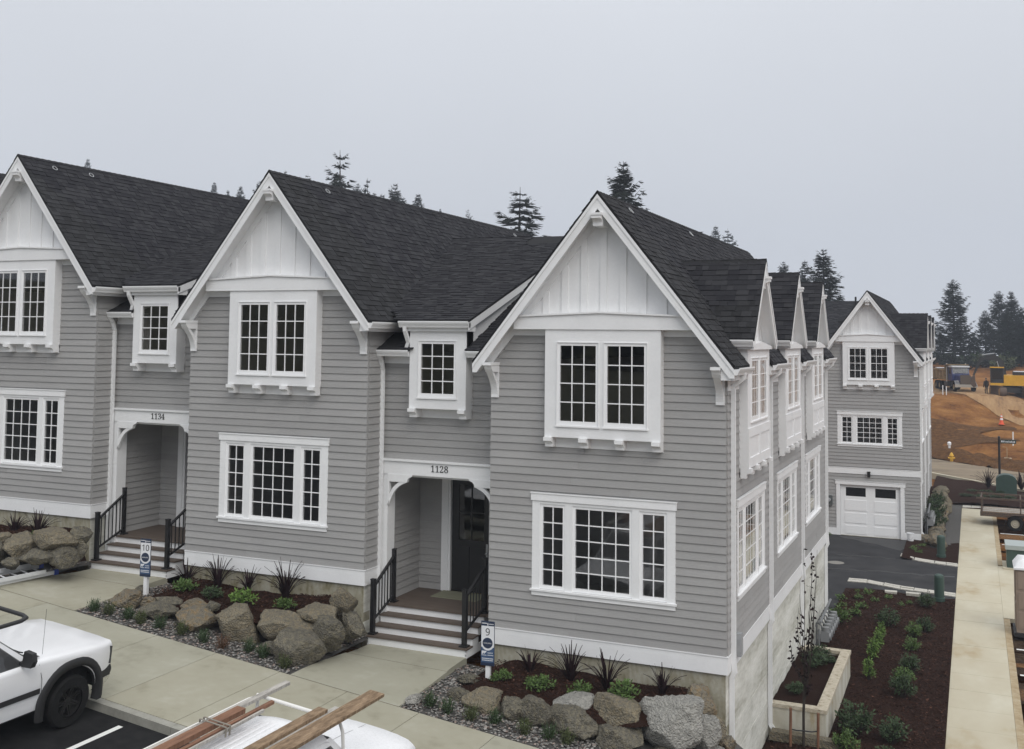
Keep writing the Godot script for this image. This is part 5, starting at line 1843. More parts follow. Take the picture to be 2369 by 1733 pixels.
func sapling() -> void:
	var r := RandomNumberGenerator.new()
	r.seed = 77
	var t := thing("sapling", "thin young tree with sparse dark leaves tied between stakes", "tree", Vector3(0.84, -2.66, -4.0))
	var tr := MB.new()
	tr.tube([Vector3(0, 0, 0), Vector3(0.0, 0.8, 0.01), Vector3(0.03, 1.5, 0), Vector3(0.02, 2.2, 0.0)], [0.032, 0.03, 0.027, 0.02], 7)
	obj("trunk", tr, M("bark"), t)
	var br := MB.new()
	var lv := MB.new()
	for i in 15:
		var a := r.randf() * TAU
		var y0 := r.randf_range(0.9, 2.1)
		var h := r.randf_range(1.2, 3.3) if i < 9 else r.randf_range(0.5, 1.0)
		var out := r.randf_range(0.12, 0.42)
		var pts := []
		var rr := []
		for k in 7:
			var u := k / 6.0
			pts.append(Vector3(0.02, y0, 0) + Vector3(cos(a), 0, sin(a)) * out * (1.0 - pow(1.0 - u, 2.0)) + Vector3(r.randf_range(-0.025, 0.025), h * u, r.randf_range(-0.025, 0.025)))
			rr.append(lerpf(0.013, 0.003, u))
		br.tube(pts, rr, 4, false)
		for j in 26:
			var u := r.randf_range(0.1, 1.0)
			if sin(u * 9.0 + i) < -0.1: continue
			var p: Vector3 = pts[int(u * 5.99)].lerp(pts[int(u * 5.99) + 1], fmod(u * 5.99, 1.0))
			leaf(lv, p, (rdir(r) + Vector3(0, -0.4, 0)).normalized(), rdir(r), r.randf_range(0.07, 0.12), 0.03)
	obj("branches", br, M("bark"), t)
	obj("leaves", lv, M("leaf_plum"), t)
	for a in [[0.56, -3.95, 0.94], [1.13, -4.1, 0.86]]:
		var s := MB.new()
		s.tube([Vector3(0, 0, 0), Vector3(0.01, a[2], 0)], 0.032, 7)
		one("stake", "%s round wooden stake from the house wall holding the young tree" % nth("stakes"), "stake", s, M("cedar"), T(a[0], -2.68, a[1]), "stakes of the young tree")
	var ti := MB.new()
	ti.tube([Vector3(0.56, -2.2, -3.95), Vector3(0.7, -2.22, -3.98), Vector3(0.84, -2.2, -3.96), Vector3(1.0, -2.23, -4.06), Vector3(1.13, -2.21, -4.1)], 0.016, 5)
	one("tree_tie", "dark rubber tie between the stakes and the young tree", "tie", ti, M("black_plastic"))


# ---------------------------------------------------------------- conifers
func conifer(seed_: int, H: float, R: float, first: float, gap: float, lift: float, fill: float, ragged: float) -> Array:
	var r := RandomNumberGenerator.new()
	r.seed = seed_
	var tr := MB.new()
	tr.tube([Vector3(0, -1.0, 0), Vector3(0.02 * R, H * 0.4, 0), Vector3(-0.02 * R, H * 0.75, 0), Vector3(0, H, 0)], [H * 0.017, H * 0.012, H * 0.006, 0.015], 7)
	var b := MB.new()
	var y := H * first
	while y < H * 0.985:
		var t := (y - H * first) / (H * (1.0 - first))
		var env := R * pow(1.0 - t, 0.72) * (0.55 + 0.45 * smooth(0.0, 0.18, t)) + 0.12
		var n := r.randi_range(5, 7)
		for i in n:
			if r.randf() > fill: continue
			var a := TAU * i / n + r.randf() * 1.2
			var l := env * r.randf_range(1.0 - ragged, 1.0 + ragged * 0.35)
			var d := Vector3(cos(a), 0, sin(a))
			var side := Vector3(-sin(a), 0, cos(a))
			var up := lift * (0.2 + t) + r.randf_range(-0.12, 0.12)
			var seg := maxi(3, int(l / 0.42))
			var p := Vector3(0, y, 0)
			for k in seg:
				var u := (k + 1.0) / seg
				var q := Vector3(0, y, 0) + d * l * u + Vector3.UP * l * (up * u - 0.16 * sin(u * PI) + 0.1 * u * u)
				b.tri(p + Vector3(0, 0.03, 0), q, p - Vector3(0, 0.03, 0))
				# drooping sprays to both sides
				if u > 0.12:
					var w := (0.3 + 0.5 * sin(u * PI * 0.85)) * minf(1.0, l * 0.5 + 0.15) * r.randf_range(0.7, 1.3)
					for s in [-1.0, 1.0]:
						for g in 2:
							var m := p.lerp(q, r.randf())
							var e: Vector3 = m + side * s * w * r.randf_range(0.6, 1.1) + d * w * r.randf_range(0.2, 0.9) + Vector3.UP * r.randf_range(-0.4, 0.05) * w
							var th := d * w * r.randf_range(0.2, 0.36)
							var mid := m.lerp(e, 0.55)
							b.quad(m - th * 0.5, mid - th, e, mid + th)
							b.tri(m, e - Vector3(0, 0.16 * w + 0.03, 0), m - Vector3(0, 0.3 * w, 0) + th * 0.5)
				p = q
			b.tri(p - side * 0.06, p + d * 0.3 + Vector3(0, 0.05, 0), p + side * 0.06)
		y += gap * r.randf_range(0.7, 1.3) * (1.0 - 0.45 * t)
	return [tr.mesh(), b.mesh()]


func trees() -> void:
	var kinds := [conifer(900, 20, 5.0, 0.08, 0.62, 0.25, 0.95, 0.35), conifer(901, 20, 4.6, 0.08, 0.62, 0.5, 0.9, 0.5), conifer(902, 20, 5.2, 0.2, 0.95, 0.1, 0.8, 0.6), conifer(903, 20, 3.8, 0.08, 0.55, 0.2, 1.0, 0.3), conifer(904, 20, 5.0, 0.25, 1.0, 0.35, 0.65, 0.75)]
	var words := ["full dark spruce", "spruce with upswept branches", "layered spruce with open branches", "slim dense spruce", "gaunt sparse spruce"]
	# x, top, z, kind, slenderness; all stand on the hill
	var lst := [
		[-248.2, 61.1, -226.3, 3, 0.8, "far in the mist behind the roof ridges"], [-146.5, 39.7, -162.8, 3, 0.9, "in the mist behind the roof ridges"], [-150.3, 39.4, -172.1, 0, 0.7, "in the mist behind the roof ridges"], [-122.2, 34.7, -140.9, 0, 0.8, "in the mist behind the roof ridges"], [-131.3, 38.5, -158.6, 1, 0.9, "in the mist behind the roof ridges"], [-114.5, 37.8, -144.1, 4, 0.8, "in the mist behind the roof ridges"], [-93.3, 32.5, -120.9, 2, 0.8, "rising behind the middle roof"], [-61.2, 27.5, -80.6, 4, 1.0, "with a bare spire rising behind the middle roof"], [-61.0, 21.5, -80.3, 0, 0.9, "below the bare spire behind the middle roof"], [-75.4, 28.1, -107.2, 1, 0.8, "rising behind the middle roof"], [-74.1, 28.9, -107.7, 4, 0.8, "rising behind the middle roof"], [-72.2, 26.7, -108.6, 0, 0.9, "rising behind the middle roof"], [-65.5, 26.7, -100.6, 1, 0.8, "rising behind the middle roof"], [-64.7, 25.1, -101.1, 0, 0.8, "rising behind the middle roof"], [-77.1, 29.5, -128.2, 3, 1.1, "rising behind the middle roof"], [-96.9, 33.2, -173.9, 3, 0.8, "in the mist behind the middle roof"], [-91.6, 33.2, -176.3, 4, 0.7, "in the mist behind the middle roof"], [-38.6, 22.1, -79.9, 2, 1.15, "standing between the middle and the end gable"],
		[-25.7, 23.2, -74.5, 1, 1.05, "standing behind the end gable"], [-53.3, 34.7, -236.6, 3, 0.9, "in the mist behind the end roof"], [-50.6, 34.0, -237.8, 2, 0.8, "in the mist behind the end roof"], [-23.4, 19.2, -152.3, 1, 1.0, "behind the row of dormers"], [-15.9, 17.2, -122.9, 0, 0.8, "behind the row of dormers"], [-11.1, 16.9, -103.2, 1, 1.2, "behind the row of dormers"], [-12.6, 12.5, -104.0, 0, 1.0, "behind the row of dormers"],
		[1.7, 16.0, -152.0, 1, 1.35, "beside the far house above the dump truck"], [2.6, 11.5, -158.0, 2, 1.2, "beside the far house above the dump truck"], [6.1, 11.6, -160.0, 0, 1.2, "above the yellow excavator"], [8.2, 14.8, -165.0, 1, 1.25, "above the yellow excavator"], [10.0, 14.9, -167.0, 0, 1.1, "above the yellow excavator"], [11.5, 12.2, -165.0, 0, 1.3, "above the yellow excavator"], [9.0, 11.0, -150.0, 0, 1.2, "above the yellow excavator"], [12.6, 11.5, -152.0, 2, 1.3, "above the yellow excavator"], [14.5, 13.5, -165.0, 1, 1.3, "above the yellow excavator"], [-2.2, 10.8, -170.3, 2, 1.1, "beside the dormers of the far house"], [-0.4, 8.2, -160.5, 0, 1.4, "beside the dormers of the far house"], [4.4, 8.0, -155.0, 0, 1.5, "above the dump truck"], [10.6, 9.5, -146.0, 0, 1.6, "above the yellow excavator"], [7.2, 8.5, -158.0, 2, 1.4, "above the yellow excavator"],
		[-40.0, 30.0, 95.0, 0, 1.0, "standing across the street behind the photographer"], [-32.0, 26.0, 100.0, 1, 1.0, "standing across the street behind the photographer"], [-58.0, 28.0, 90.0, 0, 1.2, "standing across the street behind the photographer"], [-20.0, 16.0, 105.0, 2, 1.0, "standing across the street behind the photographer"]]
	var k := 0
	for a in lst:
		var g := land(a[0], a[2])
		var h: float = maxf(4.0, a[1] - g)
		var s := thing("spruce_tree", "%s, %s %s" % [words[a[3]], nth(a[5]), a[5]], "tree", Vector3(a[0], g, a[2]), k * 2.3, "spruces on the hill")
		s.scale = Vector3(a[4] * h / 20.0, h / 20.0, a[4] * h / 20.0)
		obj("trunk", kinds[a[3]][0], M("bark"), s)
		obj("crown", kinds[a[3]][1], M("spruce"), s)
		k += 1
	# scrub along the edge of the site
	var big := []
	for i in 3:
		big.append(shrub_mesh(600 + i, 1.6, 1.8, 500, 0.4))
	for i in 26:
		var x := -3.0 + i * 0.85 + rng.randf_range(-0.4, 0.4)
		var z := -146.0 + rng.randf_range(-8.0, 4.0)
		var s := thing("bush", "dark scrub bush, %s under the spruces counted from the far house" % nth("scrub"), "bush", Vector3(x, land(x, z) - 0.1, z), i * 1.9, "scrub behind the building site")
		s.scale = Vector3.ONE * rng.randf_range(0.7, 1.2)
		obj("stems", big[i % 3][0], M("bark"), s)
		obj("leaves", big[i % 3][1], M(["leaf_dark", "leaf_olive", "spruce"][i % 3]), s)


# ---------------------------------------------------------------- vehicles
# shell of a car: for each station z the half section from the sill to the middle of the top
func shell(zs: Array, section: Callable) -> MB:
	var b := MB.new()
	for s in [1.0, -1.0]:
		var rows := []
		for z in zs:
			var r := []
			for p in section.call(z):
				r.append(Vector3(p.x * s, p.y, z))
			rows.append(r)
		b.grid(rows, s < 0.0)
	return b


func zrange(a: float, b: float, step: float) -> Array:
	var r := []
	var n := int(ceil((b - a) / step))
	for i in n + 1:
		r.append(lerpf(a, b, float(i) / n))
	return r


func arch(z: float, axles: Array, hub: float, rad: float, sill: float) -> float:
	var y := sill
	for a in axles:
		var d: float = absf(z - a)
		if d < rad:
			y = maxf(y, hub + sqrt(rad * rad - d * d))
	return y


func wheel(par: Node, at: Vector3, rad: float, width: float, rim_mat: Material, s: float, spokes := 6) -> void:
	var t := MB.new()
	var w := width / 2
	t.lathe([[rad * 0.6, -w], [rad * 0.93, -w], [rad, -w * 0.7], [rad, w * 0.7], [rad * 0.93, w], [rad * 0.6, w]], Vector3.ZERO, Vector3.RIGHT, 28)
	for i in 28:
		var a := TAU * i / 28
		var c := Vector3(0, sin(a), cos(a))
		var e := Vector3(0, cos(a), -sin(a))
		for k in [-1.0, 1.0]:
			t.quad(c * (rad + 0.008) + e * 0.03 + Vector3(w * 0.7 * k, 0, 0), c * (rad + 0.008) - e * 0.03 + Vector3(w * 0.7 * k, 0, 0), c * (rad + 0.008) - e * 0.03 + Vector3(w * 0.1 * k, 0, 0), c * (rad + 0.008) + e * 0.03 + Vector3(w * 0.1 * k, 0, 0))
	var ty := obj("wheel", t, M("tyre"), par, Transform3D(Basis.IDENTITY, at))
	var r := MB.new()
	r.lathe([[rad * 0.62, w * 0.85 * s], [rad * 0.56, w * 0.9 * s], [rad * 0.52, w * 0.25 * s], [0.0, w * 0.2 * s]], Vector3.ZERO, Vector3.RIGHT, 24)
	r.lathe([[0.0, w * 0.65 * s], [rad * 0.16, w * 0.6 * s], [rad * 0.18, w * 0.2 * s]], Vector3.ZERO, Vector3.RIGHT, 12)
	for i in spokes:
		var a := TAU * i / spokes
		var c := Vector3(0, sin(a), cos(a))
		var e := Vector3(0, cos(a), -sin(a))
		for k in [-0.5, 0.5]:
			var o: Vector3 = e * rad * 0.1 * k
			r.prism(PackedVector2Array([Vector2(rad * 0.1, w * 0.3), Vector2(rad * 0.58, w * 0.5), Vector2(rad * 0.58, w * 0.8), Vector2(rad * 0.1, w * 0.6)]), o - e * rad * 0.03, c, Vector3(s, 0, 0), e * rad * 0.06)
	obj("rim", r, rim_mat, ty)


func strip(b: MB, pts: Array, w: float, out: Vector3) -> void:
	for i in pts.size() - 1:
		var a: Vector3 = pts[i]
		var c: Vector3 = pts[i + 1]
		var s := (c - a).cross(out).normalized() * w
		b.quad(a - s + out, c - s + out, c + s + out, a + s + out)


func white_pickup() -> void:
	var t := thing("pickup_truck", "white pickup with black fender flares and black wheels facing the houses", "truck", Vector3(-10.49, street_y(-10.49) - 0.15, 6.95))
	t.rotation = Vector3(0, 0, -atan(FR))
	var axles := [0.0, 3.65]
	var sec := func(z: float) -> Array:
		var nose: float = clampf((-0.45 - z) / 0.5, 0.0, 1.0)
		var k: float = 1.0 - 0.1 * nose * nose
		var bot := arch(z, axles, 0.43, 0.58, 0.5)
		var hood: float = 1.35 - 0.1 * smooth(0.7, -0.95, z) - 0.05 * nose * nose
		var belt := 1.28 - 0.08 * smooth(0.75, -0.95, z) - 0.03 * nose
		var r := []
		for i in 7:
			var y := lerpf(bot, belt - 0.06, i / 6.0)
			var u := clampf((y - 0.5) / 0.75, 0.0, 1.0)
			r.append(Vector2((0.92 + 0.07 * sin(PI * (0.15 + 0.6 * u))) * k, y))
		r.append(Vector2(0.955 * k, belt - 0.02))
		r.append(Vector2(0.92 * k, belt + 0.01))
		if z < 0.78:
			r.append(Vector2(0.84 * k, belt + 0.012))
			r.append(Vector2(0.78 * k, lerpf(belt, hood, 0.45)))
			r.append(Vector2(0.6 * k, lerpf(belt, hood, 0.78)))
			r.append(Vector2(0.3 * k, hood - 0.005))
			r.append(Vector2(0.0, hood))
		else:
			for x in [0.84, 0.78, 0.6, 0.3, 0.0]:
				r.append(Vector2(x, belt - (0.0 if z < 2.75 else (0.0 if x > 0.8 else 0.55))))
		return r
	obj("body", shell(zrange(-0.95, 0.77, 0.035) + zrange(0.79, 2.72, 0.06) + zrange(2.76, 4.9, 0.04), sec), M("car_white"), t)
	# front face, grille, lamps, bumper
	var f := MB.new()
	f.box(Vector3(-0.88, 0.72, -0.95), Vector3(0.88, 1.08, -0.9))
	obj("grille", f, M("black_plastic"), t)
	for s in [-1.0, 1.0]:
		var l := MB.new()
		l.prism(PackedVector2Array([Vector2(0, 0), Vector2(0.36, 0.0), Vector2(0.4, 0.3), Vector2(0.0, 0.26)]), Vector3(s * 0.52, 0.78, -0.965), Vector3(s, 0, 0.12).normalized(), Vector3.UP, Vector3(0, 0, 0.05))
		l.prism(PackedVector2Array([Vector2(-0.93, 0.8), Vector2(-0.84, 0.82), Vector2(-0.86, 1.12), Vector2(-0.93, 1.1)]), Vector3(s * 0.86, 0, 0), Vector3.BACK, Vector3.UP, Vector3(s * 0.055, 0, 0))
		obj("headlight", l, flat("lamp_dark", lin(0.05, 0.05, 0.055), 0.12), t)
	for q in [[0.6, 0.78, "black_plastic", 0.02], [0.36, 0.6, "chrome", 0.0]]:
		var rows := []
		for j in 5:
			var row := []
			var y := lerpf(q[0], q[1], j / 4.0)
			var tuck: float = 0.05 * (1.0 - sin(PI * (0.15 + 0.7 * j / 4.0))) + q[3] + (0.12 * (1.0 - j / 4.0) if q[3] == 0.0 else 0.0)
			for i in 25:
				var u := lerpf(-1.0, 1.0, i / 24.0)
				var z := -1.08 + tuck + 0.12 * pow(absf(u), 4.0) + 0.35 * smooth(0.94, 1.0, absf(u))
				row.append(Vector3(u * 0.99 - signf(u) * tuck * 0.3, y + (0.1 * smooth(0.75, 1.0, absf(u)) * (1.0 - j / 4.0) if q[3] == 0.0 else 0.0), z))
			rows.append(row)
		var bm := MB.new()
		bm.grid(rows, true)
		bm.box(Vector3(-0.85, q[0] + 0.03, -0.9), Vector3(0.85, q[1] - 0.03, -0.8))
		obj("bumper", bm, M(q[2]), t)
	# wheel wells, chassis, flares
	var ch := MB.new()
	for a in axles:
		pass
	ch.box(Vector3(-0.5, 0.35, -0.8), Vector3(0.5, 0.6, 4.8))
	ch.box(Vector3(-0.9, 0.45, 0.62), Vector3(0.9, 0.55, 3.0))
	ch.box(Vector3(-0.7, 0.5, -0.62), Vector3(0.7, 1.05, 0.62))
	ch.box(Vector3(-0.7, 0.5, 3.0), Vector3(0.7, 1.0, 4.3))
	obj("chassis", ch, M("dark_gap"), t)
	for a in axles:
		for s in [-1.0, 1.0]:
			var fl := MB.new()
			var rows := []
			for j in 4:
				var row := []
				for i in 22:
					var ang := lerpf(-0.28, PI + 0.28, i / 21.0)
					var rr: float = [0.56, 0.575, 0.68, 0.71][j] * (1.0 + 0.05 * absf(sin(ang * 2.0)))
					var x: float = [0.9, 1.03, 1.025, 0.975][j]
					row.append(Vector3(s * x, maxf(0.3, 0.43 + sin(ang) * rr), a + cos(ang) * rr))
				rows.append(row)
			fl.grid(rows, s > 0.0)
			obj("fender_flare", fl, M("black_plastic"), t)
			wheel(t, Vector3(s * 0.86, 0.43, a), 0.43, 0.29, M("wheel_black"), s, 7)
	# cab above the belt
	var cab := MB.new()
	var base := [Vector3(0.9, 1.27, 0.78), Vector3(0.9, 1.27, 2.7)]
	var top := [Vector3(0.68, 1.86, 1.55), Vector3(0.7, 1.86, 2.6)]
	for s in [1.0, -1.0]:
		var q := []
		for p in [base[0], base[1], top[1], top[0]]:
			q.append(Vector3(p.x * s, p.y, p.z))
		cab.quad(q[0], q[3], q[2], q[1]) if s > 0.0 else cab.quad(q[0], q[1], q[2], q[3])
	cab.quad(Vector3(-0.9, 1.27, 0.78), Vector3(-0.68, 1.86, 1.55), Vector3(0.68, 1.86, 1.55), Vector3(0.9, 1.27, 0.78))
	cab.quad(Vector3(0.9, 1.27, 2.7), Vector3(0.7, 1.86, 2.6), Vector3(-0.7, 1.86, 2.6), Vector3(-0.9, 1.27, 2.7))
	var rr := []
	for i in 5:
		var row := []
		for j in 7:
			var x := lerpf(-0.7, 0.7, j / 6.0)
			row.append(Vector3(x, 1.86 + 0.05 * (1.0 - pow(x / 0.7, 2.0)), lerpf(1.53, 2.62, i / 4.0)))
		rr.append(row)
	cab.grid(rr)
	obj("cab", cab, M("car_white"), t)
	var ws := MB.new()
	ws.quad(Vector3(-0.83, 1.31, 0.8), Vector3(-0.63, 1.83, 1.48), Vector3(0.63, 1.83, 1.48), Vector3(0.83, 1.31, 0.8))
	obj("windscreen", ws, M("car_glass"), t, Transform3D(Basis.IDENTITY, Vector3(0, 0.006, -0.006)))
	for s in [1.0, -1.0]:
		var sw := MB.new()
		sw.quad(Vector3(s * 0.9, 1.29, 0.95), Vector3(s * 0.9, 1.29, 1.95), Vector3(s * 0.72, 1.8, 1.95), Vector3(s * 0.71, 1.8, 1.56))
		sw.quad(Vector3(s * 0.9, 1.29, 2.02), Vector3(s * 0.9, 1.29, 2.55), Vector3(s * 0.72, 1.8, 2.5), Vector3(s * 0.72, 1.8, 2.02))
		obj("side_window", sw, M("car_glass"), t, Transform3D(Basis.IDENTITY, Vector3(s * 0.008, 0, 0)))
		var tr := MB.new()
		strip(tr, [Vector3(s * 0.998, 0.82, 0.68), Vector3(s * 0.998, 0.82, 2.7)], 0.045, Vector3(s * 0.008, 0, 0))
		obj("side_trim", tr, M("black_plastic"), t)
		var sm := MB.new()
		strip(sm, [Vector3(s * 0.94, 0.5, 0.66), Vector3(s * 0.985, 0.75, 0.64), Vector3(s * 0.985, 1.0, 0.66), Vector3(s * 0.955, 1.24, 0.72)], 0.005, Vector3(s * 0.012, 0, 0))
		strip(sm, [Vector3(s * 0.9, 1.22, 0.76), Vector3(s * 0.85, 1.2, 0.3), Vector3(s * 0.83, 1.17, -0.4), Vector3(s * 0.78, 1.12, -0.85)], 0.004, Vector3(s * 0.002, 0.012, 0))
		strip(sm, [Vector3(s * 0.94, 0.5, 1.98), Vector3(s * 0.985, 0.75, 1.98), Vector3(s * 0.985, 1.0, 1.98), Vector3(s * 0.955, 1.24, 1.98)], 0.005, Vector3(s * 0.012, 0, 0))
		obj("panel_gap", sm, M("dark_gap"), t)
		var mi := MB.new()
		mi.prism(PackedVector2Array([Vector2(0, 0), Vector2(0.2, 0.02), Vector2(0.24, 0.12), Vector2(0.2, 0.24), Vector2(0.03, 0.25)]), Vector3(s * 0.95, 1.3, 0.98), Vector3(s, 0, 0), Vector3.UP, Vector3(0, 0, 0.09))
		mi.box(Vector3(s * 0.88, 1.31, 1.0), Vector3(s * 0.97, 1.36, 1.05))
		obj("mirror", mi, M("black_plastic"), t)
	var wl := MB.new()
	wl.quad(Vector3(-0.86, 1.3, 0.62), Vector3(-0.86, 1.31, 0.82), Vector3(0.86, 1.31, 0.82), Vector3(0.86, 1.3, 0.62))
	wl.tube([Vector3(0.1, 1.33, 0.74), Vector3(0.6, 1.36, 0.82), Vector3(0.75, 1.4, 0.88)], 0.012, 4)
	obj("wiper_cowl", wl, M("black_plastic"), t, Transform3D(Basis.IDENTITY, Vector3(0, 0.025, 0)))
	var an := MB.new()
	an.tube([Vector3(0.78, 1.24, 0.5), Vector3(0.79, 2.05, 0.53)], 0.004, 4)
	obj("antenna", an, M("black_plastic"), t)
	var rk := MB.new()
	rk.tube([Vector3(-0.76, 1.95, 2.7), Vector3(-0.76, 1.96, 1.0), Vector3(-0.7, 1.96, 0.84), Vector3(-0.55, 1.96, 0.78), Vector3(0.55, 1.96, 0.78), Vector3(0.7, 1.96, 0.84), Vector3(0.76, 1.96, 1.0), Vector3(0.76, 1.95, 2.7)], 0.035, 8)
	for s in [1.0, -1.0]:
		rk.tube([Vector3(s * 0.71, 1.84, 1.75), Vector3(s * 0.76, 1.96, 1.7)], 0.025, 6)
		rk.tube([Vector3(s * 0.71, 1.84, 2.5), Vector3(s * 0.72, 1.96, 2.5)], 0.025, 6)
	rk.tube([Vector3(-0.72, 1.94, 2.68), Vector3(0.72, 1.94, 2.68)], 0.03, 6)
	obj("roof_rack", rk, M("black_plastic"), t)


func ribbed_van() -> void:
	var gx := -4.5
	var t := thing("work_truck", "old white work vehicle with ribbed roof and lumber rack", "truck", Vector3(gx, street_y(gx) - 0.15, 6.6))
	t.rotation = Vector3(0, 0, -atan(FR))
	var axles := [0.0, 2.75]
	var sec := func(z: float) -> Array:
		var nose: float = clampf((-0.35 - z) / 0.5, 0.0, 1.0)
		var k: float = 1.0 - 0.1 * nose * nose
		var bot := arch(z, axles, 0.36, 0.45, 0.4)
		var belt := 1.0 - 0.06 * smooth(0.6, -0.85, z) - 0.06 * nose * nose
		var hood: float = 1.13 - 0.08 * smooth(0.7, -0.85, z) - 0.08 * nose * nose
		var r := []
		for i in 6:
			var y := lerpf(bot, belt - 0.04, i / 5.0)
			r.append(Vector2((0.86 + 0.06 * sin(PI * clampf((y - 0.35) / 0.8, 0.0, 1.0))) * k, y))
		r.append(Vector2(0.86 * k, belt))
		for x in [[0.76, 0.5], [0.55, 0.82], [0.28, 0.97], [0.0, 1.0]]:
			r.append(Vector2(x[0] * k, lerpf(belt, hood, x[1]) if z < 0.75 else belt))
		return r
	obj("body", shell(zrange(-0.86, 0.74, 0.04) + zrange(0.76, 4.2, 0.05), sec), M("van_white"), t)
	var f := MB.new()
	f.box(Vector3(-0.72, 0.55, -0.88), Vector3(0.72, 0.84, -0.8))
	obj("grille", f, M("black_plastic"), t)
	var bp := MB.new()
	bp.box(Vector3(-0.86, 0.36, -1.0), Vector3(0.86, 0.53, -0.86))
	obj("bumper", bp, M("chrome"), t)
	for s in [-1.0, 1.0]:
		var l := MB.new()
		l.box(Vector3(s * 0.5, 0.62, -0.885), Vector3(s * 0.7, 0.78, -0.87))
		obj("headlight", l, M("lamp_glass"), t)
	var ch := MB.new()
	ch.box(Vector3(-0.68, 0.3, -0.75), Vector3(0.68, 0.85, 4.0))
	obj("chassis", ch, M("dark_gap"), t)
	for a in axles:
		for s in [-1.0, 1.0]:
			wheel(t, Vector3(s * 0.76, 0.36, a), 0.36, 0.22, M("galvanised"), s, 5)
	var seam := MB.new()
	strip(seam, [Vector3(0.0, 1.135, 0.6), Vector3(0.0, 1.1, 0.0), Vector3(0.0, 1.03, -0.7)], 0.003, Vector3(0, 0.004, 0))
	strip(seam, [Vector3(0.8, 1.0, 0.65), Vector3(0.78, 0.97, 0.0), Vector3(0.7, 0.9, -0.8)], 0.004, Vector3(0, 0.035, 0))
	obj("panel_gap", seam, M("dark_gap"), t)
	# greenhouse
	var cab := MB.new()
	cab.quad(Vector3(-0.8, 1.02, 0.62), Vector3(-0.6, 1.7, 1.36), Vector3(0.6, 1.7, 1.36), Vector3(0.8, 1.02, 0.62))
	for s in [1.0, -1.0]:
		cab.quad(Vector3(s * 0.83, 1.0, 0.62), Vector3(s * 0.83, 1.0, 4.18), Vector3(s * 0.64, 1.7, 4.1), Vector3(s * 0.62, 1.7, 1.36))
	cab.quad(Vector3(0.83, 1.0, 4.18), Vector3(0.64, 1.7, 4.1), Vector3(-0.64, 1.7, 4.1), Vector3(-0.83, 1.0, 4.18))
	obj("cab", cab, M("van_white"), t)
	var roof := MB.new()
	var rows := []
	for i in 46:
		var z := lerpf(1.3, 4.12, i / 45.0)
		var row := []
		for j in 121:
			var u := lerpf(-1.0, 1.0, j / 120.0)
			var y := 1.70 + 0.075 * (1.0 - pow(absf(u), 3.5)) - 0.05 * pow(clampf((1.55 - z) / 0.25, 0.0, 1.0), 2.0)
			# ribs pressed along the roof
			var rib := fmod(absf(u) * 6.5 + 0.5, 1.0)
			if z > 1.62 + 0.12 * u * u and absf(u) < 0.78:
				y -= 0.03 * (1.0 - smooth(0.03, 0.12, absf(rib - 0.5)))
			row.append(Vector3(u * 0.645, y, z + 0.1 * u * u * (1.0 if z < 1.8 else 0.0) * (1.8 - z) * 2.0))
		rows.append(row)
	roof.grid(rows, true)
	obj("ribbed_roof", roof, M("van_white"), t)
	var ws := MB.new()
	ws.quad(Vector3(-0.74, 1.07, 0.66), Vector3(-0.56, 1.66, 1.31), Vector3(0.56, 1.66, 1.31), Vector3(0.74, 1.07, 0.66))
	obj("windscreen", ws, M("car_glass"), t, Transform3D(Basis.IDENTITY, Vector3(0, 0.008, -0.008)))
	for s in [1.0, -1.0]:
		var sw := MB.new()
		sw.quad(Vector3(s * 0.82, 1.05, 0.85), Vector3(s * 0.82, 1.05, 1.85), Vector3(s * 0.67, 1.62, 1.85), Vector3(s * 0.66, 1.62, 1.42))
		sw.quad(Vector3(s * 0.82, 1.05, 2.0), Vector3(s * 0.82, 1.05, 3.9), Vector3(s * 0.67, 1.62, 3.85), Vector3(s * 0.67, 1.62, 2.0))
		obj("side_window", sw, M("car_glass"), t, Transform3D(Basis.IDENTITY, Vector3(s * 0.012, 0, 0)))
		var mi := MB.new()
		mi.box(Vector3(s * 0.86, 1.06, 0.9), Vector3(s * 1.06, 1.24, 0.97))
		obj("mirror", mi, M("black_plastic"), t)
	# rack of white tube
	var rk := MB.new()
	for s in [1.0, -1.0]:
		rk.tube([Vector3(s * 0.78, 1.1, 1.15), Vector3(s * 0.72, 1.75, 1.22), Vector3(s * 0.68, 1.9, 1.27), Vector3(s * 0.68, 1.93, 1.5), Vector3(s * 0.68, 1.93, 4.0), Vector3(s * 0.74, 1.7, 4.1), Vector3(s * 0.84, 1.0, 4.15)], 0.024, 8)
	rk.tube([Vector3(-0.7, 1.92, 1.28), Vector3(0.7, 1.92, 1.28)], 0.027, 8)
	rk.tube([Vector3(-0.7, 1.92, 3.6), Vector3(0.7, 1.92, 3.6)], 0.027, 8)
	obj("roof_rack", rk, flat("rack_white", lin(0.7, 0.69, 0.66), 0.5), t)
	# the load, each board a thing of its own
	var X := t.transform
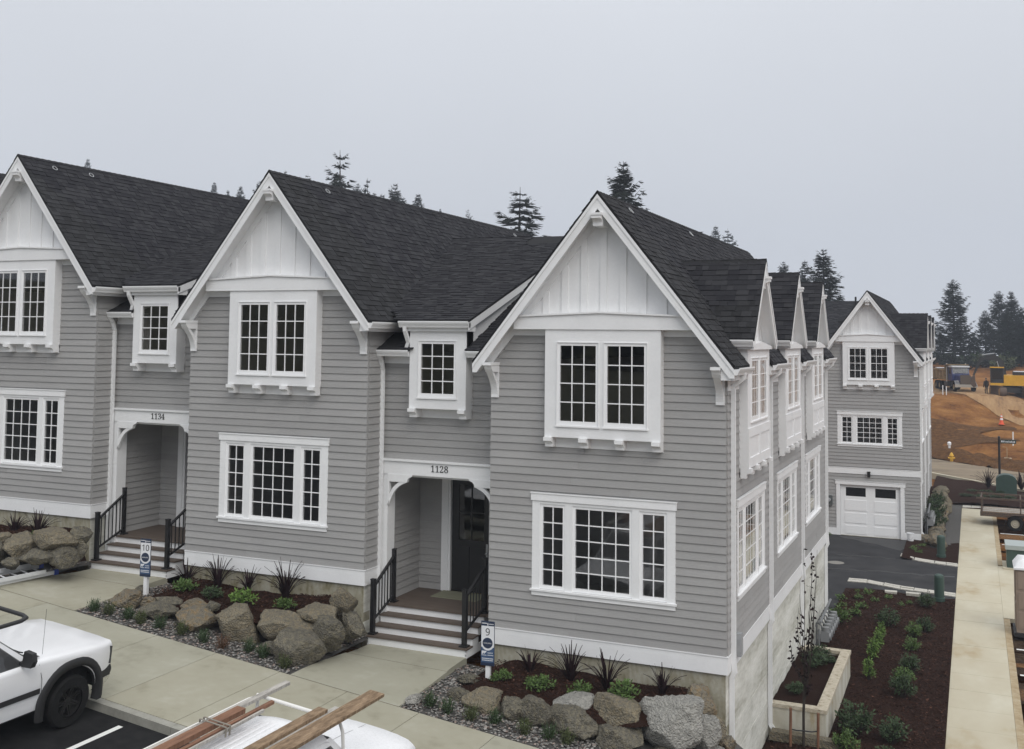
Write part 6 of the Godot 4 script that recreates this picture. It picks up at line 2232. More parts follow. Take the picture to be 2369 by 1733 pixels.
	for a in [
		["grey_plank", Vector3(-0.56, 1.972, 0.75), Vector3(0.09, 0.045, 2.9), 0.0, "long weathered grey board along the lumber rack"],
		["cedar", Vector3(-0.46, 1.985, 1.95), Vector3(0.14, 0.07, 2.2), 0.01, "thick red cedar board strapped to the lumber rack"],
		["cedar", Vector3(-0.31, 1.97, 1.45), Vector3(0.055, 0.045, 2.6), 0.02, "narrow red cedar batten strapped beside the thick board"],
		["grey_plank", Vector3(-0.24, 1.965, 1.75), Vector3(0.03, 0.04, 2.3), 0.02, "thin pale splintered batten on the lumber rack"],
		["old_plank", Vector3(0.66, 1.972, 0.25), Vector3(0.24, 0.045, 3.6), 0.0, "wide stained brown plank jutting over the bonnet"],
		["grey_plank", Vector3(0.5, 1.965, 1.05), Vector3(0.09, 0.035, 2.8), 0.0, "grey board beside the wide brown plank"],
		["old_plank", Vector3(0.42, 2.005, 1.3), Vector3(0.15, 0.045, 2.5), 0.0, "short brown board resting on the grey one"]]:
		var m := MB.new()
		m.box(Vector3(-a[2].x / 2, -a[2].y / 2, 0), Vector3(a[2].x / 2, a[2].y / 2, a[2].z))
		one("board", a[4], "board", m, M(a[0]), X * Transform3D(Basis(Vector3.UP, a[3]), a[1]))
	var sp := MB.new()
	for z in [2.5, 2.58]:
		sp.box(Vector3(-0.62, 2.02, z), Vector3(-0.2, 2.028, z + 0.03))
		sp.box(Vector3(-0.2, 1.9, z), Vector3(-0.192, 2.028, z + 0.03))
		sp.box(Vector3(-0.628, 1.9, z), Vector3(-0.62, 2.028, z + 0.03))
	one("strap", "grey webbing strap tying the cedar boards to the rack", "strap", sp, flat("strap_grey", lin(0.2, 0.18, 0.15), 0.9), X)


func dump_truck() -> void:
	var p := Vector3(2.6, land(2.6, -111.5) + 0.02, -111.5)
	var t := thing("dump_truck", "muddy blue dump truck with tan bed on the haul road", "truck", p, atan2(-0.3, -0.95))
	var blue := flat("truck_blue", lin(0.025, 0.035, 0.12), 0.4)
	var cab := MB.new()
	cab.box(Vector3(-0.95, 1.15, -1.4), Vector3(0.95, 1.9, 0.1))
	cab.prism(PackedVector2Array([Vector2(-1.4, 1.9), Vector2(0.1, 1.9), Vector2(0.1, 2.75), Vector2(-1.15, 2.75)]), Vector3(-0.95, 0, 0), Vector3.BACK, Vector3.UP, Vector3(1.9, 0, 0))
	obj("cab", cab, blue, t)
	var vis := MB.new()
	vis.box(Vector3(-0.98, 2.68, -1.42), Vector3(0.98, 2.84, 0.1))
	obj("cab_roof", vis, flat("truck_white", lin(0.65, 0.66, 0.68), 0.4), t)
	var gl := MB.new()
	gl.quad(Vector3(-0.85, 2.0, -1.4), Vector3(0.85, 2.0, -1.4), Vector3(0.85, 2.62, -1.21), Vector3(-0.85, 2.62, -1.21))
	for s in [-1.0, 1.0]:
		gl.quad(Vector3(s * 0.956, 1.95, -1.1), Vector3(s * 0.956, 1.95, -0.2), Vector3(s * 0.956, 2.6, -0.2), Vector3(s * 0.956, 2.6, -1.0))
	obj("windscreen", gl, M("car_glass"), t, Transform3D(Basis.IDENTITY, Vector3(0, 0, -0.02)))
	var hood := MB.new()
	hood.prism(PackedVector2Array([Vector2(-0.62, 1.1), Vector2(0.62, 1.1), Vector2(0.6, 1.75), Vector2(0.35, 1.95), Vector2(-0.35, 1.95), Vector2(-0.6, 1.75)]), Vector3(0, 0, -3.0), Vector3.RIGHT, Vector3.UP, Vector3(0, 0, 1.65))
	obj("hood", hood, blue, t)
	var gr := MB.new()
	gr.box(Vector3(-0.55, 0.85, -3.08), Vector3(0.55, 1.85, -3.0))
	obj("grille", gr, flat("muddy_grille", lin(0.1, 0.075, 0.055), 0.7), t)
	var bp := MB.new()
	bp.box(Vector3(-1.2, 0.5, -3.35), Vector3(1.2, 0.82, -3.2))
	obj("bumper", bp, flat("dull_chrome", lin(0.42, 0.4, 0.36), 0.4), t)
	for s in [-1.0, 1.0]:
		var fe := MB.new()
		var rows := []
		for j in 2:
			var row := []
			for i in 12:
				var a := lerpf(0.0, PI, i / 11.0)
				row.append(Vector3(s * (0.66 + 0.5 * j), 0.55 + 0.68 * sin(a), -2.55 + 0.72 * cos(a)))
			rows.append(row)
		fe.grid(rows)
		obj("fender", fe, flat("truck_grey", lin(0.13, 0.13, 0.14), 0.5), t)
		var hl := MB.new()
		hl.lathe([[0.0, 0.0], [0.13, 0.0], [0.14, -0.08]], Vector3(s * 0.85, 1.15, -3.12), Vector3(0, 0, -1), 10)
		obj("headlight", hl, M("lamp_glass"), t)
		wheel(t, Vector3(s * 1.0, 0.52, -2.55), 0.52, 0.3, M("kerb_tan"), s, 8)
		for z in [2.9, 4.3]:
			wheel(t, Vector3(s * 0.85, 0.52, z), 0.52, 0.6, M("kerb_tan"), s, 8)
		var st := MB.new()
		st.tube([Vector3(s * 1.05, 1.0, 0.25), Vector3(s * 1.05, 3.1, 0.25)], 0.07, 8)
		obj("exhaust_stack", st, M("dull_chrome"), t)
	var chs := MB.new()
	chs.box(Vector3(-0.45, 0.6, -3.0), Vector3(0.45, 0.95, 5.2))
	chs.box(Vector3(-1.1, 0.5, -0.2), Vector3(1.1, 1.0, 1.2))
	obj("chassis", chs, M("black_plastic"), t)
	var bed := MB.new()
	var w := 1.25
	bed.box(Vector3(-w, 1.2, 0.5), Vector3(w, 1.32, 5.3))
	for s in [-1.0, 1.0]:
		bed.box(Vector3(s * w, 1.2, 0.5), Vector3(s * (w - 0.1), 2.35, 5.3))
		for z in [0.5, 1.7, 2.9, 4.1, 5.15]:
			bed.box(Vector3(s * (w + 0.08), 1.2, z), Vector3(s * w, 2.35, z + 0.15))
		bed.box(Vector3(s * (w + 0.06), 2.25, 0.5), Vector3(s * (w - 0.14), 2.4, 5.3))
	bed.box(Vector3(-w, 1.2, 0.4), Vector3(w, 2.75, 0.5))
	bed.box(Vector3(-w, 1.2, 5.3), Vector3(w, 2.3, 5.4))
	bed.prism(PackedVector2Array([Vector2(0.5, 2.75), Vector2(-0.3, 2.95), Vector2(-0.3, 3.0), Vector2(0.5, 2.85)]), Vector3(-w, 0, 0), Vector3.BACK, Vector3.UP, Vector3(2 * w, 0, 0))
	obj("dump_bed", bed, textured("bed_tan", ramp_tex([lin(0.12, 0.07, 0.03), lin(0.25, 0.17, 0.08), lin(0.33, 0.24, 0.12)], 0.03, 0.1, 0.4, 130, Vector2i(1, 1), 128), 0.4, 0.85), t)
	var ld := MB.new()
	var rows := []
	for i in 12:
		var row := []
		for j in 8:
			row.append(Vector3(lerpf(-1.15, 1.15, j / 7.0), 2.0 + 0.3 * sin(PI * j / 7.0) + rng.randf() * 0.1, lerpf(0.5, 5.3, i / 11.0)))
		rows.append(row)
	ld.grid(rows, true)
	obj("soil_load", ld, M("dirt_dark"), t)


func excavator() -> void:
	var p := Vector3(7.9, land(8.0, -105.0) + 0.02, -105.2)
	var t := thing("excavator", "yellow tracked excavator with black boom reaching over the dump truck", "excavator", p)
	var yellow := textured("digger_yellow", ramp_tex(tones(Color(0.6, 0.33, 0.02), 0.12), 0.02, 0.1, 0.4, 131, Vector2i(1, 1), 128), 0.4, 0.5)
	var D := Basis(Vector3.UP, 0.2)
	for s in [-1.0, 1.0]:
		var tk := MB.new()
		tk.xf = Transform3D(D, D * Vector3(s * 1.2, 0, 0.0))
		var poly := PackedVector2Array()
		for i in 9:
			var a := PI / 2 + PI * i / 8
			poly.append(Vector2(-2.1 + 0.48 * cos(a), 0.5 + 0.48 * sin(a)))
		for i in 9:
			var a := -PI / 2 + PI * i / 8
			poly.append(Vector2(2.1 + 0.48 * cos(a), 0.5 + 0.48 * sin(a)))
		tk.prism(poly, Vector3(-0.32, 0, 0), Vector3.BACK, Vector3.UP, Vector3(0.64, 0, 0))
		for i in 24:
			var z := -2.2 + i * 0.19
			tk.box(Vector3(-0.33, 0.97, z), Vector3(0.33, 1.02, z + 0.1))
		var tr := obj("track", tk, M("rusty_metal"), t)
		var rl := MB.new()
		rl.xf = tk.xf
		for z in [-2.1, 2.1]:
			rl.lathe([[0.0, 0.34], [0.2, 0.36], [0.36, 0.34], [0.38, 0.3]], Vector3(0, 0.5, z), Vector3(s, 0, 0), 14)
		obj("sprocket", rl, M("dirt_track"), tr)
	var un := MB.new()
	un.xf = Transform3D(D, Vector3.ZERO)
	un.box(Vector3(-0.9, 0.4, -1.2), Vector3(0.9, 0.95, 1.2))
	un.lathe([[0.7, 0.95], [0.7, 1.15], [0.0, 1.15]], Vector3.ZERO, Vector3.UP, 18)
	obj("undercarriage", un, M("black_plastic"), t)
	# house, facing the dump truck (towards -x)
	var h := MB.new()
	h.box(Vector3(-0.6, 1.15, -1.4), Vector3(2.6, 2.25, 1.4))
	h.box(Vector3(-1.9, 1.15, -1.4), Vector3(-0.6, 1.4, 1.4))
	h.prism(PackedVector2Array([Vector2(2.6, -1.4), Vector2(2.95, -1.1), Vector2(2.95, 1.1), Vector2(2.6, 1.4)]), Vector3(0, 1.15, 0), Vector3.RIGHT, Vector3.BACK, Vector3(0, 1.1, 0))
	obj("engine_house", h, yellow, t)
	var top := MB.new()
	top.box(Vector3(0.3, 2.25, -1.2), Vector3(2.5, 2.6, 1.0))
	obj("engine_cover", top, M("black_plastic"), t)
	var tp := MB.new()
	tp.box(Vector3(0.4, 2.6, -1.1), Vector3(2.4, 2.66, 0.9))
	obj("cover_plate", tp, M("truck_white"), t)
	var cb := MB.new()
	for q in [Vector3(-1.85, 0, 0.5), Vector3(-0.65, 0, 0.5), Vector3(-1.85, 0, 1.35), Vector3(-0.65, 0, 1.35)]:
		cb.box(q + Vector3(-0.05, 1.4, -0.05), q + Vector3(0.05, 3.0, 0.05))
	cb.box(Vector3(-1.9, 1.4, 0.45), Vector3(-0.6, 1.75, 1.4))
	obj("cab", cb, M("black_plastic"), t)
	var cr := MB.new()
	cr.box(Vector3(-1.95, 3.0, 0.4), Vector3(-0.55, 3.1, 1.45))
	obj("cab_roof", cr, yellow, t)
	var cg := MB.new()
	cg.box(Vector3(-1.84, 1.76, 0.52), Vector3(-0.66, 2.98, 1.34))
	obj("cab_glass", cg, M("car_glass"), t)
	var bo := MB.new()
	# boom rises from the house and arches over to the left
	bo.xf = Transform3D(Basis.from_scale(Vector3(0.55, 0.95, 1.0)), Vector3.ZERO)
	bo.prism(PackedVector2Array([Vector2(-0.4, 2.0), Vector2(-0.9, 2.0), Vector2(-1.5, 3.2), Vector2(-2.6, 3.95), Vector2(-4.2, 4.05), Vector2(-5.0, 3.85), Vector2(-4.95, 4.15), Vector2(-4.0, 4.55), Vector2(-2.4, 4.6), Vector2(-1.0, 3.9)]), Vector3(0, 0, -0.75), Vector3.RIGHT, Vector3.UP, Vector3(0, 0, 0.5))
	obj("boom", bo, M("black_plastic"), t)
	var stn := MB.new()
	stn.xf = bo.xf
	stn.prism(PackedVector2Array([Vector2(-4.7, 4.35), Vector2(-5.2, 4.4), Vector2(-6.6, 2.3), Vector2(-6.3, 2.15)]), Vector3(0, 0, -0.7), Vector3.RIGHT, Vector3.UP, Vector3(0, 0, 0.4))
	obj("stick", stn, M("black_plastic"), t)
	var cy := MB.new()
	cy.xf = bo.xf
	cy.tube([Vector3(-1.3, 1.8, -0.1), Vector3(-2.2, 3.9, -0.15)], 0.08, 8)
	cy.tube([Vector3(-2.6, 4.75, -0.5), Vector3(-4.9, 4.55, -0.5)], 0.09, 8)
	obj("hydraulic_ram", cy, flat("ram_grey", lin(0.3, 0.31, 0.32), 0.3, 0.6), t)
	var bu := MB.new()
	bu.xf = bo.xf
	bu.prism(PackedVector2Array([Vector2(-6.4, 2.3), Vector2(-6.9, 2.0), Vector2(-7.0, 1.2), Vector2(-6.5, 0.85), Vector2(-5.9, 1.0), Vector2(-6.1, 1.4), Vector2(-6.2, 2.2)]), Vector3(0, 0, -1.1), Vector3.RIGHT, Vector3.UP, Vector3(0, 0, 1.2))
	obj("bucket", bu, M("rusty_metal"), t)


func red_car() -> void:
	var z := -131.0
	var x := 0.25
	var t := thing("parked_car", "red car with pale roof parked beyond the dump truck", "car", Vector3(x, land(x, z) + 0.02, z), 0.15)
	var red := flat("car_red", lin(0.35, 0.02, 0.015), 0.3)
	var sec := func(zz: float) -> Array:
		var r := []
		var bot := arch(zz, [0.0, 2.7], 0.34, 0.42, 0.3)
		for i in 5:
			r.append(Vector2(0.86 + 0.05 * sin(PI * i / 4.0), lerpf(bot, 0.95, i / 4.0)))
		r.append(Vector2(0.6, 1.02))
		r.append(Vector2(0.0, 1.04))
		return r
	obj("body", shell(zrange(-0.85, 3.6, 0.08), sec), red, t)
	var g := MB.new()
	g.prism(PackedVector2Array([Vector2(0.5, 1.0), Vector2(1.2, 1.6), Vector2(3.0, 1.6), Vector2(3.55, 1.0)]), Vector3(-0.72, 0, 0), Vector3.BACK, Vector3.UP, Vector3(1.44, 0, 0))
	obj("windows", g, M("car_glass"), t)
	var rf := MB.new()
	rf.box(Vector3(-0.7, 1.6, 1.2), Vector3(0.7, 1.66, 3.0))
	obj("roof", rf, M("truck_white"), t)
	var fr := MB.new()
	fr.box(Vector3(-0.85, 0.3, 3.58), Vector3(0.85, 0.98, 3.64))
	obj("tailgate", fr, red, t)
	for s in [-1.0, 1.0]:
		for a in [0.0, 2.7]:
			wheel(t, Vector3(s * 0.8, 0.34, a), 0.34, 0.22, M("galvanised"), s, 5)


func trailer() -> void:
	var t := thing("utility_trailer", "rusty flatbed trailer with rail sides and two axles", "trailer", Vector3(4.6, -2.8, -37.6), -0.03)
	var L := 5.2
	var f := MB.new()
	f.box(Vector3(0.0, 0.62, -1.9), Vector3(L, 0.82, -1.8))
	f.box(Vector3(0.0, 0.62, 0.0), Vector3(L, 0.82, 0.1))
	f.box(Vector3(-0.02, 0.6, -1.8), Vector3(0.1, 0.82, 0.0))
	obj("frame", f, M("rusty_metal"), t)
	for i in 10:
		var d := MB.new()
		d.box(Vector3(0.1, 0.8, -1.8 + i * 0.18), Vector3(L, 0.835, -1.8 + i * 0.18 + 0.17))
		obj("plank", d, M("grey_plank" if i % 3 else "old_plank"), t)
	var r := MB.new()
	for z in [-1.88, 0.05]:
		for x in [0.05, 1.8, 3.4, L - 0.05]:
			r.box(Vector3(x - 0.03, 0.8, z - 0.03), Vector3(x + 0.03, 1.5, z + 0.03))
		r.box(Vector3(-0.2, 1.45, z - 0.035), Vector3(L, 1.53, z + 0.035))
	for x in [0.02, 1.8, 3.4]:
		r.box(Vector3(x - 0.03, 1.46, -1.86), Vector3(x + 0.03, 1.52, 0.03))
	obj("side_rails", r, M("rusty_metal"), t)
	for z in [-1.95, 0.12]:
		for x in [1.55, 2.5]:
			wheel_z(t, Vector3(x, 0.36, z), 0.36, 0.24, 1.0 if z > 0.0 else -1.0)
		var fe := MB.new()
		var rows := []
		for j in 2:
			var row := []
			for i in 16:
				var u := i / 15.0
				row.append(Vector3(lerpf(1.05, 3.0, u), 0.78 - 0.5 * pow(absf(u * 2.0 - 1.0), 6.0) , z + (0.15 if j else -0.15)))
			rows.append(row)
		fe.grid(rows)
		obj("fender", fe, M("rusty_metal"), t)


func wheel_z(par: Node, at: Vector3, rad: float, width: float, s: float) -> void:
	var w := width / 2
	var t := MB.new()
	t.lathe([[rad * 0.55, -w], [rad * 0.93, -w], [rad, -w * 0.7], [rad, w * 0.7], [rad * 0.93, w], [rad * 0.55, w]], Vector3.ZERO, Vector3.BACK, 26)
	var ty := obj("wheel", t, M("tyre"), par, Transform3D(Basis.IDENTITY, at))
	var r := MB.new()
	r.lathe([[rad * 0.58, w * 0.8 * s], [rad * 0.5, w * 0.5 * s], [rad * 0.3, w * 0.75 * s], [rad * 0.14, w * 0.6 * s], [0.0, w * 0.9 * s]], Vector3.ZERO, Vector3.BACK, 18)
	obj("rim", r, flat("rim_cream", lin(0.42, 0.38, 0.3), 0.6), ty)


# ---------------------------------------------------------------- smaller things
func sign_board(x: float, y: float, z: float, number: String, label: String) -> void:
	var t := thing("lot_sign", label, "sign", Vector3(x, y, z), 0.12)
	var navy := flat("navy", lin(0.018, 0.03, 0.065), 0.4)
	var blue := flat("sign_blue", lin(0.045, 0.085, 0.17), 0.4)
	var white := flat("sign_white", lin(0.7, 0.71, 0.73), 0.45)
	var p := MB.new()
	p.box(Vector3(-0.045, -0.25, -0.085), Vector3(0.045, 0.62, 0.0))
	obj("post", p, M("white_paint"), t)
	var b := MB.new()
	b.box(Vector3(-0.14, 0.4, 0.0), Vector3(0.14, 1.26, 0.018))
	var bd := obj("panel", b, navy, t)
	var w := MB.new()
	w.box(Vector3(-0.132, 0.76, 0.018), Vector3(0.132, 1.17, 0.02))
	obj("number_field", w, white, bd)
	var bl := MB.new()
	bl.box(Vector3(-0.132, 0.46, 0.018), Vector3(0.132, 0.76, 0.0198))
	obj("lower_field", bl, blue, bd)
	var c := MB.new()
	c.lathe([[0.0, 0.004], [0.13, 0.004], [0.13, 0.0]], Vector3(0, 0.825, 0.0195), Vector3.BACK, 28)
	obj("ring", c, white, bd)
	var d := MB.new()
	d.lathe([[0.0, 0.0055], [0.105, 0.0055], [0.105, 0.0]], Vector3(0, 0.84, 0.0195), Vector3.BACK, 28)
	obj("disc", d, navy, bd)
	lettering(bd, number, 0.19, T(0, 1.055, 0.0215), M("black_metal"), false, 0.003, "number")
	lettering(bd, "AVAILABLE", 0.034, T(0, 0.838, 0.0265), white, false, 0.002, "lettering")
	var mk := MB.new()
	mk.prism(PackedVector2Array([Vector2(-0.12, 0), Vector2(-0.02, 0), Vector2(-0.03, -0.03), Vector2(-0.06, -0.04), Vector2(-0.07, -0.075), Vector2(-0.085, -0.03), Vector2(-0.11, -0.075), Vector2(-0.12, -0.075)]), Vector3(0, 0.685, 0.0198), Vector3.RIGHT, Vector3.UP, Vector3(0, 0, 0.002))
	mk.prism(PackedVector2Array([Vector2(-0.012, 1.18), Vector2(0.012, 1.18), Vector2(0.005, 1.23), Vector2(-0.005, 1.23)]), Vector3(0, 0, 0.0185), Vector3.RIGHT, Vector3.UP, Vector3(0, 0, 0.002))
	obj("emblem", mk, white, bd)
	var ln := MB.new()
	for q in [[-0.125, -0.02, 1.21, 0.02], [0.02, 0.125, 1.2, 0.016], [-0.12, -0.02, 0.595, 0.012], [0.0, 0.11, 0.64, 0.008], [0.0, 0.11, 0.655, 0.006], [0.0, 0.12, 0.598, 0.014], [-0.115, 0.115, 0.53, 0.018], [-0.11, 0.11, 0.495, 0.018]]:
		# rows of small capitals, too small to read
		var xx: float = q[0]
		while xx < q[1] - 0.004:
			var ww := rng.randf_range(0.006, 0.014)
			ln.box(Vector3(xx, q[2], 0.0198), Vector3(minf(xx + ww, q[1]), q[2] + q[3], 0.0215))
			xx += ww + 0.004
	obj("small_print", ln, white, bd)


func props() -> void:
	sign_board(-4.5, -0.5, 1.12, "9", "blue and white lot sign beside the end house stairs")
	sign_board(-13.22, 0.38, 1.14, "10", "blue and white lot sign before the second house stairs")
	# ladder lying on the walkway of the middle house
	var a := Vector3(-16.21, street_y(-16.2) + 0.12, 1.43)
	var dir := Vector3(0.08, -0.03, 1.0).normalized()
	var t := thing("ladder", "aluminium extension ladder with blue end caps lying by the stairs", "ladder")
	var side := Vector3(0.93, -0.1, 0.2)
	dir = (Vector3(-16.5, street_y(-16.5) + 0.2, 6.2) - Vector3(-16.15, street_y(-16.15) + 0.14, 1.45)).normalized()
	for k in 2:
		var o := Vector3(-16.3, street_y(-16.2) + 0.08, 1.35) + Vector3(0.62, -0.066, 0.12) * k
		var r := MB.new()
		for q in [Vector3(0, 0, 0), Vector3(0.035, 0.08, 0.3)]:
			var e := dir * (4.6)
			r.prism(PackedVector2Array([Vector2(-0.015, -0.045), Vector2(0.015, -0.045), Vector2(0.015, 0.045), Vector2(-0.015, 0.045)]), o + q * (1 if k == 0 else 1), Vector3.RIGHT, Vector3.UP, e)
		obj("rail", r, M("aluminium"), t)
		var c := MB.new()
		c.box(o + Vector3(-0.03, -0.06, -0.1), o + Vector3(0.03, 0.06, 0.02))
		obj("end_cap", c, M("blue_plastic"), t)
	for i in 15:
		var p := Vector3(-16.3, street_y(-16.2) + 0.08, 1.35) + dir * (0.25 + i * 0.3)
		var r := MB.new()
		r.tube([p, p + Vector3(0.62, -0.066, 0.12)], 0.018, 6)
		obj("rung", r, M("aluminium"), t)
	# green utility pedestals
	for q in [[3.17, -20.05, "green utility pedestal on the mulch beside the lane edging"], [3.02, -28.2, "green utility pedestal near the far house boulders"]]:
		var p := MB.new()
		p.lathe([[0.19, 0.0], [0.19, 0.12], [0.165, 0.13], [0.165, 0.82], [0.15, 0.88], [0.09, 0.92], [0.0, 0.93]], Vector3.ZERO, Vector3.UP, 18)
		p.lathe([[0.168, 0.35], [0.172, 0.36], [0.168, 0.37]], Vector3.ZERO, Vector3.UP, 18)
		one("utility_pedestal", q[2], "utility box", p, M("utility_green"), T(q[0], -2.66, q[1], 0.2))
	# transformer cabinet
	t = thing("transformer_cabinet", "dark green transformer cabinet with pale lid beside the footpath", "utility box", Vector3(5.5, -2.66, -26.9))
	var b := MB.new()
	b.box(Vector3(0, 0.06, -1.3), Vector3(1.6, 0.78, 0.0))
	b.box(Vector3(0.8, 0.1, 0.0), Vector3(0.81, 0.74, 0.012))
	obj("body", b, M("utility_green"), t)
	b = MB.new()
	b.box(Vector3(-0.05, 0.78, -1.35), Vector3(1.65, 0.95, 0.05))
	obj("lid", b, flat("lid_grey", lin(0.33, 0.37, 0.36), 0.5), t)
	b = MB.new()
	b.box(Vector3(-0.15, -0.06, -1.45), Vector3(1.75, 0.06, 0.15))
	obj("plinth", b, M("concrete_pale"), t)
	b = MB.new()
	b.box(Vector3(0.42, 0.36, 0.0), Vector3(0.52, 0.45, 0.006))
	obj("warning_label", b, flat("label_yellow", lin(0.5, 0.4, 0.05), 0.6), t)
	b = MB.new()
	var dome := PackedVector2Array([Vector2(-0.55, 0), Vector2(0.55, 0)])
	for i in 11:
		var an := PI * i / 10.0
		dome.append(Vector2(0.55 * cos(an), 0.75 + 0.35 * sin(an)))
	b.prism(dome, Vector3.ZERO, Vector3.RIGHT, Vector3.UP, Vector3(0, 0, -0.9))
	one("utility_cabinet", "low green domed cabinet below the street name sign", "utility box", b, M("utility_green"), T(6.05, -2.42, -48.5))
	# portable toilet
	t = thing("portable_toilet", "brown portable toilet with translucent white roof", "toilet", Vector3(5.5, -2.68, -16.35))
	b = MB.new()
	b.box(Vector3(0.0, 0.12, -1.1), Vector3(1.1, 2.1, 0.0))
	for q in [[0.06, 0.5], [0.58, 1.04]]:
		for yy in [[0.25, 0.75], [0.85, 1.35], [1.45, 1.98]]:
			b.box(Vector3(q[0], yy[0], 0.0), Vector3(q[1], yy[1], 0.025))
	for q in [[-1.04, -0.58], [-0.5, -0.06]]:
		for yy in [[0.25, 1.0], [1.1, 1.98]]:
			b.box(Vector3(-0.025, yy[0], q[0]), Vector3(0.0, yy[1], q[1]))
	obj("cabin", b, M("toilet_tan"), t)
	b = MB.new()
	var rows := []
	for i in 9:
		var row := []
		for j in 9:
			var u := lerpf(-1.0, 1.0, j / 8.0)
			var w := lerpf(-1.0, 1.0, i / 8.0)
			row.append(Vector3(0.55 + u * 0.61, 2.1 + 0.26 * (1.0 - pow(maxf(absf(u), absf(w)), 5.0)) + 0.03 * cos(w * 9.0), -0.55 + w * 0.61))
		rows.append(row)
	b.grid(rows, true)
	b.box(Vector3(-0.06, 2.04, -1.16), Vector3(1.16, 2.1, 0.06))
	obj("roof", b, flat("roof_white", lin(0.78, 0.79, 0.8), 0.4), t)
	b = MB.new()
	b.box(Vector3(-0.08, 0.0, -1.18), Vector3(1.18, 0.12, 0.08))
	obj("skid", b, M("black_plastic"), t)
	# bucket by the garage
	t = thing("bucket", "white plastic bucket standing beside the garage door", "bucket", Vector3(1.66, -2.64, -31.1))
	b = MB.new()
	b.lathe([[0.0, 0.01], [0.135, 0.01], [0.135, 0.0], [0.15, 0.37], [0.165, 0.37], [0.165, 0.41], [0.15, 0.41], [0.13, 0.05], [0.0, 0.05]], Vector3.ZERO, Vector3.UP, 18)
	obj("tub", b, M("roof_white"), t)
	b = MB.new()
	b.tube([Vector3(-0.165, 0.38, 0.0), Vector3(-0.1, 0.2, 0.14), Vector3(0.0, 0.14, 0.17), Vector3(0.1, 0.2, 0.14), Vector3(0.165, 0.38, 0)], 0.006, 4)
	obj("handle", b, M("galvanised"), t)
	# gas meters at both houses
	for q in [[0.12, -2.62, -11.3, "bank of gas meters and grey pipes on the side of house 1128"], [2.2, -2.5, -32.6, "bank of gas meters and grey pipes on the far house"]]:
		t = thing("gas_meters", q[3], "gas meter", Vector3(q[0], q[1], q[2]))
		b = MB.new()
		b.tube([Vector3(0.16, 1.0, 0.2), Vector3(0.16, 1.12, -2.2)], 0.04, 8)
		b.tube([Vector3(0.05, 0.05, 0.1), Vector3(0.05, 0.95, 0.1), Vector3(0.16, 1.0, 0.2)], 0.03, 7)
		b.tube([Vector3(0.12, 0.05, 0.15), Vector3(0.12, 0.8, 0.15)], 0.03, 7)
		b.box(Vector3(0.0, 0.3, -2.1), Vector3(0.04, 0.36, 0.1))
		obj("pipework", b, flat("pipe_grey", lin(0.14, 0.145, 0.15), 0.5), t)
		for i in 6:
			var m := MB.new()
			var z := -0.1 - i * 0.38
			m.box(Vector3(0.14, 0.42, z - 0.1), Vector3(0.38, 0.7, z + 0.1))
			m.lathe([[0.0, 0.05], [0.1, 0.05], [0.11, 0.0]], Vector3(0.38, 0.56, z), Vector3.RIGHT, 12)
			m.lathe([[0.1, 0.0], [0.1, 0.12], [0.0, 0.14]], Vector3(0.28, 0.7, z), Vector3.UP, 10)
			obj("meter", m, flat("gas_grey", lin(0.2, 0.205, 0.21), 0.5), t)
			var pp := MB.new()
			pp.tube([Vector3(0.2, 0.6, z), Vector3(0.16, 0.85, z), Vector3(0.02, 0.92, z), Vector3(0.0, 0.8, z)], 0.025, 6)
			obj("pipe", pp, M("pipe_grey"), t)
	# bulkhead lamp low on the side wall
	b = MB.new()
	b.prism(PackedVector2Array([Vector2(-0.09, -0.22), Vector2(0.09, -0.22), Vector2(0.11, -0.12), Vector2(0.11, 0.12), Vector2(0.09, 0.22), Vector2(-0.09, 0.22), Vector2(-0.11, 0.12), Vector2(-0.11, -0.12)]), Vector3(0.03, 0.38, -0.8), Vector3.BACK, Vector3.UP, Vector3(0.1, 0, 0))
	one("utility_cover", "pale oval cover mounted low on the side wall", "wall fitting", b, M("meter_grey"))
	# street name sign
	t = thing("street_sign", "black pole with a small black street name blade", "street sign", Vector3(5.75, -2.45, -51.5))
	b = MB.new()
	b.tube([Vector3.ZERO, Vector3(0, 3.05, 0)], 0.07, 10)
	b.lathe([[0.07, 3.05], [0.085, 3.08], [0.0, 3.16]], Vector3.ZERO, Vector3.UP, 10)
	obj("pole", b, M("black_metal"), t)
	b = MB.new()
	b.box(Vector3(0.08, 2.7, -0.015), Vector3(0.95, 2.93, 0.015))
	var bl := obj("blade", b, flat("blade_green", lin(0.012, 0.03, 0.022), 0.5), t)
	b = MB.new()
	for q in [[0.12, 0.2, 0.11], [0.24, 0.3, 0.11], [0.36, 0.42, 0.08], [0.45, 0.5, 0.08], [0.53, 0.56, 0.12], [0.59, 0.65, 0.08], [0.68, 0.72, 0.12], [0.75, 0.8, 0.08], [0.82, 0.88, 0.1]]:
		b.box(Vector3(q[0], 2.76, 0.015), Vector3(q[1], 2.76 + q[2], 0.019))
	obj("lettering", b, M("sign_white"), bl)
	# hydrant
	t = thing("fire_hydrant", "yellow fire hydrant at the edge of the dirt site", "hydrant", Vector3(2.75, land(2.75, -66.8) + 0.02, -66.8))
	b = MB.new()
	b.lathe([[0.18, 0.0], [0.18, 0.06], [0.12, 0.08], [0.12, 0.58], [0.17, 0.6], [0.17, 0.66], [0.13, 0.7], [0.1, 0.8], [0.05, 0.84], [0.0, 0.9]], Vector3.ZERO, Vector3.UP, 14)
	obj("barrel", b, flat("hydrant_yellow", lin(0.6, 0.34, 0.03), 0.5), t)
	b = MB.new()
	b.lathe([[0.08, -0.24], [0.08, 0.24], [0.0, 0.24]], Vector3(0, 0.45, 0), Vector3.RIGHT, 10)
	b.lathe([[0.1, 0.0], [0.1, 0.22], [0.0, 0.22]], Vector3(0, 0.45, 0), Vector3.BACK, 10)
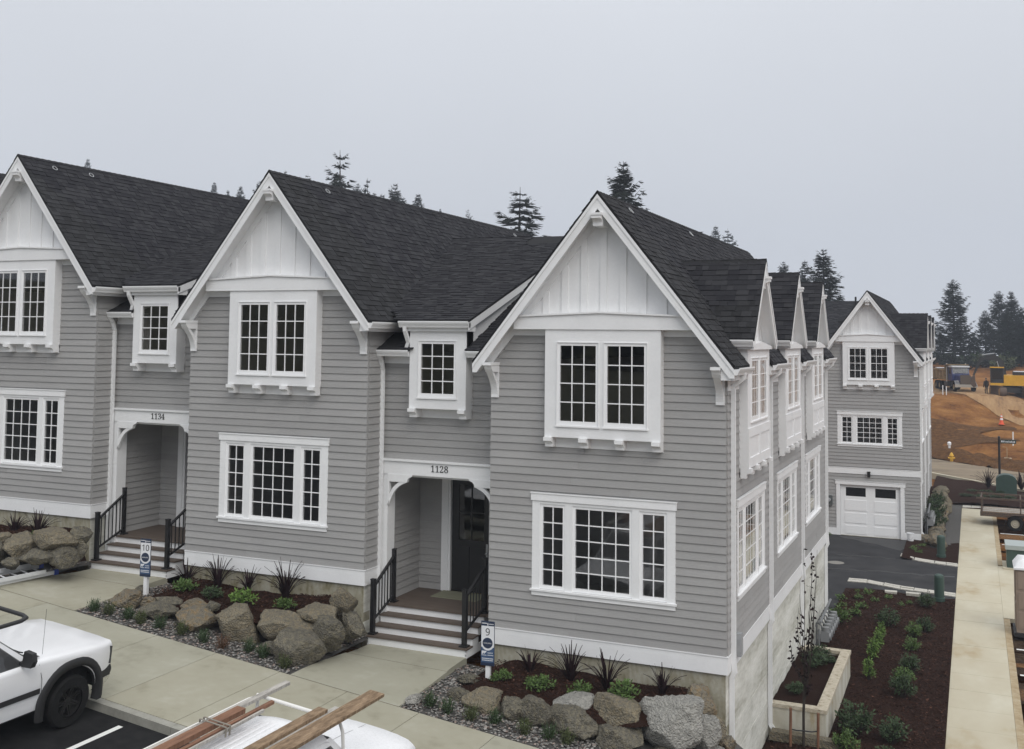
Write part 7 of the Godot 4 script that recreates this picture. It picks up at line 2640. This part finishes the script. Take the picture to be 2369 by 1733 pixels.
	obj("outlets", b, M("hydrant_yellow"), t)
	# traffic cone, stakes, pipes and a sheet on the site
	t = thing("traffic_cone", "orange traffic cone with white bands on the haul road", "cone", Vector3(6.6, land(6.6, -84.7) + 0.02, -84.7))
	b = MB.new()
	b.lathe([[0.26, 0.0], [0.26, 0.04], [0.19, 0.05], [0.035, 0.9], [0.0, 0.9]], Vector3.ZERO, Vector3.UP, 14)
	obj("cone", b, flat("cone_orange", lin(0.75, 0.1, 0.03), 0.5), t)
	b = MB.new()
	b.lathe([[0.132, 0.4], [0.1, 0.57]], Vector3.ZERO, Vector3.UP, 14)
	b.lathe([[0.08, 0.68], [0.06, 0.8]], Vector3.ZERO, Vector3.UP, 14)
	obj("bands", b, M("roof_white"), t)
	for q in [[7.2, -74.1, 1.1, "white survey stake standing in the dirt beside the pile"], [1.4, -98.7, 1.0, "taller white pipe marker near the dump truck rear wheels"], [1.75, -98.2, 0.9, "shorter white pipe marker near the dump truck rear wheels"]]:
		b = MB.new()
		b.tube([Vector3.ZERO, Vector3(0, q[2], 0)], 0.05, 7)
		one("marker_stake", q[3], "stake", b, M("roof_white"), T(q[0], land(q[0], q[1]), q[1]))
	t = thing("standpipe", "white capped standpipe with green foot in the dirt", "pipe", Vector3(2.5, land(2.5, -72.0), -72.0))
	b = MB.new()
	b.lathe([[0.09, 0.45], [0.09, 0.78], [0.15, 0.8], [0.15, 0.98], [0.08, 1.05], [0.0, 1.06]], Vector3.ZERO, Vector3.UP, 12)
	obj("pipe", b, M("roof_white"), t)
	b = MB.new()
	b.lathe([[0.095, 0.0], [0.095, 0.45]], Vector3.ZERO, Vector3.UP, 12)
	obj("foot", b, flat("foot_green", lin(0.25, 0.36, 0.2), 0.6), t)
	b = MB.new()
	b.prism(PackedVector2Array([Vector2(0.0, 0.0), Vector2(2.6, -0.25), Vector2(2.2, 0.2), Vector2(0.0, 0.75)]), Vector3(0.9, land(1.5, -68.6) + 0.06, -68.6), Vector3.RIGHT, Vector3(0, 0.15, 1).normalized(), Vector3(0, 0.03, 0))
	one("tarpaulin", "pale green sheet lying at the edge of the dirt site", "tarpaulin", b, flat("sheet_green", lin(0.3, 0.48, 0.34), 0.7))
	t = thing("pipe_stand", "thin bent pale pipe standing by the grass verge", "pipe", Vector3(6.6, land(6.6, -68.4), -68.4))
	b = MB.new()
	b.tube([Vector3(0, 0, 0), Vector3(0, 0.85, 0), Vector3(-0.3, 0.88, 0)], 0.025, 6)
	obj("pipe", b, M("kerb_tan"), t)
	b = MB.new()
	b.box(Vector3(-0.2, 0.0, -0.2), Vector3(0.3, 0.05, 0.2))
	obj("base", b, M("concrete_pale"), t)
	# spoil heap beyond the street
	b = MB.new()
	var r2 := []
	for i in 30:
		var row := []
		for j in 14:
			var u := i / 29.0
			var w := j / 13.0
			var xx := lerpf(0.4, 10.5, u)
			var zz := lerpf(-65.6, -71.0, w) + 1.12 * (xx - 3.6)
			row.append(Vector3(xx, -2.65 + 0.25 * w + (0.75 * sin(PI * w) * (0.6 + 0.4 * sin(u * 9.0)) + hills.get_noise_2d(xx * 40.0, zz * 40.0) * 0.35) * sin(PI * clampf(u * 1.1, 0.0, 1.0)) + 0.12, zz))
		r2.append(row)
	b.grid(r2, true)
	struct("spoil_heap", b, M("dirt_dark"))
	# haul road and dark bank drawn as real sheets on the hillside
	b = MB.new()
	r2 = []
	for i in 40:
		var row := []
		for j in 8:
			var u := i / 39.0
			var zz := lerpf(-78.0, -119.0, u)
			var c := lerpf(13.5, 1.5, smooth(0.0, 0.85, u))
			var xx := c + lerpf(-2.6, 5.0, j / 7.0)
			row.append(Vector3(xx, land(xx, zz) + 0.05 + 0.05 * sin(j * 2.2), zz))
		r2.append(row)
	b.grid(r2)
	struct("haul_road", b, M("dirt_track"))
	b = MB.new()
	r2 = []
	for i in 24:
		var row := []
		for j in 12:
			var zz := lerpf(-74.5, -84.0, i / 23.0)
			var xx := lerpf(-1.0, 6.3 + 1.5 * sin(i * 0.4), j / 11.0)
			row.append(Vector3(xx, land(xx, zz) + 0.04, zz))
		r2.append(row)
	b.grid(r2)
	struct("dirt_bank", b, M("dirt_dark"))


func person() -> void:
	var x := 5.6
	var z := -106.5
	var t := thing("person", "person in dark work clothes standing between truck and excavator", "person", Vector3(x, land(x, z) + 0.02, z), 0.5)
	var b := MB.new()
	# legs, torso, arms and head as one figure
	for s in [-1.0, 1.0]:
		b.tube([Vector3(s * 0.1, 0.0, -0.14), Vector3(s * 0.1, 0.05, 0.0), Vector3(s * 0.1, 0.48, -0.02), Vector3(s * 0.09, 0.9, 0.0), Vector3(s * 0.05, 1.0, 0.0)], [0.05, 0.06, 0.07, 0.1, 0.12], 9)
		b.tube([Vector3(s * 0.12, 1.42, 0.0), Vector3(s * 0.23, 1.36, 0.0), Vector3(s * 0.27, 1.1, 0.02), Vector3(s * 0.24, 0.86, -0.1), Vector3(s * 0.235, 0.76, -0.13)], [0.07, 0.07, 0.055, 0.045, 0.035], 8)
	b.tube([Vector3(0, 0.88, 0), Vector3(0, 1.02, 0), Vector3(0, 1.2, 0), Vector3(0, 1.38, 0.01), Vector3(0, 1.47, 0.01), Vector3(0, 1.53, 0)], [0.14, 0.17, 0.17, 0.19, 0.1, 0.06], 12)
	obj("body", b, flat("work_clothes", lin(0.025, 0.02, 0.02), 0.85), t)
	var h := MB.new()
	h.lathe([[0.05, -0.06], [0.07, 0.0], [0.095, 0.08], [0.1, 0.14], [0.08, 0.2], [0.0, 0.24]], Vector3(0, 1.53, -0.01), Vector3.UP, 12)
	h.box(Vector3(-0.015, 1.6, -0.13), Vector3(0.015, 1.64, -0.1))
	obj("head", h, flat("skin", lin(0.35, 0.22, 0.16), 0.6), t)
	var c := MB.new()
	c.lathe([[0.105, 0.0], [0.108, 0.05], [0.08, 0.11], [0.0, 0.13]], Vector3(0, 1.66, -0.01), Vector3.UP, 12)
	obj("hard_hat", c, flat("hat_dark", lin(0.1, 0.06, 0.05), 0.5), t)


func far_house() -> void:
	var o := {"w": 4.36, "half": 2.393, "ytip": 5.523, "ypk": 8.756, "zo": 0.4, "ybeam": 6.38, "depth": 14.0, "low": -2.7, "open": true, "side": true, "recess": false, "skirt": false, "wall0": -2.66, "side0": -2.34, "floor": -2.6, "twx": -2.165, "tww": 2.87, "tw0": 1.47, "tw1": 3.1, "boxx": -2.17, "boxw": 2.3, "box0": 4.36, "boxz": 0.2, "batten": 0.36, "ridge_bracket": 0.18,
		"dormers": [-2.3, -6.7, -11.1], "d_ridge": 7.75, "d_eave": 6.12, "d_half": 1.33, "spouts": [-0.3, -4.5, -8.9], "foot": -2.3, "singles": 240,
		"more_holes": [[[-3.69, -0.65, -2.7, -0.13], [-3.5, -0.84, -2.7, -0.29]], [[-4.36, 0.0, 0.2, 0.5], [0, 0, 0, 0]]]}
	var h := townhouse(Vector3(2.06, 0.0, -31.7), "grey gabled house with white garage door across the lane", o)
	var b := MB.new()
	b.box(Vector3(-4.36, 0.21, 0), Vector3(0.035, 0.48, 0.035))
	b.box(Vector3(-4.36, 0.48, 0), Vector3(0.045, 0.5, 0.045))
	obj("belt_board", b, M("white_paint"), h)
	b = MB.new()
	b.box(Vector3(-4.36, -2.66, 0), Vector3(-3.68, -2.34, 0.035))
	b.box(Vector3(-0.66, -2.66, 0), Vector3(0.03, -2.34, 0.035))
	obj("skirt_board", b, M("white_paint"), h)
	b = MB.new()
	b.box(Vector3(-3.68, -2.66, 0), Vector3(-3.5, -0.3, 0.045))
	b.box(Vector3(-0.84, -2.66, 0), Vector3(-0.66, -0.3, 0.045))
	b.box(Vector3(-3.72, -0.3, 0), Vector3(-0.62, -0.13, 0.055))
	b.box(Vector3(-3.74, -0.13, 0), Vector3(-0.6, -0.11, 0.07))
	obj("garage_trim", b, M("white_paint"), h)
	var gd := wall(h, T(0, 0, -0.08), "garage_door", M("vinyl"), -3.5, -0.84, -2.655, -0.3, -0.05, 0.0, [[-3.26, -2.37, -0.85, -0.44], [-1.95, -1.05, -0.85, -0.44]])
	for q in [[-3.3, -2.33], [-1.99, -1.01]]:
		for yy in [[-1.5, -1.02], [-2.08, -1.62], [-2.58, -2.2]]:
			var p := MB.new()
			p.box(Vector3(q[0], yy[0], -0.08), Vector3(q[1], yy[1], -0.062))
			obj("door_panel", p, M("vinyl"), gd)
	for x in [-2.815, -1.5]:
		obj("pane", unit_box, flat("dark_pane", lin(0.015, 0.015, 0.016), 0.08), gd, Transform3D(Basis.from_scale(Vector3(0.9, 0.42, 0.01)), Vector3(x, -0.645, -0.11)))
	b = MB.new()
	b.box(Vector3(-2.27, 0.1, 0.0), Vector3(-2.15, 0.32, 0.14))
	b.box(Vector3(-2.29, 0.32, 0.0), Vector3(-2.13, 0.35, 0.16))
	obj("wall_lamp", b, M("black_metal"), h)
	b = MB.new()
	b.box(Vector3(-4.15, -1.3, 0.02), Vector3(-3.85, -0.85, 0.16))
	var me := obj("electric_meter", b, flat("meter_box", lin(0.09, 0.1, 0.1), 0.5), h)
	b = MB.new()
	b.lathe([[0.0, 0.08], [0.08, 0.07], [0.09, 0.0]], Vector3(-4.0, -1.05, 0.16), Vector3.BACK, 14)
	b.tube([Vector3(-4.1, -1.3, 0.06), Vector3(-4.1, -2.6, 0.06)], 0.025, 6)
	obj("dial", b, M("meter_grey"), me)
	# the neighbour's lower cross roof behind, to the left
	var rf := obj("roof", MB.new().mesh(), M("shingle_1"), h)
	var d := MB.new()
	d.quad(Vector3(-9.0, 5.9, -0.4), Vector3(-3.6, 5.9, -0.4), Vector3(-2.4, 8.55, -7.2), Vector3(-9.0, 8.55, -7.2))
	d.quad(Vector3(-9.0, 8.55, -7.2), Vector3(-2.4, 8.55, -7.2), Vector3(-2.4, 5.9, -14.0), Vector3(-9.0, 5.9, -14.0))
	obj("roof_deck", d, M("shingle_0"), rf)
	var tabs := []
	lay(tabs, Vector3(-9.0, 5.9, -0.4), Vector3.RIGHT, Vector3(0, 2.65, -6.8).normalized(), 6.6, Vector2(2.65, 6.8).length(), func(p): return p.x < -2.18 - (8.756 - p.y) / 1.351 + 0.12)
	finish_roof(h, rf, tabs, 60)
	var vp := MB.new()
	vp.tube([Vector3(-3.35, 8.0, -6.4), Vector3(-3.35, 8.75, -6.4)], 0.05, 8)
	obj("vent_pipe", vp, M("black_plastic"), h)
	vp = MB.new()
	vp.box(Vector3(-4.0, 7.2, -4.3), Vector3(-3.75, 7.42, -4.0))
	obj("roof_vent", vp, M("black_plastic"), h)
	var wl := MB.new()
	wl.box(Vector3(-9.0, -2.66, -0.8), Vector3(-4.36, 5.95, -0.7))
	obj("wall", wl, M("siding"), h)
	siding(h, T(0, 0, -0.7), -9.0, -4.36, -2.34, 5.8, [], null, false)


func _ready() -> void:
	rng.seed = 20240611
	hills = noise(0.02, 4, 9)
	# camera
	var cam := Camera3D.new()
	cam.name = "camera"
	add_child(cam)
	cam.transform = Transform3D(Basis(Vector3(0.91670459, 0.01064627, -0.39942378), Vector3(0.01518666, 0.99799431, 0.06145502), Vector3(0.39927693, -0.06240202, 0.91470428)).orthonormalized(), CAM)
	cam.near = 0.1
	cam.far = 1500.0
	cam.projection = Camera3D.PROJECTION_FRUSTUM
	cam.size = 0.0708666
	cam.frustum_offset = Vector2(0.0, -0.009676)
	cam.current = true
	# sky: even low cloud, brighter towards the zenith as cloud is
	var env := Environment.new()
	env.background_mode = Environment.BG_SKY
	var w := 512
	var img := Image.create(w, w / 2, false, Image.FORMAT_RGBF)
	var cn := noise(1.6, 4, 31)
	for j in w / 2:
		var el := PI / 2 - PI * (j + 0.5) / (w / 2)
		for i in w:
			var az := TAU * (i + 0.5) / w
			var dir := Vector3(cos(el) * cos(az), sin(el), cos(el) * sin(az))
			var s := maxf(0.0, sin(el))
			var base := Color(0.64, 0.672, 0.73).lerp(Color(1.6, 1.62, 1.65), s * s)
			var n := 1.0 + 0.035 * cn.get_noise_3dv(dir * 1.3)
			img.set_pixel(i, j, Color(base.r * n, base.g * n, base.b * n))
	var sky := Sky.new()
	var pan := PanoramaSkyMaterial.new()
	pan.panorama = ImageTexture.create_from_image(img)
	sky.sky_material = pan
	env.sky = sky
	env.tonemap_mode = Environment.TONE_MAPPER_LINEAR
	env.tonemap_exposure = 1.0
	env.fog_enabled = true
	env.fog_density = 0.0007
	env.fog_light_color = Color(0.80, 0.83, 0.88)
	env.sdfgi_enabled = true
	env.ssao_enabled = true
	env.ssil_enabled = true
	var we := WorldEnvironment.new()
	we.name = "environment"
	we.environment = env
	add_child(we)
	var sun := DirectionalLight3D.new()
	sun.name = "sun"
	add_child(sun)
	sun.look_at_from_position(Vector3.ZERO, -Vector3(0.62, 0.8, 0.6), Vector3.UP)
	sun.light_energy = 0.46
	sun.light_color = Color(1.0, 0.985, 0.96)
	sun.light_angular_distance = 40.0
	sun.shadow_enabled = true
	make_materials()
	dull()
	make_shared()
	ground()
	site_front()
	site_right()
	print("site ", Time.get_ticks_msec())
	var base := {"w": 5.0, "half": 2.747, "ytip": 5.863, "ypk": 9.33, "zo": 0.4414, "ybeam": 6.555, "depth": 14.8, "open": true, "side": false, "recess": true, "low": -2.0, "twx": -2.51, "tww": 3.03, "tw0": 1.1, "tw1": 3.17, "boxx": -2.46, "boxw": 2.445, "box0": 4.36, "boxz": 0.25, "next_cross": 5.883}
	var o: Dictionary = base.duplicate()
	o.merge({"side": true, "low": -3.2, "dormers": [-2.4, -7.1, -11.75], "d_ridge": 8.1, "d_eave": 6.4, "d_half": 1.36, "spouts": [-0.32, -4.5, -9.45, -14.55], "foot": -2.35, "next_cross": -1.0, "anchors": [-1.2, -6.5]}, true)
	var h0 := townhouse(Vector3.ZERO, "grey end townhouse with gable, side dormers and number 1128", o)
	porch(h0, "1128")
	o = base.duplicate()
	o.merge({"anchors": [-1.7, -13.5]}, true)
	var h1 := townhouse(Vector3(-UNIT, STEP, 0), "grey gabled townhouse with number 1134 over its porch", o)
	porch(h1, "1134")
	o = base.duplicate()
	o.merge({"anchors": [-1.9, -0.6], "singles": 200, "recess": false}, true)
	townhouse(Vector3(-UNIT * 2, STEP * 2, 0), "grey gabled townhouse beside the ladder, uphill of number 1134", o)
	o = base.duplicate()
	o.merge({"open": false, "recess": false, "singles": 40}, true)
	townhouse(Vector3(-UNIT * 3, STEP * 3, 0), "highest townhouse of the row, only its dark roof showing", o)
	print("houses ", Time.get_ticks_msec())
	far_house()
	rocks()
	pebbles()
	chips()
	print("rocks ", Time.get_ticks_msec())
	white_pickup()
	ribbed_van()
	dump_truck()
	excavator()
	red_car()
	trailer()
	person()
	plants()
	trees()
	props()
	var mat_ := MB.new()
	mat_.box(Vector3(-7.28, 0.336, -2.38), Vector3(-6.1, 0.35, -1.7))
	one("doormat", "pale greenish doormat in front of the black door", "mat", mat_, flat("mat_green", lin(0.2, 0.2, 0.14), 0.95))
	print("done ", Time.get_ticks_msec())
